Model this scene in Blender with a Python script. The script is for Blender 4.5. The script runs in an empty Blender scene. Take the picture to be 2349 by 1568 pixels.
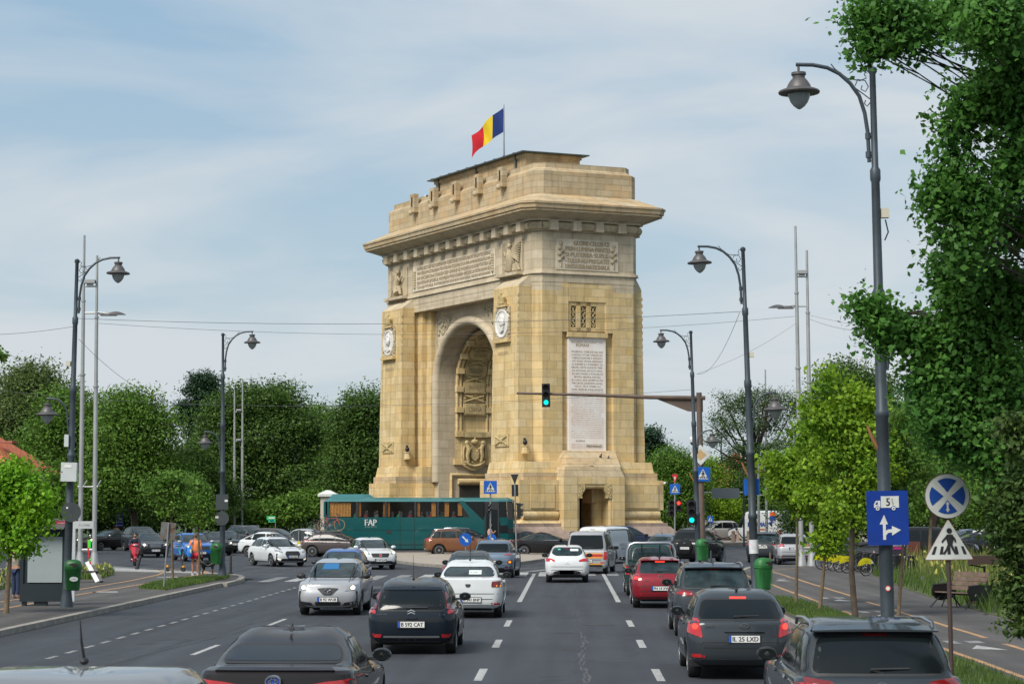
import bpy, bmesh, math, random
import numpy as np
from mathutils import Vector, Matrix, Euler
from mathutils.bvhtree import BVHTree
from mathutils.geometry import delaunay_2d_cdt
R_ = math.radians
PI = math.pi
SC = bpy.context.scene
COL = SC.collection
random.seed(7)
# ------------------------------------------------------------------ camera
F = 4900.0          # focal length in units of a 2349 px wide picture
CH = 2.85           # camera height (m): the view from a minibus seat
PITCH = math.atan(384 / F)
YAW = math.atan(128.5 / F)
cd = bpy.data.cameras.new('camera')
cam = bpy.data.objects.new('camera', cd)
COL.objects.link(cam)
cam.location = (0, 0, CH)
cam.rotation_euler = (PI / 2 + PITCH, 0, YAW)
cd.sensor_width = 36
cd.lens = 36 * F / 2349
cd.clip_start = 0.5
cd.clip_end = 6000
cd.dof.use_dof = True
cd.dof.focus_distance = 110
cd.dof.aperture_fstop = 7.5
SC.camera = cam
# ------------------------------------------------------------------ light
SC.view_settings.view_transform = 'Standard'
SC.view_settings.look = 'None'
SC.view_settings.exposure = 0.28
SC.view_settings.gamma = 1.0
SUN_EL, SUN_AZ = 47, -143      # azimuth as a compass angle from +Y, clockwise
sl = bpy.data.lights.new('sun', 'SUN')
sl.energy = 3.4
sl.angle = R_(26)
sl.color = (1.0, 0.95, 0.86)
sun = bpy.data.objects.new('sun', sl)
COL.objects.link(sun)
sv = Vector((math.sin(R_(SUN_AZ)) * math.cos(R_(SUN_EL)), math.cos(R_(SUN_AZ)) * math.cos(R_(SUN_EL)), math.sin(R_(SUN_EL))))
sun.rotation_euler = sv.to_track_quat('Z', 'Y').to_euler()
sun.location = (-30, -20, 60)
wd = bpy.data.worlds.new('World')
SC.world = wd
wd.use_nodes = True
nt = wd.node_tree
nt.nodes.clear()
def nn(t, ty, **kw):
 n = t.nodes.new(ty)
 for k, v in kw.items():
  if hasattr(n, k) and k not in ('inputs',):
   setattr(n, k, v)
 return n
wo = nn(nt, 'ShaderNodeOutputWorld')
bg = nn(nt, 'ShaderNodeBackground')
bg.inputs[1].default_value = 0.10
nt.links.new(bg.outputs[0], wo.inputs[0])
sky = nn(nt, 'ShaderNodeTexSky', sky_type='NISHITA', sun_disc=False)
sky.sun_elevation = R_(SUN_EL)
sky.sun_rotation = R_(SUN_AZ)
sky.air_density = 1.0
sky.dust_density = 2.0
tc = nn(nt, 'ShaderNodeTexCoord')
sx = nn(nt, 'ShaderNodeSeparateXYZ')
nt.links.new(tc.outputs['Generated'], sx.inputs[0])
def wmath(op, a, b=None):
 n = nn(nt, 'ShaderNodeMath', operation=op)
 for i, v in enumerate((a, b)):
  if v is None: continue
  if isinstance(v, (int, float)): n.inputs[i].default_value = v
  else: nt.links.new(v, n.inputs[i])
 return n.outputs[0]
zc = wmath('ADD', wmath('MAXIMUM', sx.outputs[2], 0.0), 0.22)
cx = nn(nt, 'ShaderNodeCombineXYZ')
nt.links.new(wmath('DIVIDE', sx.outputs[0], zc), cx.inputs[0])
nt.links.new(wmath('DIVIDE', sx.outputs[1], zc), cx.inputs[1])
mpw = nn(nt, 'ShaderNodeMapping')
nt.links.new(cx.outputs[0], mpw.inputs[0])
mpw.inputs['Location'].default_value = (3.1, 1.7, 0)
mpw.inputs['Rotation'].default_value = (0, 0, R_(24))
mpw.inputs['Scale'].default_value = (1.0, 1.5, 1)
n1 = nn(nt, 'ShaderNodeTexNoise')
n1.inputs['Scale'].default_value = 1.35
n1.inputs['Detail'].default_value = 7
n1.inputs['Roughness'].default_value = 0.52
n1.inputs['Distortion'].default_value = 0.5
nt.links.new(mpw.outputs[0], n1.inputs['Vector'])
r1 = nn(nt, 'ShaderNodeValToRGB')
r1.color_ramp.elements[0].position = 0.34; r1.color_ramp.elements[0].color = (0.0,) * 3 + (1,)
r1.color_ramp.elements[1].position = 0.60; r1.color_ramp.elements[1].color = (1,) * 4
nt.links.new(n1.outputs[0], r1.inputs[0])
# clear air: blue overhead to milky at the horizon, blended with the physical sky
gr = nn(nt, 'ShaderNodeValToRGB')
e = gr.color_ramp.elements
e[0].position = 0.0; e[0].color = (.62, .725, .79, 1)
e[1].position = 0.30; e[1].color = (.29, .505, .74, 1)
m = e.new(0.12); m.color = (.50, .65, .77, 1)
m = e.new(0.8); m.color = (.30, .46, .70, 1)
nt.links.new(sx.outputs[2], gr.inputs[0])
sc1 = nn(nt, 'ShaderNodeMix', data_type='RGBA', blend_type='MULTIPLY')
sc1.inputs[0].default_value = 1.0
nt.links.new(gr.outputs[0], sc1.inputs[6])
sc1.inputs[7].default_value = (7.7, 7.7, 7.6, 1)
mx0 = nn(nt, 'ShaderNodeMix', data_type='RGBA')
mx0.inputs[0].default_value = 0.80
nt.links.new(sky.outputs[0], mx0.inputs[6])
nt.links.new(sc1.outputs[2], mx0.inputs[7])
mx = nn(nt, 'ShaderNodeMix', data_type='RGBA')
mf = wmath('MULTIPLY', r1.outputs[0], 0.88)
nt.links.new(mf, mx.inputs[0])
nt.links.new(mx0.outputs[2], mx.inputs[6])
mx.inputs[7].default_value = (5.5, 5.9, 6.2, 1)
nt.links.new(mx.outputs[2], bg.inputs[0])
# ------------------------------------------------------------------ picture -> place
_ct, _st = math.cos(PITCH), math.sin(PITCH)
_cy, _sy = math.cos(YAW), math.sin(YAW)
def rot_yaw(x, y): return (x * _cy - y * _sy, x * _sy + y * _cy)
def U(u, d, z=0.0):
 """point at forward distance d and height z seen in picture column u"""
 dep = d * _ct + (z - CH) * _st
 X = (u - 1174.5) / F * dep
 x, y = rot_yaw(X, d)
 return Vector((x, y, z))
def gd(v): # forward distance of a ground point on picture row v
 dz = -(v - 784) / F
 ty, tz = _ct - dz * _st, _st + dz * _ct
 return -CH / tz * ty
def G(u, v, z=0.0): return U(u, gd(v), z) if z == 0 else U(u, gd(v), z)
def Z(v, d):  # height seen on row v at distance d
 dz = -(v - 784) / F
 return CH + d * (_st + dz * _ct) / (_ct - dz * _st)
# ------------------------------------------------------------------ materials
MATS = {}
def mat(name, col, rough=.6, metal=0.0, var=0.0, vscale=2.0, coat=0.0, spec=.5, bump=0.0, bscale=30.0, emit=None, estr=0.0, var2=None, coord='Object', alpha=1.0, transl=0.0, island=0.0):
 if name in MATS: return MATS[name]
 m = bpy.data.materials.new(name)
 m.use_nodes = True
 t = m.node_tree
 b = t.nodes['Principled BSDF']
 c4 = tuple(col) + (1,)
 b.inputs['Base Color'].default_value = c4
 b.inputs['Roughness'].default_value = rough
 b.inputs['Metallic'].default_value = metal
 b.inputs['Specular IOR Level'].default_value = spec
 b.inputs['Coat Weight'].default_value = coat
 b.inputs['Coat Roughness'].default_value = .04
 b.inputs['Alpha'].default_value = alpha
 if emit:
  b.inputs['Emission Color'].default_value = tuple(emit) + (1,)
  b.inputs['Emission Strength'].default_value = estr
 cout = None
 if var or var2 or bump:
  co = nn(t, 'ShaderNodeTexCoord')
  no = nn(t, 'ShaderNodeTexNoise')
  no.inputs['Scale'].default_value = vscale
  no.inputs['Detail'].default_value = 6
  no.inputs['Roughness'].default_value = .6
  t.links.new(co.outputs[coord], no.inputs['Vector'])
  mxn = nn(t, 'ShaderNodeMix', data_type='RGBA')
  rp = nn(t, 'ShaderNodeMapRange')
  rp.inputs[1].default_value = .32; rp.inputs[2].default_value = .68
  t.links.new(no.outputs[0], rp.inputs[0])
  t.links.new(rp.outputs[0], mxn.inputs[0])
  c2 = var2 if var2 else tuple(max(0, x * (1 - var)) for x in col)
  c1 = col if var2 else tuple(min(1, x * (1 + var)) for x in col)
  mxn.inputs[6].default_value = tuple(c1) + (1,)
  mxn.inputs[7].default_value = tuple(c2) + (1,)
  cout = mxn.outputs[2]
  if bump:
   nb = nn(t, 'ShaderNodeTexNoise')
   nb.inputs['Scale'].default_value = bscale
   nb.inputs['Detail'].default_value = 5
   t.links.new(co.outputs[coord], nb.inputs['Vector'])
   bp = nn(t, 'ShaderNodeBump')
   bp.inputs['Strength'].default_value = bump
   bp.inputs['Distance'].default_value = .05
   t.links.new(nb.outputs[0], bp.inputs['Height'])
   t.links.new(bp.outputs[0], b.inputs['Normal'])
 if island:
  gi = nn(t, 'ShaderNodeNewGeometry')
  hs = nn(t, 'ShaderNodeHueSaturation')
  mr = nn(t, 'ShaderNodeMapRange')
  mr.inputs[3].default_value = 1 - island; mr.inputs[4].default_value = 1 + island
  t.links.new(gi.outputs['Random Per Island'], mr.inputs[0])
  t.links.new(mr.outputs[0], hs.inputs['Value'])
  if cout: t.links.new(cout, hs.inputs['Color'])
  else: hs.inputs['Color'].default_value = c4
  cout = hs.outputs[0]
 if cout: t.links.new(cout, b.inputs['Base Color'])
 if transl:
  tr = nn(t, 'ShaderNodeBsdfTranslucent')
  if cout: t.links.new(cout, tr.inputs[0])
  else: tr.inputs[0].default_value = c4
  ms = nn(t, 'ShaderNodeMixShader')
  ms.inputs[0].default_value = transl
  t.links.new(b.outputs[0], ms.inputs[1]); t.links.new(tr.outputs[0], ms.inputs[2])
  t.links.new(ms.outputs[0], t.nodes['Material Output'].inputs[0])
 MATS[name] = m
 return m
# ------------------------------------------------------------------ mesh builder
class MB:
 """collects shapes, builds ONE mesh object"""
 def __init__(s, M=None):
  s.v = []; s.f = []; s.m = []; s.mats = []; s.M = M; s.sm = []
  s.uvs = None
 def mi(s, m):
  if m not in s.mats: s.mats.append(m)
  return s.mats.index(m)
 def add(s, vs, fs, m=None, smooth=False, M=None):
  o = len(s.v)
  for p in vs:
   p = Vector(p)
   if M is not None: p = M @ p
   if s.M is not None: p = s.M @ p
   s.v.append(p)
  i = s.mi(m)
  for f in fs:
   s.f.append([o + k for k in f]); s.m.append(i); s.sm.append(smooth)
 def box(s, c, d, m=None, M=None, tx=1.0, ty=1.0):
  x, y, z = c; a, b, h = d[0] / 2, d[1] / 2, d[2] / 2
  vs = [(x - a, y - b, z - h), (x + a, y - b, z - h), (x + a, y + b, z - h), (x - a, y + b, z - h),
    (x - a * tx, y - b * ty, z + h), (x + a * tx, y - b * ty, z + h), (x + a * tx, y + b * ty, z + h), (x - a * tx, y + b * ty, z + h)]
  s.add(vs, [(0, 3, 2, 1), (4, 5, 6, 7), (0, 1, 5, 4), (1, 2, 6, 5), (2, 3, 7, 6), (3, 0, 4, 7)], m, False, M)
 def bb(s, x0, x1, y0, y1, z0, z1, m=None, M=None):
  s.box(((x0 + x1) / 2, (y0 + y1) / 2, (z0 + z1) / 2), (x1 - x0, y1 - y0, z1 - z0), m, M)
 def prism(s, pl, z0, z1, m=None, M=None, top=None, smooth=False):
  n = len(pl); tp = top or pl
  vs = [(p[0], p[1], z0) for p in pl] + [(p[0], p[1], z1) for p in tp]
  fs = [tuple(range(n))[::-1], tuple(range(n, 2 * n))]
  s.add(vs, fs, m, False, M)
  o = len(s.v) - 2 * n
  i = s.mi(m)
  for k in range(n):
   s.f.append([o + k, o + (k + 1) % n, o + n + (k + 1) % n, o + n + k]); s.m.append(i); s.sm.append(smooth)
 def lathe(s, prof, seg=16, m=None, M=None, smooth=True, cap=True):
  vs = []; fs = []
  for r, z in prof:
   for k in range(seg):
    a = 2 * PI * k / seg
    vs.append((r * math.cos(a), r * math.sin(a), z))
  for j in range(len(prof) - 1):
   for k in range(seg):
    k2 = (k + 1) % seg
    fs.append((j * seg + k, j * seg + k2, (j + 1) * seg + k2, (j + 1) * seg + k))
  if cap:
   fs.append(tuple(range(seg))[::-1]); fs.append(tuple((len(prof) - 1) * seg + k for k in range(seg)))
  s.add(vs, fs, m, smooth, M)
 def tube(s, pts, r, seg=8, m=None, M=None, cap=True):
  pts = [Vector(p) for p in pts]
  rs = r if isinstance(r, (list, tuple)) else [r] * len(pts)
  vs = []; fs = []; up = None
  for i, p in enumerate(pts):
   d = (pts[min(i + 1, len(pts) - 1)] - pts[max(i - 1, 0)])
   if d.length < 1e-9: d = Vector((0, 0, 1))
   d.normalize()
   if up is None:
    up = Vector((0, 0, 1)) if abs(d.z) < .9 else Vector((1, 0, 0))
   a = d.cross(up)
   if a.length < 1e-6: a = d.cross(Vector((0, 1, 0)))
   a.normalize(); b = a.cross(d).normalized(); up = b
   for k in range(seg):
    t = 2 * PI * k / seg
    vs.append(p + (a * math.cos(t) + b * math.sin(t)) * rs[i])
  for i in range(len(pts) - 1):
   for k in range(seg):
    k2 = (k + 1) % seg
    fs.append((i * seg + k, i * seg + k2, (i + 1) * seg + k2, (i + 1) * seg + k))
  if cap:
   fs.append(tuple(range(seg))[::-1]); fs.append(tuple((len(pts) - 1) * seg + k for k in range(seg)))
  s.add(vs, fs, m, True, M)
 def ell(s, c, r, m=None, M=None, u=12, v=8):
  vs = []; fs = []
  for j in range(v + 1):
   b = PI * j / v
   for k in range(u):
    a = 2 * PI * k / u
    vs.append((c[0] + r[0] * math.sin(b) * math.cos(a), c[1] + r[1] * math.sin(b) * math.sin(a), c[2] - r[2] * math.cos(b)))
  for j in range(v):
   for k in range(u):
    k2 = (k + 1) % u
    fs.append((j * u + k, j * u + k2, (j + 1) * u + k2, (j + 1) * u + k))
  s.add(vs, fs, m, True, M)
 def build(s, name, parent=None, m=None, angle=40, clean=False):
  me = bpy.data.meshes.new(name)
  me.from_pydata([tuple(v) for v in s.v], [], s.f)
  for q in s.mats:
   me.materials.append(q or m)
  me.polygons.foreach_set('material_index', s.m)
  me.polygons.foreach_set('use_smooth', s.sm)
  if clean:
   bm = bmesh.new(); bm.from_mesh(me)
   bmesh.ops.remove_doubles(bm, verts=bm.verts, dist=1e-4)
   bmesh.ops.dissolve_degenerate(bm, edges=bm.edges, dist=1e-5)
   bm.to_mesh(me); bm.free()
  if angle and any(s.sm):
   me.set_sharp_from_angle(angle=R_(angle))
  me.update()
  o = bpy.data.objects.new(name, me)
  COL.objects.link(o)
  if parent: o.parent = parent
  return o
def tag(o, label=None, cat=None, group=None, kind=None):
 if label: o['label'] = label
 if cat: o['category'] = cat
 if group: o['group'] = group
 if kind: o['kind'] = kind
 return o
def empty(name, loc, rz=0, label=None, cat=None, group=None, scale=None):
 o = bpy.data.objects.new(name, None)
 COL.objects.link(o)
 o.location = loc; o.rotation_euler = (0, 0, rz)
 o.empty_display_size = .2
 if scale: o.scale = (scale,) * 3 if isinstance(scale, (int, float)) else scale
 return tag(o, label, cat, group)
def copy_tree(o, parent=None, loc=None, rz=None, label=None, scale=None):
 c = o.copy(); COL.objects.link(c)
 if parent is not None: c.parent = parent
 if loc is not None: c.location = loc
 if rz is not None: c.rotation_euler = (0, 0, rz)
 if label: c['label'] = label
 if scale: c.scale = (scale,) * 3 if isinstance(scale, (int, float)) else scale
 for ch in [x for x in o.children]: copy_tree(ch, c)
 return c
def facing(loc, rz=0.0):  # matrix whose local XZ plane faces -Y, turned by rz about Z
 return Matrix.Translation(loc) @ Matrix.Rotation(rz, 4, 'Z')
_tc = {}
def text_verts(s, spacing=1.0):
 k = (s, spacing)
 if k in _tc: return _tc[k]
 cu = bpy.data.curves.new('t', 'FONT')
 cu.body = s; cu.size = 1.0; cu.space_character = spacing; cu.resolution_u = 2
 ob = bpy.data.objects.new('t', cu); COL.objects.link(ob)
 dg = bpy.context.evaluated_depsgraph_get()
 me = bpy.data.meshes.new_from_object(ob.evaluated_get(dg))
 vs = [v.co.copy() for v in me.vertices]; fs = [tuple(p.vertices) for p in me.polygons]
 bpy.data.objects.remove(ob); bpy.data.curves.remove(cu); bpy.data.meshes.remove(me)
 _tc[k] = (vs, fs)
 return vs, fs
def add_text(mb, s, w, h, M, m, off=0.004, bold=0.0, align='c'):
 """letters fitted in a box w x h, lying in local XZ facing -Y, centre at the origin of M"""
 vs, fs = text_verts(s)
 if not vs: return
 x0 = min(v.x for v in vs); x1 = max(v.x for v in vs); y0 = min(v.y for v in vs); y1 = max(v.y for v in vs)
 kx = w / max(x1 - x0, 1e-6); ky = h / max(y1 - y0, 1e-6)
 out = [((v.x - (x0 + x1) / 2) * kx, -off, (v.y - (y0 + y1) / 2) * ky) for v in vs]
 for dx in ((0,) if not bold else (-bold, 0, bold)):
  mb.add([(a + dx, b - abs(dx) * .01, c) for a, b, c in out], fs, m, False, M)
def rnd(poly, r, k=4):
 out = []; n = len(poly)
 for i in range(n):
  p = Vector(poly[i]).to_2d(); a = Vector(poly[i - 1]).to_2d(); b = Vector(poly[(i + 1) % n]).to_2d()
  rr = r[i] if isinstance(r, (list, tuple)) else r
  da = (a - p); db = (b - p)
  if rr <= 0 or da.length < 1e-6 or db.length < 1e-6: out.append(p); continue
  q = min(rr, da.length * .45, db.length * .45)
  A = p + da.normalized() * q; B = p + db.normalized() * q
  for j in range(k + 1):
   t = j / k
   out.append(A * (1 - t) ** 2 + p * 2 * t * (1 - t) + B * t * t)
 return out
def flat(mb, poly, M, m, off=0.0, thick=None):
 """2D polygon (x,z) in local XZ facing -Y; with thickness behind it"""
 n = len(poly)
 if thick is None: mb.add([(p[0], -off, p[1]) for p in poly], [tuple(range(n))], m, False, M)
 else:
  vs = [(p[0], -off, p[1]) for p in poly] + [(p[0], -off + thick, p[1]) for p in poly]
  fs = [tuple(range(n)), tuple(range(n, 2 * n))[::-1]] + [(k, k + n, (k + 1) % n + n, (k + 1) % n) for k in range(n)]
  mb.add(vs, fs, m, False, M)
def circ(r, n=28, c=(0, 0), a0=0, a1=2 * PI, rz=None):
 rz = rz or r
 full = abs(a1 - a0 - 2 * PI) < 1e-6
 k = n if full else n + 1
 return [(c[0] + r * math.cos(a0 + (a1 - a0) * i / n), c[1] + rz * math.sin(a0 + (a1 - a0) * i / n)) for i in range(k)]
def sheet(name, pts, z, m, kind='structure', th=None):
 """flat ground piece from world XY points; with thickness th it is a raised slab"""
 mb = MB()
 if th is None: mb.add([(p[0], p[1], z) for p in pts], [tuple(range(len(pts)))], m)
 else: mb.prism([(p[0], p[1]) for p in pts], z - th, z, m)
 o = mb.build(name)
 bm = bmesh.new(); bm.from_mesh(o.data); bmesh.ops.recalc_face_normals(bm, faces=bm.faces)
 if th is None and bm.faces[:] and bm.faces[0].normal.z < 0: bmesh.ops.reverse_faces(bm, faces=bm.faces)
 bm.to_mesh(o.data); bm.free()
 return tag(o, kind=kind)
# ================================================================== SETTING: ground, roads, markings
M_asph = mat('asphalt', (.044, .048, .057), .72, var2=(.034, .038, .046), vscale=.35, bump=.35, bscale=60, spec=.4)
def asphalt_detail(m, cr=.2):
 t = m.node_tree; b = t.nodes['Principled BSDF']
 l = b.inputs['Base Color'].links[0].from_socket
 co = nn(t, 'ShaderNodeTexCoord')
 mp = nn(t, 'ShaderNodeMapping'); mp.inputs['Scale'].default_value = (1.6, .05, 1)
 t.links.new(co.outputs['Object'], mp.inputs[0])
 no = nn(t, 'ShaderNodeTexNoise'); no.inputs['Scale'].default_value = 1.0; no.inputs['Detail'].default_value = 4
 t.links.new(mp.outputs[0], no.inputs['Vector'])
 n3 = nn(t, 'ShaderNodeTexNoise'); n3.inputs['Scale'].default_value = 28; n3.inputs['Detail'].default_value = 3
 t.links.new(co.outputs['Object'], n3.inputs['Vector'])
 vo = nn(t, 'ShaderNodeTexVoronoi', feature='DISTANCE_TO_EDGE'); vo.inputs['Scale'].default_value = .16
 n4 = nn(t, 'ShaderNodeTexNoise'); n4.inputs['Scale'].default_value = .9; n4.inputs['Detail'].default_value = 6
 t.links.new(co.outputs['Object'], n4.inputs['Vector'])
 va = nn(t, 'ShaderNodeVectorMath', operation='MULTIPLY_ADD'); va.inputs[1].default_value = (2.5, 2.5, 0)
 t.links.new(n4.outputs[1], va.inputs[0]); t.links.new(co.outputs['Object'], va.inputs[2])
 t.links.new(va.outputs[0], vo.inputs['Vector'])
 mk = nn(t, 'ShaderNodeMapRange'); mk.inputs[1].default_value = 0; mk.inputs[2].default_value = .012; mk.inputs[3].default_value = .72; mk.inputs[4].default_value = 1
 t.links.new(vo.outputs[0], mk.inputs[0])
 def mul(a, fac, lo, hi):
  mr = nn(t, 'ShaderNodeMapRange'); mr.inputs[1].default_value = .3; mr.inputs[2].default_value = .7
  mr.inputs[3].default_value = lo; mr.inputs[4].default_value = hi
  t.links.new(fac, mr.inputs[0])
  vm = nn(t, 'ShaderNodeVectorMath', operation='SCALE')
  t.links.new(a, vm.inputs[0]); t.links.new(mr.outputs[0], vm.inputs['Scale'])
  return vm.outputs[0]
 a = mul(l, no.outputs[0], .74, 1.30)
 a = mul(a, n3.outputs[0], .8, 1.2)
 vm = nn(t, 'ShaderNodeVectorMath', operation='SCALE')
 t.links.new(a, vm.inputs[0]); t.links.new(mk.outputs[0], vm.inputs['Scale'])
 t.links.new(vm.outputs[0], b.inputs['Base Color'])
asphalt_detail(M_asph)
M_asph2 = mat('pavement_asphalt', (.085, .078, .074), .9, var2=(.062, .058, .056), vscale=.6, bump=.3, bscale=50)
asphalt_detail(M_asph2)
M_grassb = mat('soil_and_turf', (.055, .085, .022), .95, var2=(.09, .085, .04), vscale=1.2)
M_lawn = mat('lawn', (.045, .085, .02), .95, var2=(.03, .055, .015), vscale=.5)
M_kerb = mat('kerb_stone', (.26, .24, .21), .85, var=.25, vscale=3, bump=.3, bscale=12)
M_white = mat('road_paint', (.48, .48, .46), .7, var2=(.22, .22, .22), vscale=6)
M_worn = mat('worn_paint', (.28, .28, .27), .75, var2=(.13, .135, .14), vscale=4)
M_orange = mat('orange_paint', (.50, .27, .11), .8, var2=(.26, .17, .10), vscale=3)
M_tile = mat('pale_paving', (.34, .29, .24), .85, var=.2, vscale=2)
M_crack = mat('crack_filler', (.028, .029, .032), .8, var=.5, vscale=8)
M_crack2 = mat('crumbled_edge', (.072, .075, .083), .9, var=.4, vscale=9)
sheet('ground', [(-2500, -300), (2500, -300), (2500, 3500), (-2500, 3500)], -.03, M_lawn)
sheet('road', [(-12.9, -8), (5.45, -8), (5.45, 90), (140, 96), (140, 235), (14, 235), (14, 215), (-40, 185), (-140, 185), (-140, 88), (-12.9, 88)], 0, M_asph)
def strip(mb, pts, w, z, m):
 pts = [Vector((p[0], p[1])) for p in pts]
 vs = []
 for i, p in enumerate(pts):
  d = pts[min(i + 1, len(pts) - 1)] - pts[max(i - 1, 0)]
  n = Vector((-d.y, d.x)).normalized()
  ww = w[i] if isinstance(w, list) else w
  vs += [(*(p + n * ww / 2), z), (*(p - n * ww / 2), z)]
 mb.add(vs, [(2 * i, 2 * i + 1, 2 * i + 3, 2 * i + 2) for i in range(len(pts) - 1)], m)
def quadg(mb, a, z, m): mb.add([(p[0], p[1], z) for p in a], [(0, 1, 2, 3)], m)
# left pavement, its kerb
lk = [(-12.8, 20), (-12.8, 60), (-12.85, 80)] + [tuple(G(u, v).xy) for u, v in ((520, 1345), (552, 1337), (561, 1331), (556, 1326), (535, 1323), (500, 1321.5), (430, 1320), (220, 1314.5), (0, 1309))]
lp = lk + [(-60, 96), (-60, 20)]
sheet('left_pavement', lp, .13, M_asph2, th=.15)
def kerb(name, pts):
 mb = MB(); n = len(pts)
 P = [Vector(p) for p in pts]
 L, Rr = [], []
 for i, p in enumerate(P):
  d = P[min(i + 1, n - 1)] - P[max(i - 1, 0)]
  nv = Vector((-d.y, d.x)).normalized()
  L.append(p + nv * .20); Rr.append(p - nv * .02)
 for i in range(n - 1):
  sub = max(1, int((P[i + 1] - P[i]).length / 1.0))
  for k in range(sub):
   a, b = k / sub, (k + 1) / sub - .012 / max(.3, (P[i + 1] - P[i]).length)
   q = [L[i].lerp(L[i + 1], a), L[i].lerp(L[i + 1], b), Rr[i].lerp(Rr[i + 1], b), Rr[i].lerp(Rr[i + 1], a)]
   h = .138 + random.uniform(-.004, .004)
   mb.prism([tuple(x) for x in q], -.02, h, M_kerb)
 o = mb.build(name)
 bm = bmesh.new(); bm.from_mesh(o.data); bmesh.ops.recalc_face_normals(bm, faces=bm.faces); bm.to_mesh(o.data); bm.free()
 tag(o, kind='structure')
kerb('left_kerb', lk)
# right pavement
rk = [tuple(G(u, v).xy) for u, v in ((2600, 1296), (2000, 1297), (1870, 1299.5), (1735, 1303), (1712, 1307), (1700, 1313))] + [(6.0, 89), (5.55, 84), (5.4, 70), (5.4, 10)]
sheet('right_pavement', rk + [(70, 10), (70, 106)], .13, M_asph2, th=.15)
kerb('right_kerb', rk)
# grass verges (slightly raised turf) and the meadow
sheet('right_verge', [(5.75, 14), (7.15, 14), (7.15, 60), (6.8, 66.5), (6.1, 67), (5.75, 60)], .15, M_grassb, th=.02)
meadow = [tuple(G(u, v).xy) for u, v in ((1996, 1322), (2030, 1338), (2080, 1360), (2130, 1377), (2180, 1392), (2260, 1416), (2349, 1442), (2500, 1500))]
sheet('meadow_bed', meadow + [(60, 45), (60, 100), tuple(G(1990, 1301).xy)], .15, M_grassb, th=.02)
lv = [tuple(G(u, v).xy) for u, v in ((318, 1358), (350, 1346), (420, 1335.5), (480, 1331.5), (527, 1328), (524, 1333.5), (440, 1350), (380, 1362))]
sheet('left_verge', lv, .15, M_grassb, th=.02)
lf = [tuple(G(u, v).xy) for u, v in ((-40, 1372), (40, 1350), (150, 1337), (225, 1336), (262, 1324), (240, 1317), (120, 1322), (-60, 1335))]
sheet('flower_bed_soil', lf, .15, M_grassb, th=.02)
# central island
isl = [tuple(G(u, v).xy) for u, v in ((830, 1277), (905, 1290), (960, 1297), (1012, 1301), (1100, 1301), (1200, 1293), (1262, 1284), (1258, 1273), (1150, 1269), (905, 1271))]
sheet('traffic_island', isl, .13, M_tile, th=.15)
kerb('island_kerb', isl + [isl[0]])
is2 = [tuple(G(u, v).xy) for u, v in ((1640, 1252.5), (1732, 1250), (1800, 1245), (1800, 1240), (1700, 1240), (1630, 1245))]
sheet('right_island', is2, .25, M_tile, th=.28)
# park lawn and the dark strip of soil under the far trees
sheet('park_lawn', [(-180, 188), (-46, 190), (-20, 205), (-4, 300), (-4, 900), (-400, 900), (-400, 188)], .03, M_lawn)
sheet('far_lawn', [(10, 238), (500, 238), (500, 900), (-3, 900)], .03, M_lawn)
# ---- painted markings
mk = MB()
zz = .004
def jit(): return random.uniform(-.02, .02)
for xl in (-1.52, 1.55):
 for y0, y1 in ((66.5, 95.5), (52.6, 55.6), (44.6, 47.3), (36.0, 38.7), (27.6, 30.3), (19.3, 22)):
  n = max(1, int((y1 - y0) / 3))
  for i in range(n):
   a = y0 + (y1 - y0) * i / n; b = y0 + (y1 - y0) * (i + 1) / n
   quadg(mk, [(xl - .075 + jit() * .4, a), (xl + .075 + jit() * .4, a), (xl + .075, b), (xl - .075, b)], zz, M_white)
y = 41.0
for i in range(26):
 quadg(mk, [(-10.05, y), (-9.93, y), (-9.93, y + .85), (-10.05, y + .85)], zz, M_worn); y += 1.6
for y in (20.5, 31, 42.2, 53, 64): quadg(mk, [(-7.46, y), (-7.34, y), (-7.34, y + 3.1), (-7.46, y + 3.1)], zz, M_white)
for y in range(24, 92, 9): quadg(mk, [(-4.64, y), (-4.52, y), (-4.52, y + 3), (-4.64, y + 3)], zz, M_worn)
strip(mk, [(-1.5, 96.6), (4.8, 95.7)], .30, zz, M_worn)
x = -12.3
while x < 5:
 y0 = 84.5 + (x + 12.3) * .62 if x < -4 else 91.5 + (x + 4) * .25
 quadg(mk, [(x, y0), (x + .5, y0), (x + .5, y0 + 6.0), (x, y0 + 6.0)], zz, M_white if random.random() < .6 else M_worn); x += 1.0
# second crossing on the left: a flush paved table with close white bars
sheet('raised_crossing', [tuple(G(u, v).xy) for u, v in ((-40, 1287), (170, 1296), (376, 1310.5), (525, 1321.5), (500, 1322), (430, 1320.5), (220, 1315), (0, 1309.5), (-40, 1309))], .128, M_asph, th=.12)
for i in range(11):
 t = i / 10
 a = G(20, 1291.5 + t * 17); b = G(372 + t * 140, 1311.5 + t * 10)
 strip(mk, [a.xy, b.xy], [.50, .30], .133, M_white)
def gl(pts, w, m=M_worn): strip(mk, [G(u, v).xy for u, v in pts], w, zz, m)
gl([(330, 1282), (430, 1286), (545, 1290)], .15); gl([(560, 1300), (700, 1304), (870, 1308)], .15)
gl([(600, 1290), (760, 1296)], .12); gl([(540, 1317), (690, 1316), (850, 1311)], .15)
gl([(1212, 1310), (1262, 1305)], .5); gl([(1190, 1304), (1262, 1300)], .15); gl([(380, 1272), (520, 1276)], .12)
gl([(1640, 1290), (1690, 1288)], .13); gl([(1650, 1268), (1720, 1266)], .13)
tag(mk.build('road_markings'), kind='structure')
ck = MB()
pts = []; y = 20.0; x = .35
while y < 90:
 pts.append((x, y)); y += random.uniform(.25, .7); x += random.uniform(-.03, .03) + (.28 - x) * .1
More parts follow.
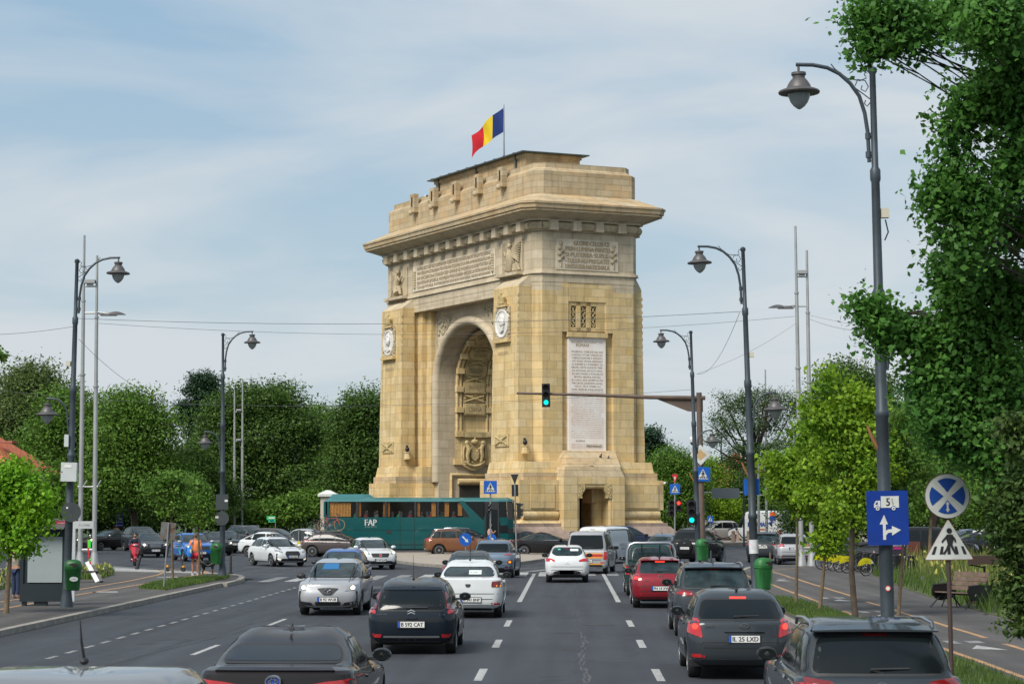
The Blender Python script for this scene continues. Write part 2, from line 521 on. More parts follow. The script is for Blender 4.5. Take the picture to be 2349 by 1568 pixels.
ws = [random.uniform(.03, .13) * (1.35 if p[1] < 50 else .7) for p in pts]
strip(ck, pts, ws, .003, M_crack2)
strip(ck, [(p[0] + random.uniform(-.03, .03), p[1]) for p in pts], [random.uniform(.01, .06) for p in pts], .006, M_crack)
for yy in (29, 34.5, 40.5, 47.5, 56, 64):
 strip(ck, [(-1.2 + random.random() * .3, yy), (.3, yy + jit() * 4), (1.1 + random.random() * .3, yy + jit() * 5)], .035, .003, M_crack2)
for k in range(6):
 a = [(-9 + k * .3 + random.uniform(-.1, .1) + i * .28, 30 + i * 4.5 + k * 7) for i in range(6)]
 if k % 2 == 0: strip(ck, a, .03, .003, M_crack)
tag(ck.build('road_cracks'), kind='structure')
pk = MB(); M_pa = mat('newer_asphalt', (.030, .033, .039), .75, var=.3, vscale=3); M_pb = mat('older_asphalt', (.066, .068, .074), .8, var=.3, vscale=2); M_iron = mat('manhole_iron', (.05, .045, .042), .6, .5, var=.4, vscale=12)
for i, (x, y, w, l, m_) in enumerate(((-9.2, 47, 1.3, 7, M_pa), (-6.0, 33, .9, 5, M_pb), (2.6, 47, 1.5, 3.2, M_pb), (-8.7, 74, 2.2, 6, M_pb), (.8, 30, .55, 4.5, M_pa), (-3.3, 77, 1.4, 5, M_pa), (3.4, 84, 1.6, 7, M_pb), (-11.6, 56, 1.0, 9, M_pa))):
 q = [(x + random.uniform(-.12, .12), y), (x + w, y + random.uniform(-.2, .2)), (x + w + random.uniform(-.12, .12), y + l), (x + random.uniform(-.1, .1), y + l + random.uniform(-.3, .3))]
 quadg(pk, q, .002, m_); strip(pk, q + [q[0]], .035, .0025, M_crack)
for x, y in ((-5.6, 40.5), (-9.0, 61), (.75, 53.5), (2.9, 33.2), (-2.2, 34)):
 pk.add([(x + a, y + b, .0028) for a, b in circ(.42, 20)], [tuple(range(20))], M_crack); pk.add([(x + a, y + b, .0034) for a, b in circ(.34, 20)], [tuple(range(20))], M_iron)
for i in range(26):
 x = random.choice((-9.0, -6.1, -3.1, .0, 3.1)) + random.uniform(-.25, .25); y = random.uniform(22, 92); r = random.uniform(.06, .28)
 pk.add([(x + a * random.uniform(.7, 1.2), y + b * random.uniform(1.2, 2.4), .0022) for a, b in circ(r, 11)], [tuple(range(11))], M_crack)
tag(pk.build('road_patches'), kind='structure')
bk = MB()
zb = .135
def bl(x, y0, y1, w=.13, wob=.05):
 p = []; y = y0
 while y < y1: p.append((x + random.uniform(-wob, wob) * .6, y)); y += 2.2
 p.append((x, y1)); strip(bk, p, w, zb, M_orange)
bl(7.38, 15, 58); bl(7.38, 63, 92); bl(8.85, 15, 44); bl(8.85, 46, 64); bl(8.95, 67, 96)
strip(bk, [G(1772, 1314).xy, G(1845, 1307).xy, G(1980, 1304).xy], .1, zb, M_orange)
def bike_mark(x, y, s=1):
 quadg(bk, [(x - .35, y), (x - .1, y), (x - .1, y + 1), (x - .35, y + 1)], zb, M_worn)
 quadg(bk, [(x + .1, y + .2), (x + .42, y + .2), (x + .42, y + 1.0), (x + .1, y + 1.0)], zb, M_worn)
 bk.add([(x - .2, y - 1.6, zb), (x + .45, y - 1.9, zb), (x + .1, y - .5, zb)], [(0, 1, 2)], M_white)
for y in (44, 57, 66, 84): bike_mark(8.1, y)
strip(bk, [G(u, v).xy for u, v in ((-60, 1420), (80, 1392), (168, 1374.5), (300, 1352), (435, 1328), (470, 1322), (477, 1318), (462, 1314.8))], .14, zb, M_orange)
strip(bk, [G(u, v).xy for u, v in ((-60, 1400), (170, 1362), (300, 1339), (362, 1325), (376, 1319), (364, 1314), (345, 1313))], .13, zb, M_orange)
for u, v in ((235, 1367), (380, 1331), (385, 1318)): p = G(u, v); quadg(bk, [(p.x - .4, p.y), (p.x + .5, p.y), (p.x + .3, p.y + .9), (p.x - .4, p.y + .5)], zb, M_white)
tag(bk.build('cycle_path_markings'), kind='structure')
# ================================================================== TRIUMPHAL ARCH
PA, PB = R_(27.5), R_(23.5)
AD = 144.0
_o = rot_yaw((1229 - 1174.5) / F * AD, AD)
_A = rot_yaw(-math.sin(PA), math.cos(PA)); _B = rot_yaw(math.cos(PB), math.sin(PB))
def stone(name, c1, c2, bw, bh, var=.25, mortar=.012, mcol=None, rough=.85, bump=.4, streak=.35, cvar=None):
 m = bpy.data.materials.new(name); m.use_nodes = True; t = m.node_tree
 b = t.nodes['Principled BSDF']; b.inputs['Roughness'].default_value = rough
 b.inputs['Specular IOR Level'].default_value = .25
 uv = nn(t, 'ShaderNodeTexCoord')
 br = nn(t, 'ShaderNodeTexBrick')
 br.inputs['Scale'].default_value = 1; br.inputs['Brick Width'].default_value = bw; br.inputs['Row Height'].default_value = bh
 br.inputs['Mortar Size'].default_value = mortar; br.inputs['Mortar Smooth'].default_value = .3
 br.inputs['Color1'].default_value = tuple(c1) + (1,); br.inputs['Color2'].default_value = tuple(c2) + (1,)
 br.inputs['Mortar'].default_value = tuple(mcol or [x * .55 for x in c2]) + (1,)
 t.links.new(uv.outputs['UV'], br.inputs['Vector'])
 b2 = nn(t, 'ShaderNodeTexBrick')
 b2.inputs['Scale'].default_value = 1; b2.inputs['Brick Width'].default_value = bw; b2.inputs['Row Height'].default_value = bh
 b2.inputs['Mortar Size'].default_value = 0; b2.inputs['Bias'].default_value = -.2
 cv = cvar or (1.1, .93, .70)
 b2.inputs['Color1'].default_value = (1, 1, 1, 1); b2.inputs['Color2'].default_value = tuple(cv) + (1,)
 va = nn(t, 'ShaderNodeVectorMath', operation='ADD'); va.inputs[1].default_value = (bw * 40, bh * 62, 0)
 t.links.new(uv.outputs['UV'], va.inputs[0]); t.links.new(va.outputs[0], b2.inputs['Vector'])
 mm = nn(t, 'ShaderNodeMix', data_type='RGBA', blend_type='MULTIPLY'); mm.inputs[0].default_value = 1
 t.links.new(br.outputs[0], mm.inputs[6]); t.links.new(b2.outputs[0], mm.inputs[7])
 no = nn(t, 'ShaderNodeTexNoise'); no.inputs['Scale'].default_value = 1.1; no.inputs['Detail'].default_value = 8; no.inputs['Roughness'].default_value = .65
 t.links.new(uv.outputs['Object'], no.inputs['Vector'])
 mr = nn(t, 'ShaderNodeMapRange'); mr.inputs[1].default_value = .3; mr.inputs[2].default_value = .7; mr.inputs[3].default_value = 1 - var; mr.inputs[4].default_value = 1 + var
 t.links.new(no.outputs[0], mr.inputs[0])
 mp = nn(t, 'ShaderNodeMapping'); mp.inputs['Scale'].default_value = (2.2, 2.2, .16)
 t.links.new(uv.outputs['Object'], mp.inputs[0])
 n2 = nn(t, 'ShaderNodeTexNoise'); n2.inputs['Scale'].default_value = 1.3; n2.inputs['Detail'].default_value = 6
 t.links.new(mp.outputs[0], n2.inputs['Vector'])
 m2 = nn(t, 'ShaderNodeMapRange'); m2.inputs[1].default_value = .5; m2.inputs[2].default_value = .75; m2.inputs[3].default_value = 1; m2.inputs[4].default_value = 1 - streak
 t.links.new(n2.outputs[0], m2.inputs[0])
 mu = nn(t, 'ShaderNodeMath', operation='MULTIPLY'); t.links.new(mr.outputs[0], mu.inputs[0]); t.links.new(m2.outputs[0], mu.inputs[1])
 vs = nn(t, 'ShaderNodeVectorMath', operation='SCALE'); t.links.new(mm.outputs[2], vs.inputs[0]); t.links.new(mu.outputs[0], vs.inputs['Scale'])
 t.links.new(vs.outputs[0], b.inputs['Base Color'])
 bp = nn(t, 'ShaderNodeBump'); bp.inputs['Strength'].default_value = bump; bp.inputs['Distance'].default_value = .03
 n5 = nn(t, 'ShaderNodeTexNoise'); n5.inputs['Scale'].default_value = 6; n5.inputs['Detail'].default_value = 5
 t.links.new(uv.outputs['Object'], n5.inputs['Vector'])
 ad = nn(t, 'ShaderNodeMath', operation='SUBTRACT'); t.links.new(n5.outputs[0], ad.inputs[0]); t.links.new(br.outputs[1], ad.inputs[1])
 t.links.new(ad.outputs[0], bp.inputs['Height']); t.links.new(bp.outputs[0], b.inputs['Normal'])
 return m
S_y = stone('golden_limestone', (.66, .52, .30), (.545, .415, .215), 1.05, .56, mortar=.013, cvar=(1.03, .94, .76), mcol=(.36, .28, .15), var=.13, streak=.28)
S_g = stone('grey_limestone', (.56, .475, .35), (.47, .39, .28), 1.1, .62, mortar=.013, mcol=(.32, .26, .18), var=.12, streak=.2, cvar=(.96, .97, .93))
S_at = stone('weathered_limestone', (.49, .40, .265), (.40, .32, .205), 1.3, .42, cvar=(1.05, .90, .74), streak=.25, var=.16, mortar=.012)
S_c = stone('carved_limestone', (.46, .385, .26), (.44, .36, .24), 30, 30, mortar=0, cvar=(1, 1, 1), bump=.9)
S_cy = stone('carved_golden_limestone', (.50, .39, .20), (.48, .37, .19), 30, 30, mortar=0, cvar=(1, 1, 1), bump=.9)
S_r = stone('reddish_granite', (.33, .25, .205), (.28, .215, .18), 1.6, 3, cvar=(.95, .95, .95), streak=.2)
S_w = mat('white_marble', (.66, .64, .60), .6, var=.08, vscale=3)
S_pk = mat('veined_marble', (.84, .81, .77), .6, var2=(.80, .68, .60), vscale=.9)
M_let = mat('shade_toned_letters', (.36, .28, .18), .85)  # darker than the panel stone: the letters' shading is put into the colour
S_ip = stone('pale_inscription_stone', (.62, .54, .42), (.58, .50, .38), 30, 30, mortar=0, cvar=(1, 1, 1), bump=.3, streak=.1)
M_letp = mat('pale_letters', (.50, .40, .33), .85)
M_let2 = mat('ochre_letters', (.27, .20, .11), .85)
M_roofm = mat('green_black_sheet_roof', (.045, .06, .058), .45, var=.3, vscale=2)
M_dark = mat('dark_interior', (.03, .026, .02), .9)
M_blk = mat('black_plastic', (.012, .012, .013), .45)
class AB(MB):
 """builder in arch coordinates: p along the long face, q into the short face, z up"""
 def build(s, name, parent=None, **k):
  raw = [v.copy() for v in s.v]
  s.v = [Vector((_B[0] * v.y + _A[0] * v.x, _B[1] * v.y + _A[1] * v.x, v.z)) for v in raw]
  s.f = [f[::-1] for f in s.f]
  o = MB.build(s, name, parent, **k)
  me = o.data
  bm = bmesh.new(); bm.from_mesh(me)
  bmesh.ops.recalc_face_normals(bm, faces=bm.faces); bm.to_mesh(me); bm.free()
  uvl = me.uv_layers.new(name='UVMap')
  n = len(me.loops); vi = np.zeros(n, dtype=np.int32); me.loops.foreach_get('vertex_index', vi)
  r = np.array([(v.x + v.y, v.z) for v in raw], dtype=np.float32)
  if len(r) == len(me.vertices): uvl.data.foreach_set('uv', r[vi].ravel())
  return o
 def ch(s, p0, p1, q0, q1, z0, z1, m, c=.7, g=0.0, c2=None):
  """chamfered block; g = how far the top is drawn in"""
  def ol(p0, p1, q0, q1, c): return [(p0 + c, q0), (p1 - c, q0), (p1, q0 + c), (p1, q1 - c), (p1 - c, q1), (p0 + c, q1), (p0, q1 - c), (p0, q0 + c)]
  s.prism(ol(p0, p1, q0, q1, c), z0, z1, m, top=ol(p0 + g, p1 - g, q0 + g, q1 - g, c if c2 is None else c2))
arch = empty('triumphal_arch', (_o[0], _o[1], 0), 0, 'tall sandstone triumphal arch with heavy cornice standing in the roundabout behind the green coach', 'monument')
PL, QW = 24.9, 7.9          # body length and depth
PC = 12.45                  # arch axis
# --- corner piers of the body
b = AB()
def pier(b, p0, p1):
 c = .75
 if p0 < 5: pl = [(p0 + c, 0), (p1, 0), (p1, QW), (p0 + c, QW), (p0, QW - c), (p0, c)]
 else: pl = [(p0, 0), (p1 - c, 0), (p1, c), (p1, QW - c), (p1 - c, QW), (p0, QW)]
 return pl
# near pier has the niche with plaque on its outer (right) face: build it round a recess 0.28 deep
nq0, nq1 = 1.98, 5.83
b.prism([(.5, 0), (5.2, 0), (5.2, QW), (.5, QW), (0, QW - .5), (0, nq1), (.28, nq1), (.28, nq0), (0, nq0), (0, .5)], 4.8, 17.72, S_y)
b.bb(5.2, 6.1, .35, QW - .35, 4.8, 17.72, S_y); b.bb(6.1, 6.9, .7, QW - .7, 4.8, 17.72, S_y); b.build('corner_pier', arch); b = AB()
b.prism([(19.7, 0), (PL - .5, 0), (PL, .5), (PL, QW - .5), (PL - .5, QW), (19.7, QW)], 4.8, 17.72, S_y)
b.bb(18.8, 19.7, .35, QW - .35, 4.8, 17.72, S_y)
b.bb(18.0, 18.8, .7, QW - .7, 4.8, 17.72, S_y)
b.build('corner_pier', arch)
# --- entablature
b = AB()
b.prism([(.5, 0), (PL - .5, 0), (PL, .5), (PL, QW - .5), (PL - .5, QW), (.5, QW), (0, QW - .5), (0, nq1), (.28, nq1), (.28, nq0), (0, nq0), (0, .5)], 17.72, 18.28, S_g)
b.ch(-.02, PL + .02, -.02, QW + .02, 18.28, 18.84, S_g, .5)
b.ch(-.14, PL + .14, -.14, QW + .14, 18.84, 19.05, S_g, .52, .05)
b.ch(0, PL, 0, QW, 19.05, 21.75, S_g, .5)
b.build('entablature', arch)
# --- arch wall with round-headed opening, set back
RA, RZ, ZS = 4.95, 4.05, 12.2
def ell_pt(k, n, a, c): t = PI * k / n; return (PC - a * math.cos(t), ZS + c * math.sin(t))
b = AB(); N = 40
qf, qb = 1.05, QW - 1.05
for qa, side in ((qf, 0), (qb, 1)):
 out = []
 inner = [(PC - RA, 2.8)] + [ell_pt(k, N, RA, RZ) for k in range(N + 1)] + [(PC + RA, 2.8)]
 def outp(i):
  if i == 0: return (6.9, 2.8)
  if i == len(inner) - 1: return (18.0, 2.8)
  t = PI * (i - 1) / N; x = PC - 5.55 * math.cos(t);
  tt = abs(math.cos(t)); y = 17.72 if tt < .75 else ZS + (17.72 - ZS) * (1 - (tt - .75) / .25)
  if tt >= .75: x = 6.9 if math.cos(t) > 0 else 18.0
  else: x = PC - 5.55 * math.cos(t) / .75
  return (x, y)
 outer = [outp(i) for i in range(len(inner))]
 vs = [(p, qa, z) for p, z in inner] + [(p, qa, z) for p, z in outer]
 n = len(inner)
 b.add(vs, [(i, i + 1, n + i + 1, n + i) for i in range(n - 1)], S_g)
b.build('arch_wall', arch)
# vault lining (smooth stone) between the two faces
def vault(b, q0, q1, off, m, z0=2.8, k0=0, k1=40):
 prof = [(PC - RA + off, z0)] + [ell_pt(k, 40, RA - off, RZ - off) for k in range(41)] + [(PC + RA - off, z0)]
 prof = prof[k0:k1 + 3] if (k0 or k1 != 40) else prof
 n = len(prof)
 vs = [(p, q0, z) for p, z in prof] + [(p, q1, z) for p, z in prof]
 b.add(vs, [(i, i + 1, n + i + 1, n + i) for i in range(n - 1)], m, True)
b = AB(); vault(b, qf, qb, 0, S_g)
b.build('vault', arch)
# torus moulding round the opening
b = AB()
path = [(PC - 5.3, qf - .02, 4.9)] + [(ell_pt(k, 40, 5.3, 4.4)[0], qf - .02, ell_pt(k, 40, 5.3, 4.4)[1]) for k in range(41)] + [(PC + 5.3, qf - .02, 4.9)]
b.tube(path, .36, 12, S_g)
b.build('roll_moulding', arch)
for sx_ in (-1, 1):
 b = AB()
 c0 = PC + sx_ * 5.25
 tri = [(c0, 17.3), (c0 - sx_ * 2.6, 17.3), (c0, 14.4)]
 for i in range(3):
  a, c = tri[i], tri[(i + 1) % 3]
  b.tube([(a[0], qf - .03, a[1]), (c[0], qf - .03, c[1])], .07, 5, S_c)
 for i in range(26):
  u, v = random.random(), random.random()
  if u + v > 1: u, v = 1 - u, 1 - v
  b.ell((c0 - sx_ * (.3 + 1.9 * u), qf - .04, 17.05 - 2.0 * v), (.16, .07, .16), S_c, u=7, v=5)
 b.build('spandrel_relief', arch)
# --- raised band on the vault with panels of names
b = AB(); vault(b, 2.2, 5.2, .28, S_y, z0=6.6)
b.bb(PC + RA - .30, PC + RA + .2, 2.2, 5.2, 6.2, 6.6, S_y)
def vp(s, off):
 """point and tilt on the far side of the vault: s = height, then arc"""
 if s <= ZS: return PC + RA - off, s, 0.0
 t = (s - ZS) / 4.6
 return PC + (RA - off) * math.cos(t), ZS + (RZ - off) * math.sin(t), t
b.build('vault_band', arch)
b = AB()
for dq in (2.35, 2.62, 4.78, 5.05):
 pts = []
 for i in range(26):
  s = 8.3 + i * .32
  p, z, t = vp(s, .36); pts.append((p, dq, z))
 b.tube(pts, .11, 6, S_y)
for k, s in enumerate((8.5, 10.3, 11.85, 13.5, 15.0, 16.6)):
 for dq in (2.48, 4.92):
  p, z, t = vp(s, .45); b.box((p, dq, z), (.34, .55, .42), S_y)
b.build('vault_ribs', arch)
def on_vault(s, q, off):
 p, z, t = vp(s, off)
 nx = Vector((-math.cos(t), 0, -math.sin(t))); uz = Vector((-math.sin(t), 0, math.cos(t))); qx = Vector((0, 1, 0))
 M = Matrix.Identity(4)
 for r in range(3):
  M[r][0] = qx[r]; M[r][1] = -nx[r]; M[r][2] = uz[r]; M[r][3] = (p, q, z)[r]
 return M
for k, (s, nm) in enumerate(((10.35, 'CERNA'), (11.95, 'JIU OLT'), (13.6, 'DRAGOSLAVE'), (15.2, 'NEAJLOV'), (16.8, 'OITUZ'))):
 b = AB(); M = on_vault(s, 3.7, .3)
 b.box((0, -.1, 0), (1.75, .3, .86), S_cy, M); b.box((0, -.2, 0), (1.55, .16, .70), S_cy, M)
 add_text(b, nm, 1.1, .36, M, M_let2, .30)
 b.build('name_panel', arch)
 b = AB(); M = on_vault(s + .8, 3.7, .3)
 b.box((0, -.04, 0), (1.7, .12, .62), S_cy, M)
 b.tube([(-.75, -.2, -.22), (.75, -.2, .22)], .07, 6, S_cy, M); b.tube([(-.75, -.2, .22), (.75, -.2, -.22)], .07, 6, S_cy, M)
 for i in range(14): b.ell((random.uniform(-.75, .75), -.12, random.uniform(-.25, .25)), (.12, .08, .09), S_cy, M, 6, 5)
 b.build('weapon_relief', arch)
b = AB(); M = on_vault(7.3, 3.7, .28)
flat(b, rnd([(-.95, -1.15), (0, -1.6), (.95, -1.15), (1.0, .95), (-1.0, .95)], .3), M, S_cy, .12, .2)
flat(b, [(-1.05, .95), (1.05, .95), (1.05, 1.35), (-1.05, 1.35)], M, S_cy, .3, .35)
flat(b, rnd([(-.32, -.1), (.32, -.1), (.32, -.55), (0, -.85), (-.32, -.55)], .1), M, S_cy, .3, .2)
b.ell((0, -.25, .62), (.3, .15, .2), S_cy, M); b.ell((0, -.28, .85), (.07, .06, .09), S_cy, M)
for sx_ in (-1, 1):
 b.tube([(sx_ * .5, -.25, -.9), (sx_ * .62, -.3, -.4), (sx_ * .5, -.3, .1), (sx_ * .68, -.3, .45)], [.1, .14, .17, .12], 7, S_cy, M)
 b.ell((sx_ * .66, -.3, .55), (.17, .14, .17), S_cy, M); b.tube([(sx_ * .45, -.3, .0), (sx_ * .3, -.35, .15)], .07, 6, S_cy, M)
 b.tube([(sx_ * .85, -.2, -.7), (sx_ * .9, -.22, -.1), (sx_ * .8, -.2, .3)], .06, 6, S_cy, M)
b.tube([(-.8, -.22, -.85), (-.4, -.25, -1.12), (0, -.25, -1.2), (.4, -.25, -1.12), (.8, -.22, -.85)], .1, 6, S_cy, M)
for i in range(16): b.ell((random.uniform(-.7, .7), -.16, random.uniform(-1.1, .7)), (.1, .08, .1), S_cy, M, 6, 5)
b.build('coat_of_arms', arch)
# portal at the foot of the vault wall
b = AB(); M = on_vault(4.6, 3.7, 0)
b.tube([(-1.7, -.1, -1.2), (-1.7, -.1, .85), (1.7, -.1, .85), (1.7, -.1, -1.2)], .14, 8, S_y, M)
b.tube([(-1.2, -.25, .35), (1.2, -.25, .35)], .22, 10, S_y, M)
b.box((0, -.02, -.9), (2.0, .2, 1.9), M_dark, M)
b.build('inner_doorway', arch)
# --- pylons with medallions on both long faces
def pylon(p0, p1, qs, sgn):
 b = AB(); w_ = .95 if sgn < 0 else .45
 q0 = 0 if sgn < 0 else QW
 def ol(g): return [(p0 - g, q0), (p1 + g, q0), (p1 + g, q0 + sgn * (w_ + g)), (p0 - g, q0 + sgn * (w_ + g))]
 b.prism(ol(.16), 4.8, 18.05, S_y, top=ol(0))
 tp = [(p0 + .1, q0), (p1 - .1, q0), (p1 - .1, q0 + sgn * .15), (p0 + .1, q0 + sgn * .15)]
 b.prism(ol(0), 18.05, 18.7, S_g, top=tp)
 for i in range(24):   # toothed edge
  z = 6.6 + i * .47
  b.box((p0 + .02, q0 + sgn * (w_ + .03), z), (.09, .12, .2), S_y)
 b.build('pylon', arch)
pylon(.57, 4.3, 0, -1); pylon(19.5, 23.3, 0, -1); pylon(.57, 4.3, 0, 1); pylon(19.9, 23.7, 0, 1)
def onleft(p, z, q, far=0):
 M = Matrix.Identity(4)
 X, Y, Zv = Vector((-1, 0, 0)), Vector((0, 1, 0)), Vector((0, 0, 1))
 for r in range(3): M[r][0] = X[r]; M[r][1] = Y[r]; M[r][2] = Zv[r]; M[r][3] = (p, q, z)[r]
 return M
def onright(q, z, p):
 M = Matrix.Identity(4)
 X, Y, Zv = Vector((0, 1, 0)), Vector((1, 0, 0)), Vector((0, 0, 1))
 for r in range(3): M[r][0] = X[r]; M[r][1] = Y[r]; M[r][2] = Zv[r]; M[r][3] = (p, q, z)[r]
 return M
random.seed(3)
for k, pc in enumerate((2.75, 21.7)):
 q = -1.02
 b = AB(); M = onleft(pc, 15.55, q)
 b.box((0, .02, 0), (2.15, .1, 2.3), S_c, M)
 for i in range(110):
  a = random.random() * 2 * PI; r = random.uniform(.98, 1.4)
  x, z = max(-1.02, min(1.02, r * math.cos(a))), max(-1.1, min(1.1, r * math.sin(a)))
  if math.hypot(x, z) > .95: b.ell((x, -.06, z), (.1, .08, .1), S_c, M, 6, 5)
 b.build('carved_surround', arch)
 b = AB()
 prof = [(.0, .10), (.80, .10), (.86, .16), (.97, .16), (.99, 0)]
 MM = M @ Matrix.Rotation(PI / 2, 4, 'X')
 b.lathe([(max(r, .001), z) for r, z in prof], 32, S_w, MM, True)
 if k == 0:
  b.ell((.05, -.14, .30), (.36, .12, .34), S_w, M); b.ell((.12, -.18, .05), (.27, .14, .3), S_w, M)
  b.tube([(-.35, -.2, .28), (.1, -.24, .2), (.5, -.18, .02)], .05, 6, S_w, M)
  flat(b, [(.1, -.1), (.38, -.22), (.30, -.5), (-.1, -.62), (-.3, -.4)], M, S_w, .22, .1); b.ell((.42, -.2, .0), (.07, .06, .09), S_w, M)
 else:
  b.ell((-.02, -.14, .32), (.34, .13, .4), S_w, M); b.ell((.06, -.2, .1), (.24, .14, .34), S_w, M)
  b.tube([(.2, -.2, .5), (-.3, -.2, .3), (-.42, -.18, -.3), (-.3, -.18, -.6)], [.08, .12, .16, .12], 7, S_w, M)
  b.ell((.3, -.2, .1), (.06, .06, .08), S_w, M); flat(b, [(-.5, -.35), (.3, -.4), (.4, -.6), (-.2, -.75)], M, S_w, .2, .1)
 b.build('portrait_medallion', arch)
 b = AB(); M = onleft(pc, 14.35, q)
 b.box((0, -.12, 0), (2.3, .3, .22), S_y, M); b.build('medallion_sill', arch); b = AB(); b.box((0, -.08, 2.42), (1.5, .25, .16), S_y, M)
 b.build('medallion_hood', arch)
 b = AB(); M = onleft(pc, 17.2, q)
 b.box((0, -.12, -.25), (.85, .25, .12), S_cy, M)
 for i in range(5):
  x = -.4 + .2 * i; b.tube([(x * .8, -.12, -.2), (x * 1.15, -.16, .12), (x * .75, -.14, .32)], [.07, .08, .04], 6, S_cy, M)
 b.ell((0, -.14, .42), (.09, .08, .1), S_cy, M)
 b.build('crown_relief', arch)
 b = AB(); M = onleft(pc, 7.55, q - .1)
 b.box((0, .02, 0), (2.05, .12, .84), S_cy, M)
 for sg in (-1, 1): b.tube([(-.85, -.06, -.3 * sg), (.85, -.06, .3 * sg)], .06, 6, S_cy, M)
 b.ell((0, -.06, 0), (.2, .08, .2), S_cy, M)
 b.build('trophy_relief', arch)
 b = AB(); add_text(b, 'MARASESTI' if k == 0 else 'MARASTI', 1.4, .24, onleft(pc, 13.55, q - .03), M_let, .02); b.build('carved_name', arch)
 b = AB(); M = onleft(.62 + pc - 2.75 - .5, 6.6, -.72)
 b.lathe([(.3, 0), (.3, .1), (.24, .15), (.22, .45), (.27, .5), (.27, .55)], 8, S_y, M); b.ell((0, 0, .75), (.14, .16, .2), M_blk, M); b.ell((.02, -.05, .98), (.08, .09, .1), M_blk, M)
 b.build('eagle_figure', arch)
# --- frieze texts and winged figures
b = AB()
b.box((12.75, -.02, 20.23), (13.7, .10, 1.9), S_ip)
b.build('inscription_panel', arch)
b = AB()
for i, s in enumerate(('DUPA\u00b7SECOLE\u00b7DE\u00b7SUFERINTE\u00b7CRESTINESTE\u00b7INDURATE\u00b7SI\u00b7LUPTE\u00b7GRELE', 'PENTRU\u00b7PASTRAREA\u00b7FIINTEI\u00b7NATIONALE\u00b7DUPA\u00b7APARAREA\u00b7PLINA',
  'DE\u00b7SACRIFICII\u00b7A\u00b7CIVILIZATIEI\u00b7UMANE\u00b7SE\u00b7INDEPLINI\u00b7DREPTATEA\u00b7SI', 'PENTRU\u00b7POPORUL\u00b7ROMAN\u00b7PRIN\u00b7SABIA\u00b7REGELUI\u00b7FERDINAND',
  'CU\u00b7AJUTORUL\u00b7INTREGEI\u00b7NATIUNI\u00b7SI\u00b7GANDUL\u00b7REGINEI\u00b7MARIA')):
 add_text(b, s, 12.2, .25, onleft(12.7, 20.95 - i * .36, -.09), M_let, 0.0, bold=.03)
for pc in (6.25, 19.25):
 for i in range(7): b.ell((pc, -.12, 19.6 + i * .19), (.16, .09, .12), S_c, None, 7, 5)
b.build('long_inscription', arch)
for pc in (3.3, 22.2):
 b = AB(); M = onleft(pc, 20.25, -.0)
 b.box((0, .0, 0), (3.1, .06, 2.15), S_c, M)
 flat(b, [(-1.55, -1.08), (-1.4, -1.08), (-1.4, 1.08), (-1.55, 1.08)], M, S_g, .12, .12); flat(b, [(1.4, -1.08), (1.55, -1.08), (1.55, 1.08), (1.4, 1.08)], M, S_g, .12, .12)
 sg = 1 if pc < 10 else -1
 for i in range(9):   # wing feathers
  a = -.1 + i * .09
  b.tube([(sg * .15, -.15, .55 - i * .06), (sg * (1.3 - i * .03), -.1, .95 - i * .17)], [.09, .05], 6, S_c, M)
 b.tube([(-sg * .1, -.2, .45), (-sg * .05, -.25, .1), (sg * .1, -.24, -.35), (-sg * .2, -.22, -.85)], [.2, .26, .3, .36], 9, S_c, M)
 b.ell((-sg * .15, -.22, .78), (.16, .14, .2), S_c, M)
 b.tube([(-sg * .1, -.25, .45), (-sg * .6, -.28, .1), (-sg * .95, -.2, .45)], [.1, .08, .06], 7, S_c, M)
 b.tube([(sg * .1, -.25, -.4), (-sg * .5, -.28, -.45), (-sg * .7, -.25, -.95)], [.2, .18, .1], 7, S_c, M)
 for i in range(6): b.tube([(sg * (.1 + i * .16), -.18, -.5), (sg * (.3 + i * .2), -.15, -1.0)], .06, 5, S_c, M)
 b.build('winged_figure_relief', arch)
 b = AB(); b.box((pc, -.3, 19.0), (3.4, .6, .2), S_g); b.build('relief_sill', arch)
b = AB(); b.box((-.02, 3.86, 20.2), (.10, 4.7, 2.12), S_ip); b.build('short_inscription_panel', arch)
b = AB()
for i, (s, w) in enumerate((('GLORIE\u00b7CELOR\u00b7CE', 2.7), ('PRIN\u00b7LUMINA\u00b7MINTEI', 3.35), ('SI\u00b7PUTEREA\u00b7SUFLE-', 3.35), ('-TULUI\u00b7AU\u00b7PREGATIT', 3.35), ('UNITATEA\u00b7NATIONALA', 3.35))):
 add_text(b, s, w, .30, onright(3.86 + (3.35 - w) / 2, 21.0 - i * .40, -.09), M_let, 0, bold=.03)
for qc in (1.85, 5.85):
 b.ell((-.1, qc, 20.95), (.07, .14, .16), S_c, None, 8, 6)
 for i in range(5): b.ell((-.1, qc + (.1 if i % 2 else -.1), 20.6 - i * .2), (.08, .17, .14), S_c, None, 7, 5)
 b.tube([(-.1, qc, 20.9), (-.1, qc, 19.35)], .05, 5, S_c)
b.build('short_inscription', arch)
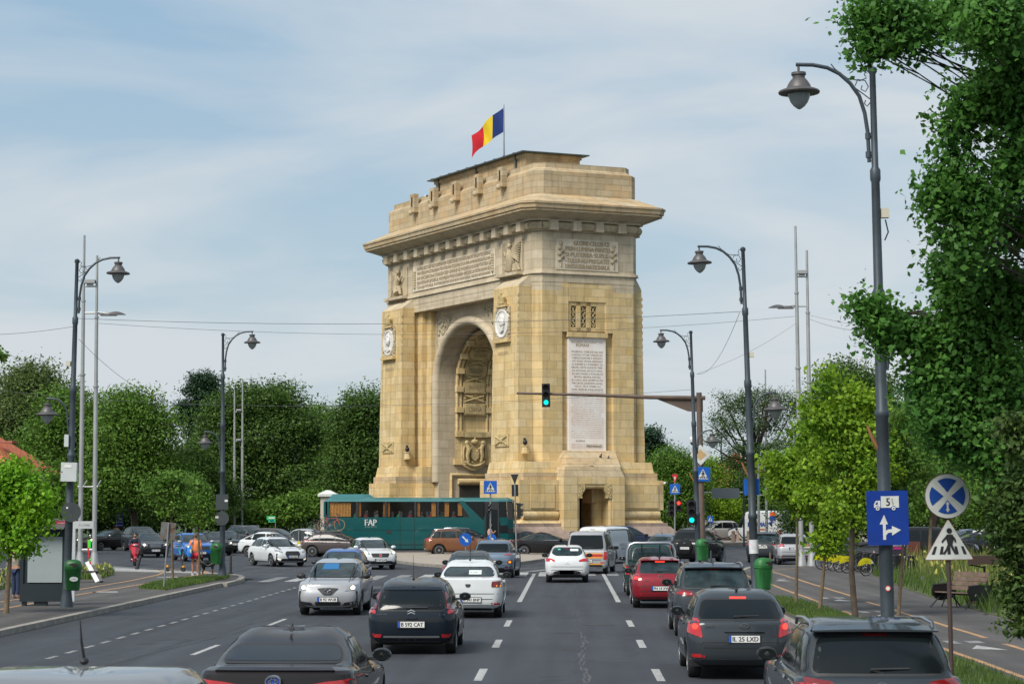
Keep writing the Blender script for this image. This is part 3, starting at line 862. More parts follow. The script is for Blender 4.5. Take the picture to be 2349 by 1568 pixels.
# --- leaf-and-block frieze (modillions) and the cornice
b = AB()
def rope(p0, q0, p1, q1):
 n = int(math.hypot(p1 - p0, q1 - q0) / .17)
 b.tube([(p0, q0, 22.1), (p1, q1, 22.1)], .30, 8, S_c)
 for i in range(n):
  t = (i + .5) / n; p = p0 + (p1 - p0) * t; q = q0 + (q1 - q0) * t
  b.ell((p + random.uniform(-.03, .03), q + (-.12 if abs(q1 - q0) < .1 else 0), 22.1 + random.uniform(-.16, .16)), (.13, .22, .13), S_c, None, 6, 5)
for g in ((.4, -.15, PL - .4, -.15), (-.15, .4, -.15, QW - .4), (.4, QW + .15, PL - .4, QW + .15), (PL + .15, .4, PL + .15, QW - .4), (.45, -.15, -.15, .45), (-.15, QW - .45, .45, QW + .15)): rope(*g)
b.build('leaf_moulding', arch)
b = AB()
for i in range(13):
 p = 1.35 + i * 1.85
 for q in (-.38, QW + .38): b = AB(); b.box((p, q, 22.1), (.62, .5, .66), S_g, tx=.9); b.build('corbel', arch)
for i in range(4):
 q = 1.1 + i * 1.72
 for p in (-.38, PL + .38): b = AB(); b.box((p, q, 22.1), (.5, .62, .66), S_g, ty=.9); b.build('corbel', arch)
b = AB()
def crn(z0, z1, e0, e1, m, c=.9):
 def ol(e): k = .5 + e * .14; return [(-e + k, -e), (PL + e - k, -e), (PL + e, -e + k), (PL + e, QW + e - k), (PL + e - k, QW + e), (-e + k, QW + e), (-e, QW + e - k), (-e, -e + k)]
 b.prism(ol(e0), z0, z1, m, top=ol(e1))
crn(21.75, 21.85, .12, .12, S_g); crn(21.85, 22.42, 0, 0, S_g); crn(22.42, 22.55, .35, .4, S_g); crn(22.55, 22.95, .45, 1.35, S_g)
crn(22.95, 23.12, 1.38, 1.38, S_at); crn(23.12, 23.42, 1.46, 1.50, S_at); crn(23.42, 23.54, 1.56, 1.56, S_at)
crn(23.54, 24.25, 1.5, .1, S_at)
b.build('cornice', arch)
# --- attic
b = AB()
b.ch(.0, PL, -.0, QW, 24.25, 25.9, S_at, .6)
b.ch(.0, PL, -.0, QW, 25.9, 26.15, S_at, .6, .3)
b.ch(.3, PL - .3, .3, QW - .3, 26.15, 26.5, S_at, .6)
b.build('attic', arch)
b = AB()
b.bb(4.0, 18.6, 1.3, 5.5, 26.5, 27.7, S_at); b.bb(3.9, 18.7, 1.2, 5.6, 27.45, 27.72, S_at)
b.build('attic_block', arch)
b = AB()
b.prism([(3.5, .8), (19.1, .8), (19.1, 6.0), (3.5, 6.0)], 27.72, 27.80, M_roofm)
b.prism([(3.5, .8), (19.1, .8), (19.1, 6.0), (3.5, 6.0)], 27.80, 28.22, M_roofm, top=[(7, 3.7), (17, 3.7), (17, 3.9), (7, 3.9)])
for i in range(10): b.tube([(5.0 + i * 1.5, .85, 27.82), (7.1 + i * 1.05, 3.6, 28.24)], .05, 4, M_roofm)
for p in (5.3, 11.5, 17.9): b.tube([(p, 1.2, 27.7), (p, 1.2, 26.6)], .09, 6, M_roofm)
b.build('roof', arch)
for p in (4.6, 8.3, 12.0, 15.7, 19.2):
 for sg in (-1, 1):
  q = 0 if sg < 0 else QW
  b = AB(); b.bb(p - .38, p + .38, min(q, q + sg * .36), max(q, q + sg * .36), 25.3, 26.7, S_at)
  b.box((p, q + sg * .37, 26.1), (.16, .06, .7), M_dark)
  b.ell((p, q + sg * .46, 25.28), (.17, .2, .2), S_c, None, 10, 7)
  b.build('attic_buttress', arch)
b = AB(); b.bb(-.3, .3, 0, .01, 26, 26.01, S_at)
# --- the short (right) face: niche, three relief windows, marble tablet
b = AB()
b.bb(.0, .28, 1.98, 2.44, 14.9, 18.27, S_y); b.bb(.0, .28, 5.30, 5.83, 14.9, 18.27, S_y); b.bb(.02, .28, 2.44, 5.30, 17.0, 18.27, S_y)
b.bb(.1, .28, 2.44, 2.68, 15.0, 17.0, S_y); b.bb(.1, .28, 3.10, 3.42, 15.0, 17.0, S_y); b.bb(.1, .28, 3.86, 4.20, 15.0, 17.0, S_y); b.bb(.1, .28, 4.62, 5.3, 15.0, 17.0, S_y)
b.bb(.1, .28, 2.68, 4.62, 16.72, 17.0, S_y); b.bb(.1, .28, 2.68, 4.62, 15.0, 15.25, S_y)
b.bb(-.1, .28, 2.36, 5.38, 14.55, 14.9, S_y)
b.build('niche_frame', arch)
for qc in (2.89, 3.64, 4.41):
 b = AB(); b.bb(.24, .3, qc - .2, qc + .2, 15.25, 16.72, M_dark)
 for sg in (-1, 1):
  b.tube([(.2, qc + sg * .13 * math.sin(i * 1.1), 15.3 + i * .14) for i in range(11)], .035, 5, S_cy)
 for i in range(14): b.ell((.19, qc + random.uniform(-.14, .14), 15.35 + i * .1), (.05, .06, .05), S_cy, None, 6, 4)
 b.build('pierced_relief_window', arch)
b = AB(); b.bb(.06, .28, 2.47, 5.29, 6.86, 14.55, S_pk); b.build('marble_tablet', arch)
b = AB(); y0 = 14.42
LN = ['BUCURESTI 14/27 AUGUST 1916', 'ROMANI', '', 'RAZBOIUL CARE DE DOI ANI', 'A INCINS TOT MAI STRANS HO-', '-TARELE NOASTRE A SDRUNCI-', '-NAT ADANC VECHIUL ASEZAMANT', 'AL EUROPEI SI A INVEDERAT CA', 'PENTRU VIITOR NUMAI PE TEME-', '-IUL NATIONAL SE POATE ASIGU-', '-RA VIATA PASNICA A POPOARELOR', 'PENTRU NEAMUL NOSTRU', 'EL A ADUS ZIUA ASTEPTATA DE', 'VEACURI DE CONSTIINTA NATIO-', '-NALA, ZIUA UNIRII LUI', 'DUPA VREMURI INDELUNGATE']
L2 = ['DE NENOROCIRI SI DE GRELE INCERCARI', 'INAINTASII NOSTRII AU REUSIT SA', 'INTEMEIEZE STATUL ROMAN PRIN UNI-', '-REA PRINCIPATELOR PRIN RAZBOIUL', 'INDEPENDENTEI, PRIN MUNCA LOR NEO-', '-BOSITA PENTRU RENASTEREA NATIONALA', 'ASTAZI NE ESTE DAT NOUA SA', 'INTREGIM OPERA LOR, INCHEGAND PENTRU', 'TOTDEAUNA CEEA CE MIHAI VITEAZUL A', 'INFAPTUIT NUMAI PENTRU O CLIPA', 'UNIREA ROMANILOR DE PE CELE', 'DOUA PARTI ALE CARPATILOR', 'DE NOI ATARNA ASTAZI SA SCAPAM DE', 'SUB STAPANIREA STREINA PE FRATII NOSTRI', 'DE PESTE MUNTI SI DIN PLAIURILE BUCOVINEI', 'UNDE STEFAN CEL MARE DOARME SOMNUL', 'LUI DE VECI. IN NOI IN VIRTUTILE, IN VITE-', '-JIA NOASTRA STA PUTINTA DE A LE REDA', 'DREPTUL CA INTR-O ROMANIE INTREGITA', 'SI LIBERA DELA TISA PANA LA MARE SA', 'PROPASEASCA IN PACE POTRIVIT DATINELOR', 'SI ASPIRATIUNILOR GINTEI NOASTRE']
z = 14.25
for i, s in enumerate(LN):
 if not s: z -= .12; continue
 h = .13 if i != 1 else .22
 w = 2.35 if i not in (1, 11, 14) else (.95 if i == 1 else 2.0)
 add_text(b, s, w, h, onright(3.88 - (.35 if i == 1 else 0), z, .05), M_let2, .004); z -= .215 if i != 1 else .33
z += .05
for s in L2:
 add_text(b, s, 2.45 if len(s) > 28 else 2.1, .075, onright(3.88, z, .05), M_letp, .004); z -= .148
add_text(b, 'ROMANI', .65, .15, onright(3.35, z - .08, .05), M_let2, .004);
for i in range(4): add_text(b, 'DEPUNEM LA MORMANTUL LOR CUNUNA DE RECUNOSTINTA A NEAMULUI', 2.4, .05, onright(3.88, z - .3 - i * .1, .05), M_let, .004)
add_text(b, 'FERDINAND', 1.15, .16, onright(4.4, 7.15, .05), M_let2, .004, bold=.006)
b.build('tablet_lettering', arch)
# --- stepped foot and plinth, portal in the short face
def foot(p0, p1, near):
 def L(b, e, eq, er, ef, z0, z1, g, m):
  a_, c_ = (-e, p1) if near else (p0, PL + ef)
  fa, fb = (-e, 4.05 + .25 * (2.1 - eq if eq < 2.1 else 0) / .5) if near else (19.15, PL + ef)
  gl, gr = (g, 0) if near else (0, g)
  def P(pa, pb, qa, qb, g0, g1, g2, g3): b.prism([(pa, qa), (pb, qa), (pb, qb), (pa, qb)], z0, z1, m, top=[(pa + g0, qa + g2), (pb - g1, qa + g2), (pb - g1, qb - g3), (pa + g0, qb - g3)])
  P(fa, fb, -eq, .0, g, g, g, 0)
  if near and z0 < 4.7:
   P(a_, c_, 0, 1.72, gl, gr, 0, 0); P(a_, c_, 4.62, QW + er, gl, gr, 0, g); P(2.2, c_, 1.72, 4.62, 0, 0, 0, 0)
   if z1 > 4.5: b.bb(a_, 2.2, 1.72, 4.62, 4.5, z1, m)
  else: P(a_, c_, 0, QW + er, gl, gr, 0, g)
 for nm, rows in (('plinth', ((1.0, 1.42, .45, -1.58, 5.32, 6.05, .12, S_y), (1.35, 1.6, .5, -1.62, 4.82, 5.32, .0, S_at), (1.75, 2.1, .72, -1.95, 2.8, 4.82, 0, S_y))), ('plinth_core', ((1.4, 1.7, .35, -2.2, .2, 2.8, 0, S_y),)),
   ('granite_base', ((1.8, 2.1, .7, -1.9, 1.95, 2.2, .2, S_y), (2.0, 2.3, .9, -1.8, 1.72, 1.95, 0, S_r), (2.8, 3.0, 1.7, -1.0, .95, 1.72, .7, S_r), (2.9, 3.1, 1.8, -.9, .5, .95, 0, S_r), (3.3, 3.5, 2.2, -.5, 0, .5, 0, S_r)))):
  b = AB()
  for r in rows: L(b, *r)
  if nm == 'plinth' and near:
   for qa, qb in ((-1.3, .45), (5.35, QW + .3)): b.bb(-1.82, -1.75, qa, qb, 2.95, 4.55, S_y)
  b.build(nm, arch)
 b = AB(); e = 1.5; eq = 1.8
 if near: T = (((-e, -eq, 2.5), (-e, .75, 2.5)), ((-e, 5.4, 2.5), (-e, QW + .45, 2.5)), ((-e, -eq, 2.5), (4.4, -eq, 2.5)))
 else: T = (((PL - 2.1, -eq, 2.5), (19.4, -eq, 2.5)),)
 for t in T: b.tube(t, .33, 14, S_y)
 b.build('base_roll_moulding', arch)
foot(0, 6.9, True); foot(18.0, PL, False)
b = AB()
fr = -2.35
b.bb(fr, .2, .82, 1.84, .3, 5.0, S_y); b.bb(fr, .2, 4.42, 5.34, .3, 5.0, S_y)
b.bb(fr, .2, 1.84, 4.42, 4.55, 5.0, S_y)
q0, q1 = 1.6, 6.15
b.prism([(0, 0)] * 0 or [(fr, .82), (.2, .82), (.2, 5.34), (fr, 5.34)], 5.0, 5.72, S_at, top=[(fr + .25, 1.05), (.2, 1.05), (.2, 5.1), (fr + .25, 5.1)])
b.prism([(-1.9, 1.3), (.25, 1.3), (.25, 5.3), (-1.9, 5.3)], 5.72, 6.85, S_at, top=[(-.25, 2.0), (.25, 2.0), (.25, 5.8), (-.25, 5.8)])
b.build('portal', arch)
b = AB()
b.tube([(fr + .25, 2.17, 4.42), (fr + .25, 4.15, 4.42)], .2, 10, S_y)
b.tube([(fr + .2, 1.94, 1.0), (fr + .2, 1.94, 3.6)], .12, 8, S_y); b.tube([(fr + .2, 4.34, 1.0), (fr + .2, 4.34, 3.6)], .12, 8, S_y)
for qc, sg in ((2.04, 1), (4.22, -1)):
 M = onright(qc, 4.1, fr + .05)
 flat(b, rnd([(-.2, -.5), (.1 * sg + .05 * sg, -.5), (.16 * sg, -.2), (.36 * sg, .05), (.36 * sg, .5), (-.2, .5)], .02), M, S_cy, .04, .4) if sg > 0 else flat(b, [(.2, -.5), (-.15, -.5), (-.16, -.2), (-.36, .05), (-.36, .5), (.2, .5)][::-1], M, S_cy, .04, .4)
 for i in range(12): b.ell((random.uniform(-.15, .15), -.06, -.4 + i * .075), (.06, .04, .05), S_cy, M, 6, 4)
b.build('portal_carving', arch)
b = AB()  # passage behind the portal
b.bb(2.15, 2.25, 1.6, 4.8, .3, 4.6, M_dark); b.bb(-1.5, 2.2, 1.65, 1.75, .3, 4.6, S_y); b.bb(-1.5, 2.2, 4.55, 4.65, .3, 4.6, S_y); b.bb(-2.3, 2.2, 1.84, 4.42, .2, .32, S_y)
b.tube([(-.6, 4.2, .3), (-.6, 4.2, 3.3)], .42, 12, S_y); b.box((-.4, 4.2, 3.9), (1.3, 1.2, 1.2), S_y)
b.build('passage', arch)
b = AB()
add_text(b, 'REGELE SI REGINA', 1.6, .22, onright(3.1, 5.25, fr + .14), M_let2, .02); b.ell((fr + .4, 3.1, 5.75), (.03, .2, .07), M_let2, None, 8, 5)
b.build('portal_lettering', arch)
# opening: inner doorsteps between piers
b = AB(); b.bb(6.9, 18.0, .9, QW - .9, .05, .12, S_r); b.build('passage_floor', arch)
# flag with its pole
fp = empty('flagpole', (0, 0, 0), 0, 'thin grey flagpole with a blue, yellow and red flag on top of the arch', 'flagpole')
pf, qf2 = 10.7, 3.0
fx, fy = _o[0] + _A[0] * pf + _B[0] * qf2, _o[1] + _A[1] * pf + _B[1] * qf2
fp.location = (fx, fy, 28.2)
M_pole = mat('galvanised_steel', (.30, .31, .32), .45, .6, var=.15, vscale=4)
mb = MB(); mb.tube([(0, 0, 0), (0, 0, .9), (0, 0, 4.2)], [.09, .06, .03], 8, M_pole); mb.build('pole', fp)
fl = MB(); FB, FY, FR = mat('flag_blue', (.008, .03, .16), .8), mat('flag_yellow', (.80, .58, .02), .8), mat('flag_red', (.55, .01, .02), .8)
nx, nz = 30, 14
vs = []
for i in range(nx + 1):
 for j in range(nz + 1):
  a = i / nx; c = j / nz
  x = -a * 2.3 - .05; z = 3.95 - c * 1.75 * (1 - .1 * a) - a * (1.55 + .55 * a)
  x += .10 * math.sin(c * 3) * a; yv = .30 * math.sin(a * 10 + c * 2.6) * a ** .5; x += .05 * math.sin(a * 10 + c * 2)
  z += .06 * math.sin(a * 7 + c * 3); vs.append((x, yv, z))
for k, m_ in enumerate((FB, FY, FR)):
 a, c = k * nx // 3, (k + 1) * nx // 3
 fl.add([vs[i * (nz + 1) + j] for i in range(a, c + 1) for j in range(nz + 1)], [((i) * (nz + 1) + j, (i + 1) * (nz + 1) + j, (i + 1) * (nz + 1) + j + 1, i * (nz + 1) + j + 1) for i in range(c - a) for j in range(nz)], m_, True)
fl.build('flag', fp, clean=True)
def AW(p, q, z): return Vector((_o[0] + _A[0] * p + _B[0] * q, _o[1] + _A[1] * p + _B[1] * q, z))
M_pig = mat('pigeon_grey', (.03, .03, .04), .7)
for k, (q, z, s_, lb) in enumerate(((4.3, 6.35, 1, 'dark pigeon perched on the sloping stone above the portal, left of the two'), (4.85, 6.2, .9, 'dark pigeon perched on the sloping stone above the portal, right of the two'))):
 mb = MB(); mb.tube([(.16, 0, -.02), (.05, 0, .05), (-.08, 0, .12), (-.12, 0, .2)], [.02, .08, .075, .035], 8, M_pig); mb.ell((-.14, 0, .25), (.05, .04, .05), M_pig); mb.tube([(-.17, 0, .25), (-.21, 0, .24)], [.015, .003], 5, M_pig)
 mb.tube([(0, .03, 0), (0, .03, -.1)], .01, 4, M_pig); mb.tube([(0, -.03, 0), (0, -.03, -.1)], .01, 4, M_pig)
 o = mb.build('pigeon'); o.location = AW(-1.6 + (6.45 - 5.72) * .9, q, z); tag(o, lb, 'pigeon', 'pigeons on the arch'); o.rotation_euler = (0, 0, 2.2)
def acam(p, q, z, rz, lb):
 e_ = empty('security_camera', AW(p, q, z), rz, lb, 'camera', 'cameras on the arch')
 mb = MB(); mb.box((0, .15, 0), (.1, .3, .08), M_wh); mb.build('bracket', e_)
 mb = MB(); mb.tube([(0, 0, 0), (0, -.4, -.05)], .09, 8, M_wh); mb.ell((0, -.42, -.05), (.07, .05, .07), M_blk); mb.build('camera_body', e_)
M_wh = mat('white_enamel', (.7, .7, .7), .4)
acam(17.0, -.25, 26.3, .3, 'white security camera on the attic wall under the roof edge')
acam(6.8, .2, 5.1, .5, 'small white camera low on the inner pier beside the archway')
acam(-1.95, QW + .7, 4.65, .2, 'white camera at the right end of the plinth')
# ================================================================== VEHICLES
def paint(name, col, metal=.35, rough=.32):
 return mat(name, col, .5, metal * .4, coat=.65 if max(col) < .1 else .9, spec=.2, var=.06, vscale=1.5)
M_glass = mat('tinted_glass', (.007, .010, .011), .13, spec=.38)
M_glass2 = mat('clear_car_glass', (.035, .058, .062), .05, var2=(.008, .014, .016), vscale=2.6, spec=.45)
M_tyre = mat('tyre_rubber', (.018, .018, .019), .85)
M_rim = mat('alloy', (.42, .43, .44), .3, .8)
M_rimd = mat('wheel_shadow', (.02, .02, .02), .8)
M_trim = mat('black_trim', (.022, .023, .025), .55)
M_gap = mat('panel_gap', (.012, .012, .013), .8)
M_chr = mat('chrome', (.45, .46, .48), .3, 1.0)
M_red = mat('tail_light_red', (.42, .012, .015), .15, coat=1.0)
M_redd = mat('tail_light_dark', (.16, .008, .010), .15, coat=1.0)
M_redl = mat('brake_light_lit', (.8, .03, .02), .2, emit=(1, .05, .03), estr=1.6)
M_amb = mat('amber_light', (.75, .25, .02), .25, emit=(1, .35, .03), estr=.8)
M_lens = mat('headlamp_glass', (.30, .32, .34), .1, .3, coat=1)
M_lit = mat('headlamp_lit', (1, .9, .7), .2, emit=(1, .82, .5), estr=1.3)
M_plw = mat('plate_white', (.72, .72, .70), .5)
M_plb = mat('plate_blue', (.02, .08, .42), .5)
M_plt = mat('plate_letters', (.015, .015, .02), .6)
M_und = mat('underbody', (.008, .008, .009), .9)
M_seat = mat('seat_cloth', (.05, .05, .055), .9)
# levels: zr,zm,zf (of H), sr,sf (of L), w (of W/2), rr,rf (m), br,bf (m)
KIND = {
 'hatch': dict(lv=[(.17, .15, .15, .030, .965, .86, .25, .30, .05, .12), (.24, .20, .22, .006, .992, .955, .30, .38, .06, .16), (.42, .40, .36, .0, 1., 1., .30, .42, .07, .18), (.56, .56, .48, .010, .990, .995, .28, .45, .07, .2), (.645, .64, .565, .03, .955, .955, .26, .45, .07, .2),
  (.665, .66, .665, .045, .735, .875, .24, .30, .08, .24), (.925, .95, .935, .150, .530, .69, .20, .25, .07, .16), (.985, 1., .975, .21, .46, .48, .2, .25, .05, .1)],
 gh=(.085, .19, .525, .695), pil=[(.235, .262), (.455, .445)], ax=(.185, .80)),
 'sedan': dict(lv=[(.17, .15, .15, .030, .965, .86, .25, .30, .05, .12), (.24, .20, .22, .004, .992, .955, .28, .38, .05, .16), (.42, .40, .36, .0, 1., 1., .28, .42, .05, .18), (.60, .57, .48, .006, .990, .995, .26, .45, .05, .2), (.685, .64, .57, .02, .955, .95, .24, .45, .05, .2),
  (.705, .665, .665, .135, .725, .86, .20, .30, .10, .24), (.90, .945, .93, .295, .525, .66, .20, .25, .10, .16), (.965, 1., .97, .35, .47, .46, .2, .25, .08, .1)],
 gh=(.165, .305, .52, .685), pil=[(.275, .325), (.465, .455)], ax=(.20, .815)),
 'suv': dict(lv=[(.18, .16, .17, .030, .965, .86, .22, .28, .04, .10), (.26, .22, .24, .004, .990, .965, .26, .34, .05, .13), (.42, .40, .38, .0, 1., 1., .27, .38, .06, .15), (.56, .56, .50, .008, .992, .995, .26, .40, .06, .16), (.635, .635, .60, .025, .955, .96, .25, .40, .06, .17),
  (.655, .655, .665, .038, .735, .885, .22, .28, .07, .2), (.925, .945, .935, .125, .535, .73, .18, .22, .06, .14), (.985, 1., .98, .17, .48, .54, .2, .22, .05, .1)],
 gh=(.075, .15, .53, .695), pil=[(.215, .232), (.45, .44)], ax=(.195, .80)),
 'van': dict(lv=[(.14, .13, .14, .02, .97, .88, .12, .28, .02, .10), (.20, .17, .19, .003, .992, .97, .14, .34, .03, .12), (.34, .33, .32, .0, 1., 1., .14, .38, .03, .14), (.46, .46, .42, .003, .992, 1., .14, .40, .03, .15), (.53, .535, .50, .008, .965, .985, .14, .38, .03, .16),
  (.55, .555, .56, .012, .84, .955, .14, .25, .03, .2), (.93, .945, .92, .035, .66, .83, .14, .2, .03, .14), (.985, 1., .98, .07, .60, .66, .2, .22, .03, .1)],
 gh=(.04, .05, .66, .81), pil=[(.30, .30), (.57, .56)], ax=(.17, .82)),
}
NSIDE = 44
def z_lo(z): return z < 1.05
def ringpts(s0, s1, w, rr, rf, zr, zm, zf, br, bf, NF=5, NC=5):
 P = []
 wr, wf = w * .98, w * .955
 if z_lo(zm): rf *= .72; bf *= .72
 rr = min(rr, wr * .8); rf = min(rf, wf * .8)
 ya, yb = s0 + rr + br, s1 - rf - bf
 for i in range(NF):
  t = i / NF; x = t * (wr - rr); P.append((x, s0 + br * (x / wr) ** 2))
 for i in range(NC):
  a = PI / 2 * i / NC; P.append((wr - rr + rr * math.sin(a), s0 + br * ((wr - rr) / wr) ** 2 + (ya - (s0 + br * ((wr - rr) / wr) ** 2)) * (1 - math.cos(a))))
 for i in range(NSIDE + 1):
  t = i / NSIDE; y = ya + (yb - ya) * t
  k = 1 - abs(2 * t - 1) ** 2.6
  x = (wr + (w - wr) * k) if t < .5 else (wf + (w - wf) * k)
  P.append((x, y))
 ye = s1 - bf * ((wf - rf) / wf) ** 2
 for i in range(1, NC + 1):
  a = PI / 2 * i / NC; P.append((wf - rf + rf * math.cos(a), yb + (ye - yb) * math.sin(a)))
 for i in range(1, NF + 1):
  t = 1 - i / NF; x = t * (wf - rf); P.append((x, s1 - bf * (x / wf) ** 2))
 out = []
 for x, y in P:
  t = (y - s0) / (s1 - s0) * 2 - 1
  t = max(-1, min(1, t))
  z = zm + (zf - zr) / 2 * t + ((zf + zr) / 2 - zm) * t * t
  out.append((x, y, z))
 return out
def crom(P, t):
 n = len(P) - 1; i = min(int(t), n - 1); f = t - i
 p0, p1, p2, p3 = P[max(i - 1, 0)], P[i], P[i + 1], P[min(i + 2, n)]
 return [.5 * (2 * b + (c - a) * f + (2 * a - 5 * b + 4 * c - d) * f * f + (3 * b - a - 3 * c + d) * f ** 3) for a, b, c, d in zip(p0, p1, p2, p3)]
_wm = {}
def wheel_mesh(r, w, style):
 k = (round(r, 3), round(w, 3), style)
 if k in _wm: return _wm[k]
 RX = Matrix.Rotation(PI / 2, 4, 'Y')
 t = MB(); t.lathe([(r * .62, -w / 2), (r * .93, -w / 2), (r, -w * .36), (r, w * .36), (r * .93, w / 2), (r * .66, w / 2), (r * .62, w * .4)], 26, M_tyre, RX, cap=False)
 a = t.build('tyre'); ta = a.data
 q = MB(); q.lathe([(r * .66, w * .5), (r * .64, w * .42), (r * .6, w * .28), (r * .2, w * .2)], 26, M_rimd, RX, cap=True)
 q.lathe([(r * .64, w * .44), (r * .68, w * .52), (r * .63, w * .53), (r * .59, w * .40)], 26, M_rim, RX, cap=False)
 n = {0: 5, 1: 7, 2: 10}[style]
 for i in range(n):
  an = 2 * PI * i / n
  M = Matrix.Rotation(an, 4, 'X')
  q.add([(w * .46, -r * .07, r * .12), (w * .46, r * .07, r * .12), (w * .50, r * .045 + .01, r * .64), (w * .50, -r * .045 - .01, r * .64),
    (w * .36, -r * .07, r * .12), (w * .36, r * .07, r * .12), (w * .40, r * .045, r * .64), (w * .40, -r * .045, r * .64)], [(0, 1, 2, 3), (0, 3, 7, 4), (1, 5, 6, 2)], M_rim, False, M)
 q.lathe([(r * .17, w * .3), (r * .17, w * .5), (r * .05, w * .53)], 12, M_rim, RX)
 b = q.build('rim'); tb = b.data
 bpy.data.objects.remove(a); bpy.data.objects.remove(b)
 _wm[k] = (ta, tb)
 return _wm[k]
class Car:
 def __init__(s, name, label, kind, L, W, H, pm, loc, hdg, rear=True, ax=None, rw=.32, tw=.21, style=0, glass=None, lv=None, gh=None, pil=None, cat='car', group='cars in the traffic', arch_r=None, trim=False, lo=False, **kw):
  K = KIND[kind]; s.L, s.W, s.H = L, W, H; s.kind = kind; s.pm = pm; s.glass = glass or M_glass; s.lo = lo
  s.lv = [list(x) for x in (lv or K['lv'])]
  s.gh = gh or K['gh']; s.pil = pil if pil is not None else K['pil']
  s.ax = [a * L for a in (ax or K['ax'])]; s.r = rw
  s.root = empty(name, loc, -R_(hdg), label, cat, group)
  P = []
  for (zr, zm, zf, sr, sf, w, rr, rf, br, bf) in s.lv:
   P.append([sr * L, sf * L, w * W / 2, rr, rf, zr * H, zm * H, zf * H, br, bf])
  rings = []
  for i in range(0, 5 * 3 + 1): rings.append(crom(P[:6], i / 3))
  p5, p6 = P[5], P[6]
  for i in range(1, 5):
   t = i / 5; r = [a + (b - a) * t for a, b in zip(p5, p6)]; r[2] += .035 * math.sin(PI * t); r[0] -= .02 * math.sin(PI * t); r[1] += .03 * math.sin(PI * t); rings.append(r)
  mid = [(a + b) / 2 for a, b in zip(P[6], P[7])]
  mid[5] += .012 * H; mid[6] += .012 * H; mid[7] += .012 * H
  cen = list(P[7]); c0, c1 = cen[0], cen[1]; cen[0] = c0 + (c1 - c0) * .3; cen[1] = c1 - (c1 - c0) * .3; cen[2] *= .25; cen[3] *= .25; cen[4] *= .25; cen[8] = cen[9] = .01
  for k in (5, 6, 7): cen[k] += .008 * H
  rings += [P[6], mid, P[7], cen]
  ra = arch_r or rw + .055
  v = []; M = None
  for r in rings:
   h = ringpts(*r)
   full = h + [(-x, y, z) for x, y, z in h[-2:0:-1]]
   M = len(full)
   for x, y, z in full:
    if abs(x) > W / 2 * .62 and z < rw + ra + .02:
     for a in s.ax:
      d = abs(y - a)
      if d < ra:
       zz = rw + math.sqrt(ra * ra - d * d)
       if z < zz: z = zz
    v.append((x, y, z))
  f = []
  for j in range(len(rings) - 1):
   for k in range(M):
    f.append((j * M + k, j * M + (k + 1) % M, (j + 1) * M + (k + 1) % M, (j + 1) * M + k))
  f.append(tuple((len(rings) - 1) * M + k for k in range(M)))
  s.bvh = BVHTree.FromPolygons(v, f)
  b = MB(); b.add(v, f, pm, True)
  s.bmb = b
  s.body = b.build('body', s.root, angle=28, clean=True)
  s.zb5 = [x * H for x in s.lv[5][:3]]; s.zt6 = [x * H for x in s.lv[6][:3]]
  u = MB(); zl = .15 * H
  a0, a1 = s.ax
  u.bb(-W / 2 + .30, W / 2 - .30, .06 * L, L * .95, zl * .9, H * .5, M_und)
  for y0, y1 in ((.05 * L, a0 - ra), (a0 + ra, a1 - ra), (a1 + ra, L * .96)):
   if y1 > y0: u.bb(-W / 2 + .09, W / 2 - .09, y0, y1, zl, H * .45, M_und)
  for a in s.ax:
   for sg in (-1, 1):
    n = 10; vs = []
    for i in range(n + 1):
     t = PI * i / n; y = a + ra * math.cos(t); z = rw + ra * math.sin(t)
     vs += [(sg * (W / 2 - .045), y, z), (sg * (W / 2 - .31), y, z)]
    u.add(vs, [(2 * i, 2 * i + 1, 2 * i + 3, 2 * i + 2) for i in range(n)], M_und)
  u.build('underbody', s.root)
  for a in s.ax:
   for sg in (-1, 1):
    w = bpy.data.objects.new('wheel', None); COL.objects.link(w); w.parent = s.root
    w.location = (sg * (W / 2 - tw / 2 - .055), a, rw); w.rotation_euler = (0, 0, 0 if sg > 0 else PI)
    w.rotation_euler.x = random.uniform(0, 1)
    ta, tb = wheel_mesh(rw, tw, style)
    for nm, me in (('tyre', ta), ('rim', tb)):
     o = bpy.data.objects.new(nm, me); COL.objects.link(o); o.parent = w
  s.sidewin(); s.ends(**kw)
 def panel(s, mb, poly, d, m, off=.006, step=.09, mirror=False, skirt=True):
  poly = [Vector((p[0], p[1])) for p in poly]
  bnd = []
  n = len(poly)
  for i in range(n):
   a, b = poly[i], poly[(i + 1) % n]; k = max(1, int((b - a).length / step))
   for j in range(k): bnd.append(a.lerp(b, j / k))
  q = []
  for p in bnd:
   if not q or (p - q[-1]).length > 1e-4: q.append(p)
  if (q[0] - q[-1]).length < 1e-4: q.pop()
  bnd = q; n = len(bnd)
  if n < 3: return
  xs = [p.x for p in bnd]; ys = [p.y for p in bnd]
  pts = list(bnd)
  def inside(p):
   c = False
   for i in range(n):
    a, b = bnd[i], bnd[i - 1]
    if (a.y > p.y) != (b.y > p.y) and p.x < (b.x - a.x) * (p.y - a.y) / (b.y - a.y) + a.x: c = not c
   return c
  x = min(xs) + step / 2
  while x < max(xs):
   y = min(ys) + step / 2
   while y < max(ys):
    p = Vector((x, y))
    if inside(p) and min((p - b).length for b in bnd) > step * .4: pts.append(p)
    y += step
   x += step
  try: vv, ee, ff, *_ = delaunay_2d_cdt(pts, [], [list(range(n))], 1, 1e-6)
  except Exception: return
  if not ff: return
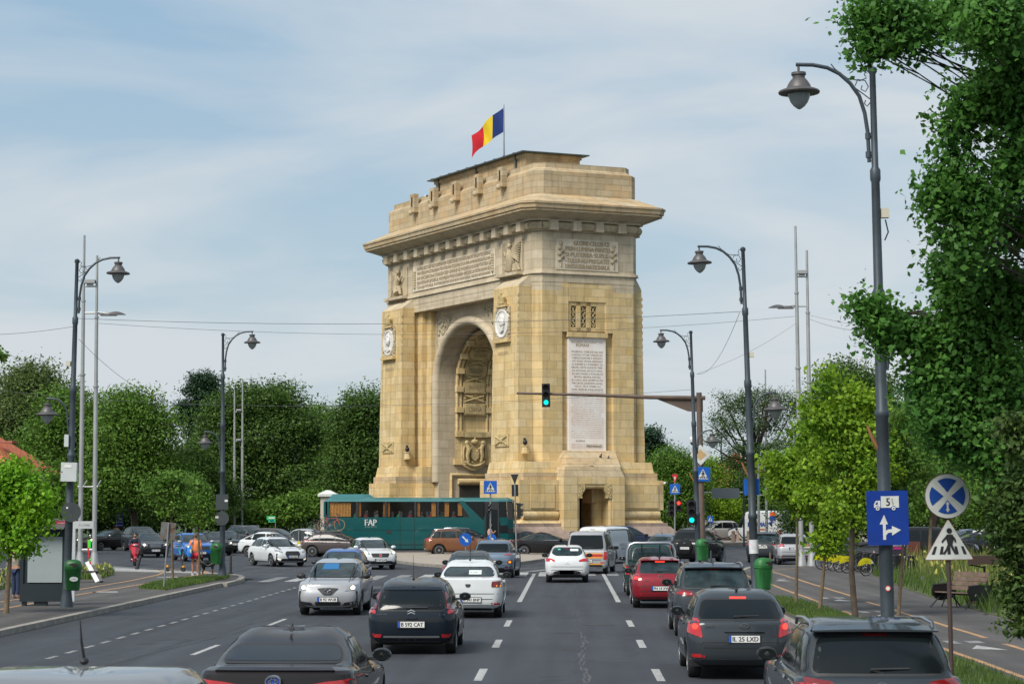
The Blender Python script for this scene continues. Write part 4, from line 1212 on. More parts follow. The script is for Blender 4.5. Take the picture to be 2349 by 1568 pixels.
  for sg in ((1, -1) if mirror else (1,)):
   out = []; nor = []
   for p in vv:
    a, b = p.x * (sg if d in ('r', 'f', 't') else 1), p.y
    if d == 'r': o, dr = Vector((a, -3, b)), Vector((0, 1, 0))
    elif d == 'f': o, dr = Vector((a, s.L + 3, b)), Vector((0, -1, 0))
    elif d == 't': o, dr = Vector((a, b, 5)), Vector((0, 0, -1))
    else: o, dr = Vector((3 * sg, a, b)), Vector((-sg, 0, 0))
    h = s.bvh.ray_cast(o, dr)
    if h[0] is None or (d in 'rf' and (h[0] - o).length > 3 + s.L * .5) or (d == 's' and (h[0] - o).length > 3):
     t = Vector((sg * s.W * .45, a, b)) if d == 's' else (Vector((a, .1, b)) if d == 'r' else (Vector((a, s.L - .1, b)) if d == 'f' else Vector((a, b, s.H))))
     h = s.bvh.find_nearest(t)
    nn_ = h[1] if h[1].dot(dr) < 0 else -h[1]
    out.append(h[0]); nor.append(nn_)
   o0 = len(out)
   vs = [a + b * off for a, b in zip(out, nor)]
   flip = (d == 'f' and sg > 0) or (d == 'r' and sg < 0) or (d == 's' and sg < 0) or (d == 't' and sg < 0)
   fs = [tuple(f)[::-1] if flip else tuple(f) for f in ff]
   mb.add(vs, fs, m, True)
   if skirt:
    cnt = {}
    for f in ff:
     for i in range(len(f)):
      e_ = (f[i], f[(i + 1) % len(f)])
      if (e_[1], e_[0]) in cnt: del cnt[(e_[1], e_[0])]
      else: cnt[e_] = 1
    bs = []; idx = {}
    fs2 = []
    for a, b in cnt:
     for k in (a, b):
      if k not in idx: idx[k] = len(bs); bs.append(k)
     fs2.append((idx[a], idx[b], idx[b] + len(bs) * 0, 0))
    nb = len(bs)
    vs2 = [vs[k] for k in bs] + [out[k] - nor[k] * .004 for k in bs]
    mb.add(vs2, [(idx[a], idx[b], idx[b] + nb, idx[a] + nb) for a, b in cnt], m, False)
 def part(s, name, poly, d, m, off=.006, step=.09, mirror=False, seal=None, one=None):
  """one=True: a single part (mirrored pieces joined only when they are one thing)"""
  res = []
  for sg in ((1, -1) if mirror else (1,)):
   mb = MB()
   pl = [(p[0] * sg, p[1]) for p in poly] if d in 'rft' else poly
   if d == 's' and sg < 0:
    s._side(mb, poly, m, off, step, -1, seal)
   elif d == 's': s._side(mb, poly, m, off, step, 1, seal)
   else:
    if sg < 0: pl = pl[::-1]
    if seal: s.panel(mb, grow(pl, seal), d, M_trim, off * .5, step)
    s.panel(mb, pl, d, m, off, step)
   if mb.v: res.append(mb.build(name, s.root, angle=30))
  return res
 def _side(s, mb, poly, m, off, step, sg, seal):
  class _P: pass
  save = s.bvh
  def cast(poly, off, m):
   t = MB(); s.panel(t, poly, 's', m, off, step, mirror=True)
   h = [(v, i) for i, v in enumerate(t.v)]
   keep = {i for v, i in h if v.x * sg > 0}
   mp = {}; vs = []
   for i in sorted(keep): mp[i] = len(vs); vs.append(t.v[i])
   fs = [[mp[k] for k in f] for f in t.f if all(k in keep for k in f)]
   mb.add(vs, fs, m, True)
  if seal: cast(grow(poly, seal), off * .5, M_trim)
  cast(poly, off, m)
 def sidewin(s):
  a0, a1, a2, a3 = [x * s.L for x in s.gh]
  zb = max(s.zb5) + .035 if s.kind != 'sedan' else s.zb5[1] + .05
  zt = s.zt6[1] - .055
  cuts = [(a0, a1)] + [(p[0] * s.L, p[1] * s.L) for p in s.pil] + [(a3, a2)]
  st = .14 if s.lo else .09
  for i in range(len(cuts) - 1):
   (b0, t0), (b1, t1) = cuts[i], cuts[i + 1]
   g = .035 if 0 < i else 0
   g2 = .035 if i < len(cuts) - 2 else 0
   poly = [(b0 + g, zb), (b1 - g2, zb), (t1 - g2, zt - (.02 if i == len(cuts) - 2 else 0)), (t0 + g, zt - (.03 if i == 0 else 0))]
   if i == 0 and s.kind in ('hatch',): poly[0] = (b0 + .10, zb + .03)
   s.part('side_window', rnd(poly, .07, 3), 's', s.glass, .007, st, True, seal=.022)
  if not s.lo:
   for i, (pb, pt_) in enumerate(s.pil + [(s.gh[3] - .0, None)]):
    y = pb * s.L
    ln = MB(); s.panel(ln, [(y - .005, .22 * s.H), (y + .005, .22 * s.H), (y + .005, zb - .03), (y - .005, zb - .03)], 's', M_gap, .003, .25, True, False)
    ln.build('door_gap', s.root)
   for y in (s.pil[0][0] * s.L + .12, s.pil[-1][0] * s.L + .12):
    s.part('door_handle', rnd([(y, zb - .14), (y + .19, zb - .14), (y + .19, zb - .105), (y, zb - .105)], .012), 's', s.pm, .022, .08, True)
 def plate(s, x, z, text, end='r', w=.52, h=.112, blue=True):
  d = Vector((0, 1, 0)) if end == 'r' else Vector((0, -1, 0))
  o = Vector((x, -3 if end == 'r' else s.L + 3, z))
  hh = s.bvh.ray_cast(o, d)
  y = hh[0].y if hh[0] else (0 if end == 'r' else s.L)
  if end == 'r': M = Matrix.Translation((x, y - .012, z))
  else: M = Matrix.Translation((x, y + .012, z)) @ Matrix.Rotation(PI, 4, 'Z')
  mb = MB(); mb.box((0, .012, 0), (w + .03, .03, h + .03), M_trim, M); mb.box((0, -.002, 0), (w, .012, h), M_plw, M)
  if blue:
   flat(mb, [(-w / 2, -h / 2), (-w / 2 + .045, -h / 2), (-w / 2 + .045, h / 2), (-w / 2, h / 2)], M, M_plb, .010)
  if text and not (s.lo and w < .3):
   add_text(mb, text, w - .09, h * .68, M @ Matrix.Translation((.02, 0, 0)), M_plt, .0105, bold=.003)
  mb.build('number_plate', s.root)
 def mirror(s, m=None, yf=None, dz=0):
  y = (yf or s.gh[3] - .035) * s.L; z = s.zb5[1] + .06 + dz
  for sg in (-1, 1):
   mb = MB(); x = sg * (s.W / 2 - .01)
   mb.ell((x + sg * .03, y + .03, z), (.125, .10, .085), m or s.pm, None, 12, 8)
   mb.box((x - sg * .10, y + .02, z - .05), (.14, .06, .04), M_trim)
   mb.add([(x + sg * .03 + a * .105, y - .062, z + c * .065) for a, c in circ(1, 14)], [tuple(range(14))], M_glass)
   mb.box((x + sg * .03, y - .045, z), (.2, .03, .12), M_trim)
   mb.build('wing_mirror', s.root)
 def ends(s, plate_r=None, plate_f=None, tail=None, head=None, rearwin=None, pz=None, pfz=None, grille=None, bump=None, mir=None, ant=None, wiper=True, spoiler=False, rails=False, lit=False, brake=False, badge=None, fbump=None, mats=None, fins=True):
  L, W, H = s.L, s.W, s.H; hw = W / 2; K = s.kind
  st = .13 if s.lo else .08
  l5, l6 = s.lv[5], s.lv[6]
  wb, wt = l5[5] * hw * .86, l6[5] * hw * .93
  zb, zt = s.zb5[0] + (.05 if K != 'sedan' else .03), s.zt6[0] - .045
  if K == 'hatch': zb += .03
  rw_ = rearwin or [(-wb, zb), (wb, zb), (wt, zt), (-wt, zt)]
  s.part('rear_window', rnd(rw_, .09, 4), 'r', s.glass, .007, st, seal=.025)
  wb, wt = l5[5] * hw * .90, l6[5] * hw * .94
  zb2, zt2 = s.zb5[2] + .03, s.zt6[2] - .03
  s.part('windscreen', rnd([(-wb, zb2), (wb, zb2), (wt, zt2), (-wt, zt2)], .09, 4), 'f', s.glass, .007, st, seal=.025)
  zc = s.zb5[0]
  T = tail or {'hatch': [[(.62, .60), (.965, .60), (.955, .69), (.70, .70)]], 'sedan': [[(.58, .58), (.975, .585), (.965, .66), (.60, .67)]], 'suv': [[(.60, .56), (.975, .56), (.965, .65), (.62, .645)]], 'van': [[(.80, .34), (.975, .34), (.965, .56), (.82, .55)]]}[K]
  for k, pl in enumerate(T):
   mm = (mats[k] if mats else (M_red if k % 2 == 0 else M_redd))
   s.part('tail_light', rnd([(a * hw, c * H) for a, c in pl], .03, 3), 'r', mm, .012, st * .8, True)
  if brake: s.part('brake_light', rnd([(-.14, zt + .012), (.14, zt + .012), (.14, zt + .036), (-.14, zt + .036)], .005), 'r', M_redl if brake == 2 else M_redd, .012, .1)
  if not s.lo:
   for pl in bump or [[(-.70, .33), (.70, .33), (.70, .342), (-.70, .342)], [(-.99, .425), (.99, .425), (.99, .437), (-.99, .437)]]:
    g = MB(); s.panel(g, [(a * hw, c * H) for a, c in pl], 'r', M_gap, .003, .12); g.build('boot_gap', s.root) if g.v else None
  s.part('lower_bumper', rnd([(-.80 * hw, .17 * H), (.80 * hw, .17 * H), (.72 * hw, .235 * H), (-.72 * hw, .235 * H)], .03), 'r', M_trim, .006, .14)
  if not s.lo:
   s.part('reflector', rnd([(.66 * hw, .255 * H), (.86 * hw, .26 * H), (.86 * hw, .285 * H), (.66 * hw, .28 * H)], .01), 'r', M_red, .008, .1, True)
  Hd = head or {'hatch': [(.55, .46), (.93, .50), (.90, .585), (.60, .55)], 'sedan': [(.52, .46), (.93, .50), (.90, .57), (.56, .535)], 'suv': [(.56, .50), (.93, .52), (.90, .60), (.58, .58)], 'van': [(.60, .37), (.93, .39), (.92, .50), (.70, .48)]}[K]
  s.part('headlight', rnd([(a * hw, c * H) for a, c in Hd], .04, 3), 'f', M_lens, .012, st * .8, True)
  if lit:
   cx_ = sum(p[0] for p in Hd) / len(Hd) * hw; cz_ = sum(p[1] for p in Hd) / len(Hd) * H
   s.part('lit_lamp', circ(.055, 10, (cx_, cz_)), 'f', M_lit, .02, .06, True)
  gz = {'hatch': (.40, .50), 'sedan': (.40, .50), 'suv': (.44, .56), 'van': (.34, .42)}[K]
  gr_ = grille or [(-.42, gz[0]), (.42, gz[0]), (.48, gz[1]), (-.48, gz[1])]
  s.part('grille', rnd([(a * hw, c * H) for a, c in gr_], .04, 3), 'f', M_trim, .010, st)
  s.part('front_intake', rnd([(a * hw, c * H) for a, c in (fbump or [(-.70, .19), (.70, .19), (.62, .28), (-.62, .28)])], .04, 3), 'f', M_trim, .008, st)
  if badge:
   e_, z_, r_ = badge
   mb = MB(); s.panel(mb, circ(r_, 14, (0, z_ * H), rz=r_ * .8), e_, M_chr, .018, .1); mb.build('badge', s.root)
  s.mirror(mir)
  if ant == 'fin':
   mb = MB(); y = s.lv[6][3] * L + .28; z = H - .01
   mb.add([(0, y - .02, z + .075), (.02, y - .09, z - .03), (-.02, y - .09, z - .03), (.02, y + .12, z - .02), (-.02, y + .12, z - .02), (0, y + .02, z + .06)], [(0, 1, 3, 5), (0, 5, 4, 2), (0, 2, 1)], s.pm if not s.lo else M_trim); mb.build('antenna', s.root)
  elif ant:
   y = s.lv[6][3] * L + .22; mb = MB(); mb.ell((0, y, H), (.03, .05, .03), M_trim, None, 8, 5); mb.tube([(0, y, H), (0, y - .10 * ant, H + .42 * ant)], [.007, .003], 5, M_trim); mb.build('antenna', s.root)
  if wiper and K in ('hatch', 'suv', 'van'):
   mb = MB(); z = (rearwin[0][1] if rearwin else zb) + .03; y = s.bvh.ray_cast(Vector((.05, -3, z)), Vector((0, 1, 0)))[0].y
   y2 = s.bvh.ray_cast(Vector((-.38, -3, z + .03)), Vector((0, 1, 0)))[0].y
   mb.tube([(.05, y - .02, z - .03), (-.1, y - .03, z + .015), (.32, y2 - .025, z + .02)], .013, 5, M_trim); mb.build('rear_wiper', s.root)
  if spoiler:
   mb = MB(); y = s.lv[6][3] * L; ww = l6[5] * hw
   n = 8; vs = []
   for i in range(n + 1):
    x = -ww + 2 * ww * i / n; k = 1 - (x / ww) ** 2 * .35
    vs += [(x, y - .10 * k, s.zt6[0] + .045 * k), (x, y + .22, H * .985 - .035 * (x / ww) ** 2), (x, y - .10 * k, s.zt6[0] + .02 * k), (x, y + .12, s.zt6[0])]
   fs = []
   for i in range(n): o = i * 4; fs += [(o, o + 4, o + 5, o + 1), (o, o + 2, o + 6, o + 4), (o + 2, o + 3, o + 7, o + 6)]
   mb.add(vs, fs, s.pm, True); mb.build('roof_spoiler', s.root)
  if rails:
   for sg in (-1, 1):
    mb = MB(); y0, y1 = s.lv[6][3] * L + .12, s.lv[6][4] * L - .15; x = sg * l6[5] * hw * .98; z = s.zt6[1] + .015
    mb.tube([(x, y0, z - .03), (x, y0 + .1, z + .05), (x, (y0 + y1) / 2, z + .075), (x, y1 - .1, z + .05), (x, y1, z - .03)], .02, 6, rails if rails is not True else M_trim); mb.build('roof_rail', s.root)
def grow(poly, g):
 n = len(poly); P = [Vector((p[0], p[1])) for p in poly]
 A = sum(P[i].x * P[(i + 1) % n].y - P[(i + 1) % n].x * P[i].y for i in range(n))
 sg = 1 if A > 0 else -1
 out = []
 for i in range(n):
  a, b, c = P[i - 1], P[i], P[(i + 1) % n]
  e1, e2 = (b - a), (c - b)
  if e1.length < 1e-7 or e2.length < 1e-7: out.append(b); continue
  n1 = Vector((e1.y, -e1.x)).normalized(); n2 = Vector((e2.y, -e2.x)).normalized(); m = (n1 + n2)
  if m.length < 1e-6: m = n1
  m.normalize(); out.append(b + m * g * sg)
 return out
def rearpos(u, v=None, d=None, head=0): # rear bumper centre -> origin (local y=0 is the rear bumper)
 p = U(u, d if d else gd(v)); return (p.x, p.y, 0)
def frontpos(u, v=None, d=None, head=180, L=4.3):
 p = U(u, d if d else gd(v)); h = R_(head); return (p.x - L * math.sin(h), p.y - L * math.cos(h), 0)
def midpos(u, d, head, L):
 p = U(u, d); h = R_(head); return (p.x - L / 2 * math.sin(h), p.y - L / 2 * math.cos(h), 0)
def strip_on(c, name, poly, d, m, off=.012, mirror=False): return c.part(name, poly, d, m, off, .08, mirror)
def letters(c, name, s, x, z, w, h, m=M_chr, end='r'):
 o = Vector((x, -3 if end == 'r' else c.L + 3, z)); hh = c.bvh.ray_cast(o, Vector((0, 1 if end == 'r' else -1, 0)))
 if hh[0] is None: return
 M = Matrix.Translation((x, hh[0].y, z))
 if end == 'f': M = M @ Matrix.Rotation(PI, 4, 'Z')
 mb = MB(); add_text(mb, s, w, h, M, m, .02, bold=.002); mb.build(name, c.root)
def lvm(kind, **ch):
 """copy of a level table with changes: l5=(index:value,...)"""
 t = [list(x) for x in KIND[kind]['lv']]
 for k, d in ch.items():
  for i, v in d.items(): t[int(k[1])][i] = v
 return t
P_blk = paint('black_paint', (.006, .006, .007), .2); P_brn = paint('warm_black_paint', (.012, .009, .009), .3)
P_sil = paint('silver_paint', (.36, .37, .39), .7, .35); P_wht = paint('white_paint', (.60, .62, .63), 0, .4)
P_nvy = paint('blue_black_paint', (.005, .011, .020), .4); P_gry = paint('dark_grey_paint', (.030, .038, .046), .4); P_sil2 = paint('dull_silver_paint', (.20, .21, .22), .6)
P_gr2 = paint('grey_paint', (.06, .066, .072), .6); P_red = paint('red_paint', (.22, .008, .018), .4)
P_blu = paint('blue_paint', (.015, .09, .33), .3); P_bl2 = paint('bright_blue_paint', (.01, .12, .42), .2)
P_brz = paint('bronze_paint', (.19, .075, .03), .6); P_tpe = paint('taupe_paint', (.075, .06, .06), .5)
P_kna = paint('steel_blue_paint', (.12, .17, .23), .6); P_grn = paint('dark_green_paint', (.008, .04, .035), .4)
P_bge = paint('pale_beige_paint', (.42, .40, .36), .4); P_dbl = paint('deep_blue_paint', (.010, .018, .05), .4)
M_gld = mat('ochre_tape', (.70, .30, .02), .6); M_strd = mat('red_tape', (.45, .02, .02), .6)
M_bstk = mat('blue_sunstrip', (.01, .13, .32), .3); M_paper = mat('paper', (.6, .65, .62), .8); M_green = mat('green_sticker', (.05, .45, .3), .7)
# 1 ---- dark saloon, bottom left of centre, near the camera
c = Car('saloon_car', 'brown-black saloon closest to the camera with shark-fin antenna, cut by the lower edge', 'sedan', 4.87, 1.84, 1.44, P_brn, rearpos(626, d=24.2), 0, ant='fin', style=2, badge=('r', .645, .085),
  tail=[[(.42, .585), (.97, .575), (.96, .66), (.62, .64), (.42, .615)]], mir=P_brn, rw=.34, plate_r=1,
  lv=lvm('sedan', l4={0: .725}, l5={0: .75, 3: .115, 5: .88}, l6={3: .27, 5: .70}))
mb = MB(); c.panel(mb, [(a * .9, z) for a, z in [(-.75, 1.03), (.75, 1.03), (.70, 1.055), (-.70, 1.055)]], 'r', P_brn, .025, .1); mb.build('boot_lip', c.root)
mb = MB(); M0 = Matrix.Translation((0, -.06, .93))
for rx, rz_, t in ((.085, .06, .012), (.05, .025, .008)): mb.tube([(rx * math.cos(a * PI / 10), 0, rz_ * math.sin(a * PI / 10)) for a in range(21)], t, 5, M_chr, M0)
mb.tube([(.028 * math.cos(a * PI / 8), 0, .055 * math.sin(a * PI / 8)) for a in range(17)], .007, 5, M_chr, M0); mb.add([(p[0], .006, p[1]) for p in circ(.08, 18, rz=.055)], [tuple(range(18))], M_plb, False, M0); mb.build('emblem', c.root)
letters(c, 'lettering', 'COMFORT', -.35, .82, .62, .045)
# 2 ---- pale silver car, bottom left corner
c = Car('hatchback_car', 'pale silver car at the lower left corner, only roof and long antenna in view', 'suv', 4.3, 1.92, 1.70, P_sil2, (-3.50, 14.2, 0), 0, ant=False, style=0, lv=lvm('suv', l6={5: .80}, l7={5: .66}))
mb = MB(); y = 2.0; mb.ell((-.16, y, 1.71), (.035, .06, .03), M_trim, None, 10, 6); mb.tube([(-.16, y, 1.72), (-.17, y - .06, 1.86), (-.175, y - .09, 2.02)], [.012, .01, .004], 6, M_trim); mb.build('antenna', c.root)
# 3 ---- blue-black hatchback with plate B 592 CAT
M_c4 = M_redd
lv3 = [(.17, .15, .15, .030, .965, .86, .25, .30, .05, .12), (.24, .20, .22, .008, .992, .965, .34, .38, .08, .16), (.42, .40, .36, .0, 1., 1., .34, .42, .10, .18), (.54, .55, .48, .004, .990, .985, .32, .45, .10, .2), (.60, .64, .565, .008, .955, .93, .30, .45, .10, .2),
  (.645, .665, .665, .012, .745, .86, .26, .30, .10, .26), (.875, .95, .935, .095, .545, .69, .20, .25, .10, .16), (.955, 1., .98, .20, .47, .46, .2, .25, .1, .1)]
c = Car('hatchback_car', 'blue-black hatchback with plate B 592 CAT and a long roof antenna', 'hatch', 4.26, 1.80, 1.47, P_nvy, rearpos(943, 1502), 0, lv=lv3, rw=.325, ant=1.15, style=1,
  rearwin=[(-.66, .60 * 1.47), (.66, .60 * 1.47), (.60, .845 * 1.47), (-.60, .845 * 1.47)], gh=(.06, .17, .53, .705), pil=[(.20, .235), (.46, .445)],
  tail=[[(.78, .545), (.985, .545), (.955, .60), (.79, .60)], [(.775, .605), (.925, .605), (.745, .82), (.70, .83)], [(.66, .235), (.83, .235), (.82, .275), (.68, .275)]], mats=[M_red, M_redd, M_red],
  bump=[[(-.80, .48), (.80, .48), (.80, .49), (-.80, .49)], [(-.99, .45), (.99, .45), (.99, .463), (-.99, .463)]], mir=M_trim)
c.plate(0, .60, 'B 592 CAT'); letters(c, 'lettering', 'CITROEN', -.60, .800, .21, .024); letters(c, 'lettering', 'C4', .60, .79, .11, .035)
for dz in (0, .045):
 c.part('chevron_emblem', [(-.075, .795 + dz), (0, .825 + dz), (.075, .795 + dz), (.075, .812 + dz), (0, .847 + dz), (-.075, .812 + dz)], 'r', M_chr, .02, .05)
c.part('bumper_strip', rnd([(-.55, .345), (.55, .345), (.55, .375), (-.55, .375)], .01), 'r', M_gr := mat('grey_strip', (.12, .125, .13), .5), .012, .1)
c.part('boot_handle', rnd([(-.11, .71), (.11, .71), (.10, .76), (-.10, .76)], .02), 'r', P_nvy, .03, .06)
c.part('glass_roof', rnd([(-.52, .50), (.52, .50), (.50, 1.9), (-.50, 1.9)], .05), 't', M_glass, .005, .15)
c.part('roof_bar', rnd([(-.58, 1.245), (.58, 1.245), (.56, 1.275), (-.56, 1.275)], .02), 'r', P_nvy, .02, .1)
# 4 ---- white saloon ...BNP
c = Car('saloon_car', 'white saloon just ahead of the blue-black hatchback, one amber lamp glowing', 'sedan', 4.40, 1.85, 1.50, P_wht, rearpos(1073, 1418), 0, rw=.33, ant=1.1, style=0, glass=M_glass2, mir=M_trim,
  tail=[[(.66, .545), (.975, .55), (.965, .655), (.68, .645)], [(.80, .555), (.93, .555), (.93, .585), (.80, .585)], [(.73, .24), (.90, .24), (.90, .27), (.73, .27)]], mats=[M_redd, M_amb, M_red],
  lv=lvm('sedan', l4={0: .70}, l5={0: .715, 3: .115}, l6={3: .255}))
c.plate(.08, .49, 'B 343 BNP'); c.part('emblem', rnd([(-.075, .90), (.075, .90), (.05, .82), (-.05, .82)], .02), 'r', M_trim, .012, .05)
c.part('paper_notice', [(-.0, 1.13), (.33, 1.13), (.33, 1.235), (-.0, 1.235)], 'r', M_paper, .012, .1); letters(c, 'lettering', '81 AXK', .13, 1.18, .2, .06, M_green)
# 5 ---- oncoming silver hatchback B 92 WUB
c = Car('hatchback_car', 'silver hatchback facing the camera with plate B 92 WUB and lit headlights', 'hatch', 4.42, 1.76, 1.47, P_sil, frontpos(751, 1412, L=4.42), 180, rw=.325, lit=True, glass=M_glass2, style=0, mir=M_trim, ax=(.18, .795),
  head=[(.50, .445), (.90, .475), (.89, .565), (.70, .56)], grille=[(-.34, .50), (-.12, .375), (.12, .375), (.34, .50), (.0, .515)], fbump=[(-.38, .19), (.38, .19), (.40, .26), (-.40, .26)],
  lv=lvm('hatch', l3={6: .26, 7: .46}, l4={2: .60}))
c.plate(0, .44, 'B 92 WUB', 'f'); c.part('windscreen_sunstrip', rnd([(-.12, 1.20), (.34, 1.20), (.30, 1.35), (-.1, 1.35)], .02), 'f', M_bstk, .012, .1)
for sg in (-1, 1): c.part('fog_intake', rnd([(sg * .42 - .02 * sg, .28), (sg * .78, .30), (sg * .80, .40), (sg * .45, .36)][::sg], .03), 'f', M_trim, .01, .08)
mb = MB(); yy = c.bvh.ray_cast(Vector((0, 9, .67)), Vector((0, -1, 0)))[0].y + .03; Mf = Matrix.Translation((0, yy, .672)) @ Matrix.Rotation(PI, 4, 'Z')
mb.tube([(.09 * math.cos(a * PI / 10), 0, .07 * math.sin(a * PI / 10)) for a in range(21)], .01, 5, M_chr, Mf); mb.tube([(-.08, 0, .03), (-.02, 0, .0), (0, 0, -.03), (.02, 0, .0), (.08, 0, .03)], .009, 5, M_chr, Mf); mb.build('wing_emblem', c.root)
# 6..9
c = Car('saloon_car', 'dark grey saloon directly ahead of the white saloon with a black mirror', 'sedan', 4.6, 1.8, 1.47, P_gr2, rearpos(1074, d=71), 0, glass=M_glass2, ant=1, lo=False, mir=M_trim)
c = Car('compact_suv', 'steel-blue crossover with black cladding and amber indicator beside the island', 'suv', 4.2, 1.82, 1.57, P_kna, rearpos(1128, 1325), 4, rw=.34, style=0, mir=P_kna,
  tail=[[(.55, .60), (.97, .615), (.96, .66), (.60, .625)], [(.70, .38), (.92, .38), (.90, .47), (.74, .47)], [(.76, .40), (.88, .40), (.87, .45), (.78, .45)]], mats=[M_red, M_redd, M_amb], rails=M_chr)
c.part('black_cladding', rnd([(-.85, .27), (.85, .27), (.86, .52), (.60, .50), (.5, .42), (-.5, .42), (-.6, .50), (-.86, .52)], .03), 'r', M_trim, .008, .12); c.plate(0, .66, 'B 12 KNA')
c = Car('hatchback_car', 'white hatchback with a round red emblem and lit headlights beside the island', 'hatch', 4.5, 1.79, 1.49, P_wht, frontpos(873, 1306, head=164, L=4.5), 164, lit=True, glass=M_glass2, style=1, mir=P_wht,
  head=[(.56, .49), (.92, .52), (.90, .58), (.60, .55)], grille=[(-.42, .40), (.42, .40), (.50, .52), (-.50, .52)]); c.plate(0, .45, 'B 107 EUM', 'f')
for sg in (-1, 1): c.part('fog_intake', rnd([(sg * .5, .28), (sg * .80, .28), (sg * .78, .42), (sg * .55, .38)][::sg], .03), 'f', M_trim, .01, .1)
mb = MB(); c.panel(mb, circ(.075, 14, (0, .68)), 'f', M_chr, .02, .08); c.panel(mb, circ(.05, 12, (0, .68)), 'f', M_strd, .026, .08); mb.build('round_emblem', c.root)
c = Car('hatchback_car', 'bright blue hatchback half hidden behind the oncoming silver hatchback', 'hatch', 4.1, 1.75, 1.48, P_blu, frontpos(771, d=73, L=4.1), 180, glass=M_glass2, mir=M_trim, ant=1, lo=False)
# 10 ---- white hatchback B 810 ADC
c = Car('hatchback_car', 'white hatchback with black hexagonal grille and lit running lights', 'hatch', 4.34, 1.8, 1.46, P_wht, frontpos(672, 1299, head=151, L=4.34), 151, glass=M_glass2, style=1, mir=P_wht,
  head=[(.55, .47), (.93, .53), (.90, .575), (.62, .54)], grille=[(-.30, .28), (.30, .28), (.45, .44), (.36, .53), (-.36, .53), (-.45, .44)]); c.plate(0, .50, 'B 810 ADC', 'f')
for sg in (-1, 1):
 c.part('running_light', [(sg * .62, .335), (sg * .80, .41), (sg * .80, .435), (sg * .62, .36)][::sg], 'f', M_lit, .012, .08)
# 11 ---- white liftback, tail left
c = Car('liftback_car', 'white liftback seen from its right side behind the white hatchback', 'hatch', 4.5, 1.76, 1.50, P_wht, midpos(630, 131, 112, 4.5), 112, glass=M_glass, style=1, mir=P_wht, lo=True, tail=[[(.72, .60), (.98, .56), (.96, .70), (.80, .74)]], mats=[M_lens], lv=lvm('hatch', l5={3: .02}, l6={3: .24}, l7={3: .30, 4: .44}), gh=(.10, .27, .50, .70))
# 12 ---- taupe estate with bicycles
EST = lvm('hatch', l5={3: .06, 0: .66}, l6={3: .15}, l7={3: .22})
c = Car('estate_car', 'brown-grey estate car carrying two bicycles on its roof', 'hatch', 4.94, 1.88, 1.46, P_tpe, midpos(782, 130, 99, 4.94), 99, glass=M_glass, style=2, rails=M_trim, lo=False, rw=.35, lv=EST, gh=(.10, .19, .54, .70), pil=[(.27, .28), (.47, .46)]); audi = c
# 14 bronze SUV, 15 dark SUV
c = Car('compact_suv', 'bronze-brown compact off-roader with silver roof rails in front of the coach', 'suv', 4.32, 1.82, 1.66, P_brz, midpos(1052, 133, 80, 4.32), 80, glass=M_glass2, style=0, rw=.36, rails=M_chr, lo=False)
c = Car('large_suv', 'dark grey off-roader mostly hidden between the bronze off-roader and the coach', 'suv', 4.75, 1.9, 1.70, P_gry, midpos(1075, 138.5 - 2.4, 88, 4.75), 88, glass=M_glass, rails=M_chr, lo=True); c.root.location.y += 1.0
# 17 black saloons
c = Car('saloon_car', 'glossy black saloon with bright window trim and star-spoke wheels crossing before the arch', 'sedan', 4.92, 1.85, 1.47, P_blk, midpos(1258, 132.5, 90, 4.92), 90, glass=M_glass2, style=0, rw=.35, mir=P_blk)
c.part('chrome_window_trim', [(.80, .985), (3.40, .96), (3.40, .985), (.80, 1.01)], 's', M_chr, .012, .12, True)
c = Car('saloon_car', 'second black saloon, further back, between the coach and the glossy black saloon', 'sedan', 4.8, 1.85, 1.46, P_dbl, midpos(1222, 139.2, 90, 4.8), 90, glass=M_glass2, lo=True)
# 18 white small hatch B 106 PDN
c = Car('hatchback_car', 'small white hatchback alone in the middle lane with plate B 106 PDN', 'hatch', 4.06, 1.76, 1.45, P_wht, rearpos(1301, 1336), 0, rw=.31, glass=M_glass2, style=0, mir=M_trim, ant=.3, brake=1, tw=.22,
  rearwin=[(-.44, .735 * 1.45), (.44, .735 * 1.45), (.60, .80 * 1.45), (.52, .93 * 1.45), (-.52, .93 * 1.45), (-.60, .80 * 1.45)],
  tail=[[(.52, .565), (.93, .57), (.93, .655), (.70, .645), (.52, .605)]], mats=[M_red], lv=lvm('hatch', l5={5: .86}, l6={5: .64}, l7={5: .45}))
c.plate(-.02, .42, 'B 106 PDN'); c.part('black_valance', rnd([(-.72, .25), (.72, .25), (.50, .44), (.3, .48), (-.3, .48), (-.50, .44)], .05), 'r', M_trim, .010, .1); c.plate(-.02, .42, 'B 106 PDN')
c.part('diamond_emblem', [(-.04, .855), (0, .80), (.04, .855), (0, .91)], 'r', M_chr, .016, .05); letters(c, 'lettering', 'CLIO', 0, .74, .20, .028); c.part('sticker', [(-.36, 1.26), (-.26, 1.26), (-.26, 1.31), (-.36, 1.31)], 'r', M_green, .014, .1); c.part('paper_notice', [(.12, 1.22), (.44, 1.22), (.44, 1.30), (.12, 1.31)], 'r', M_paper, .014, .1)
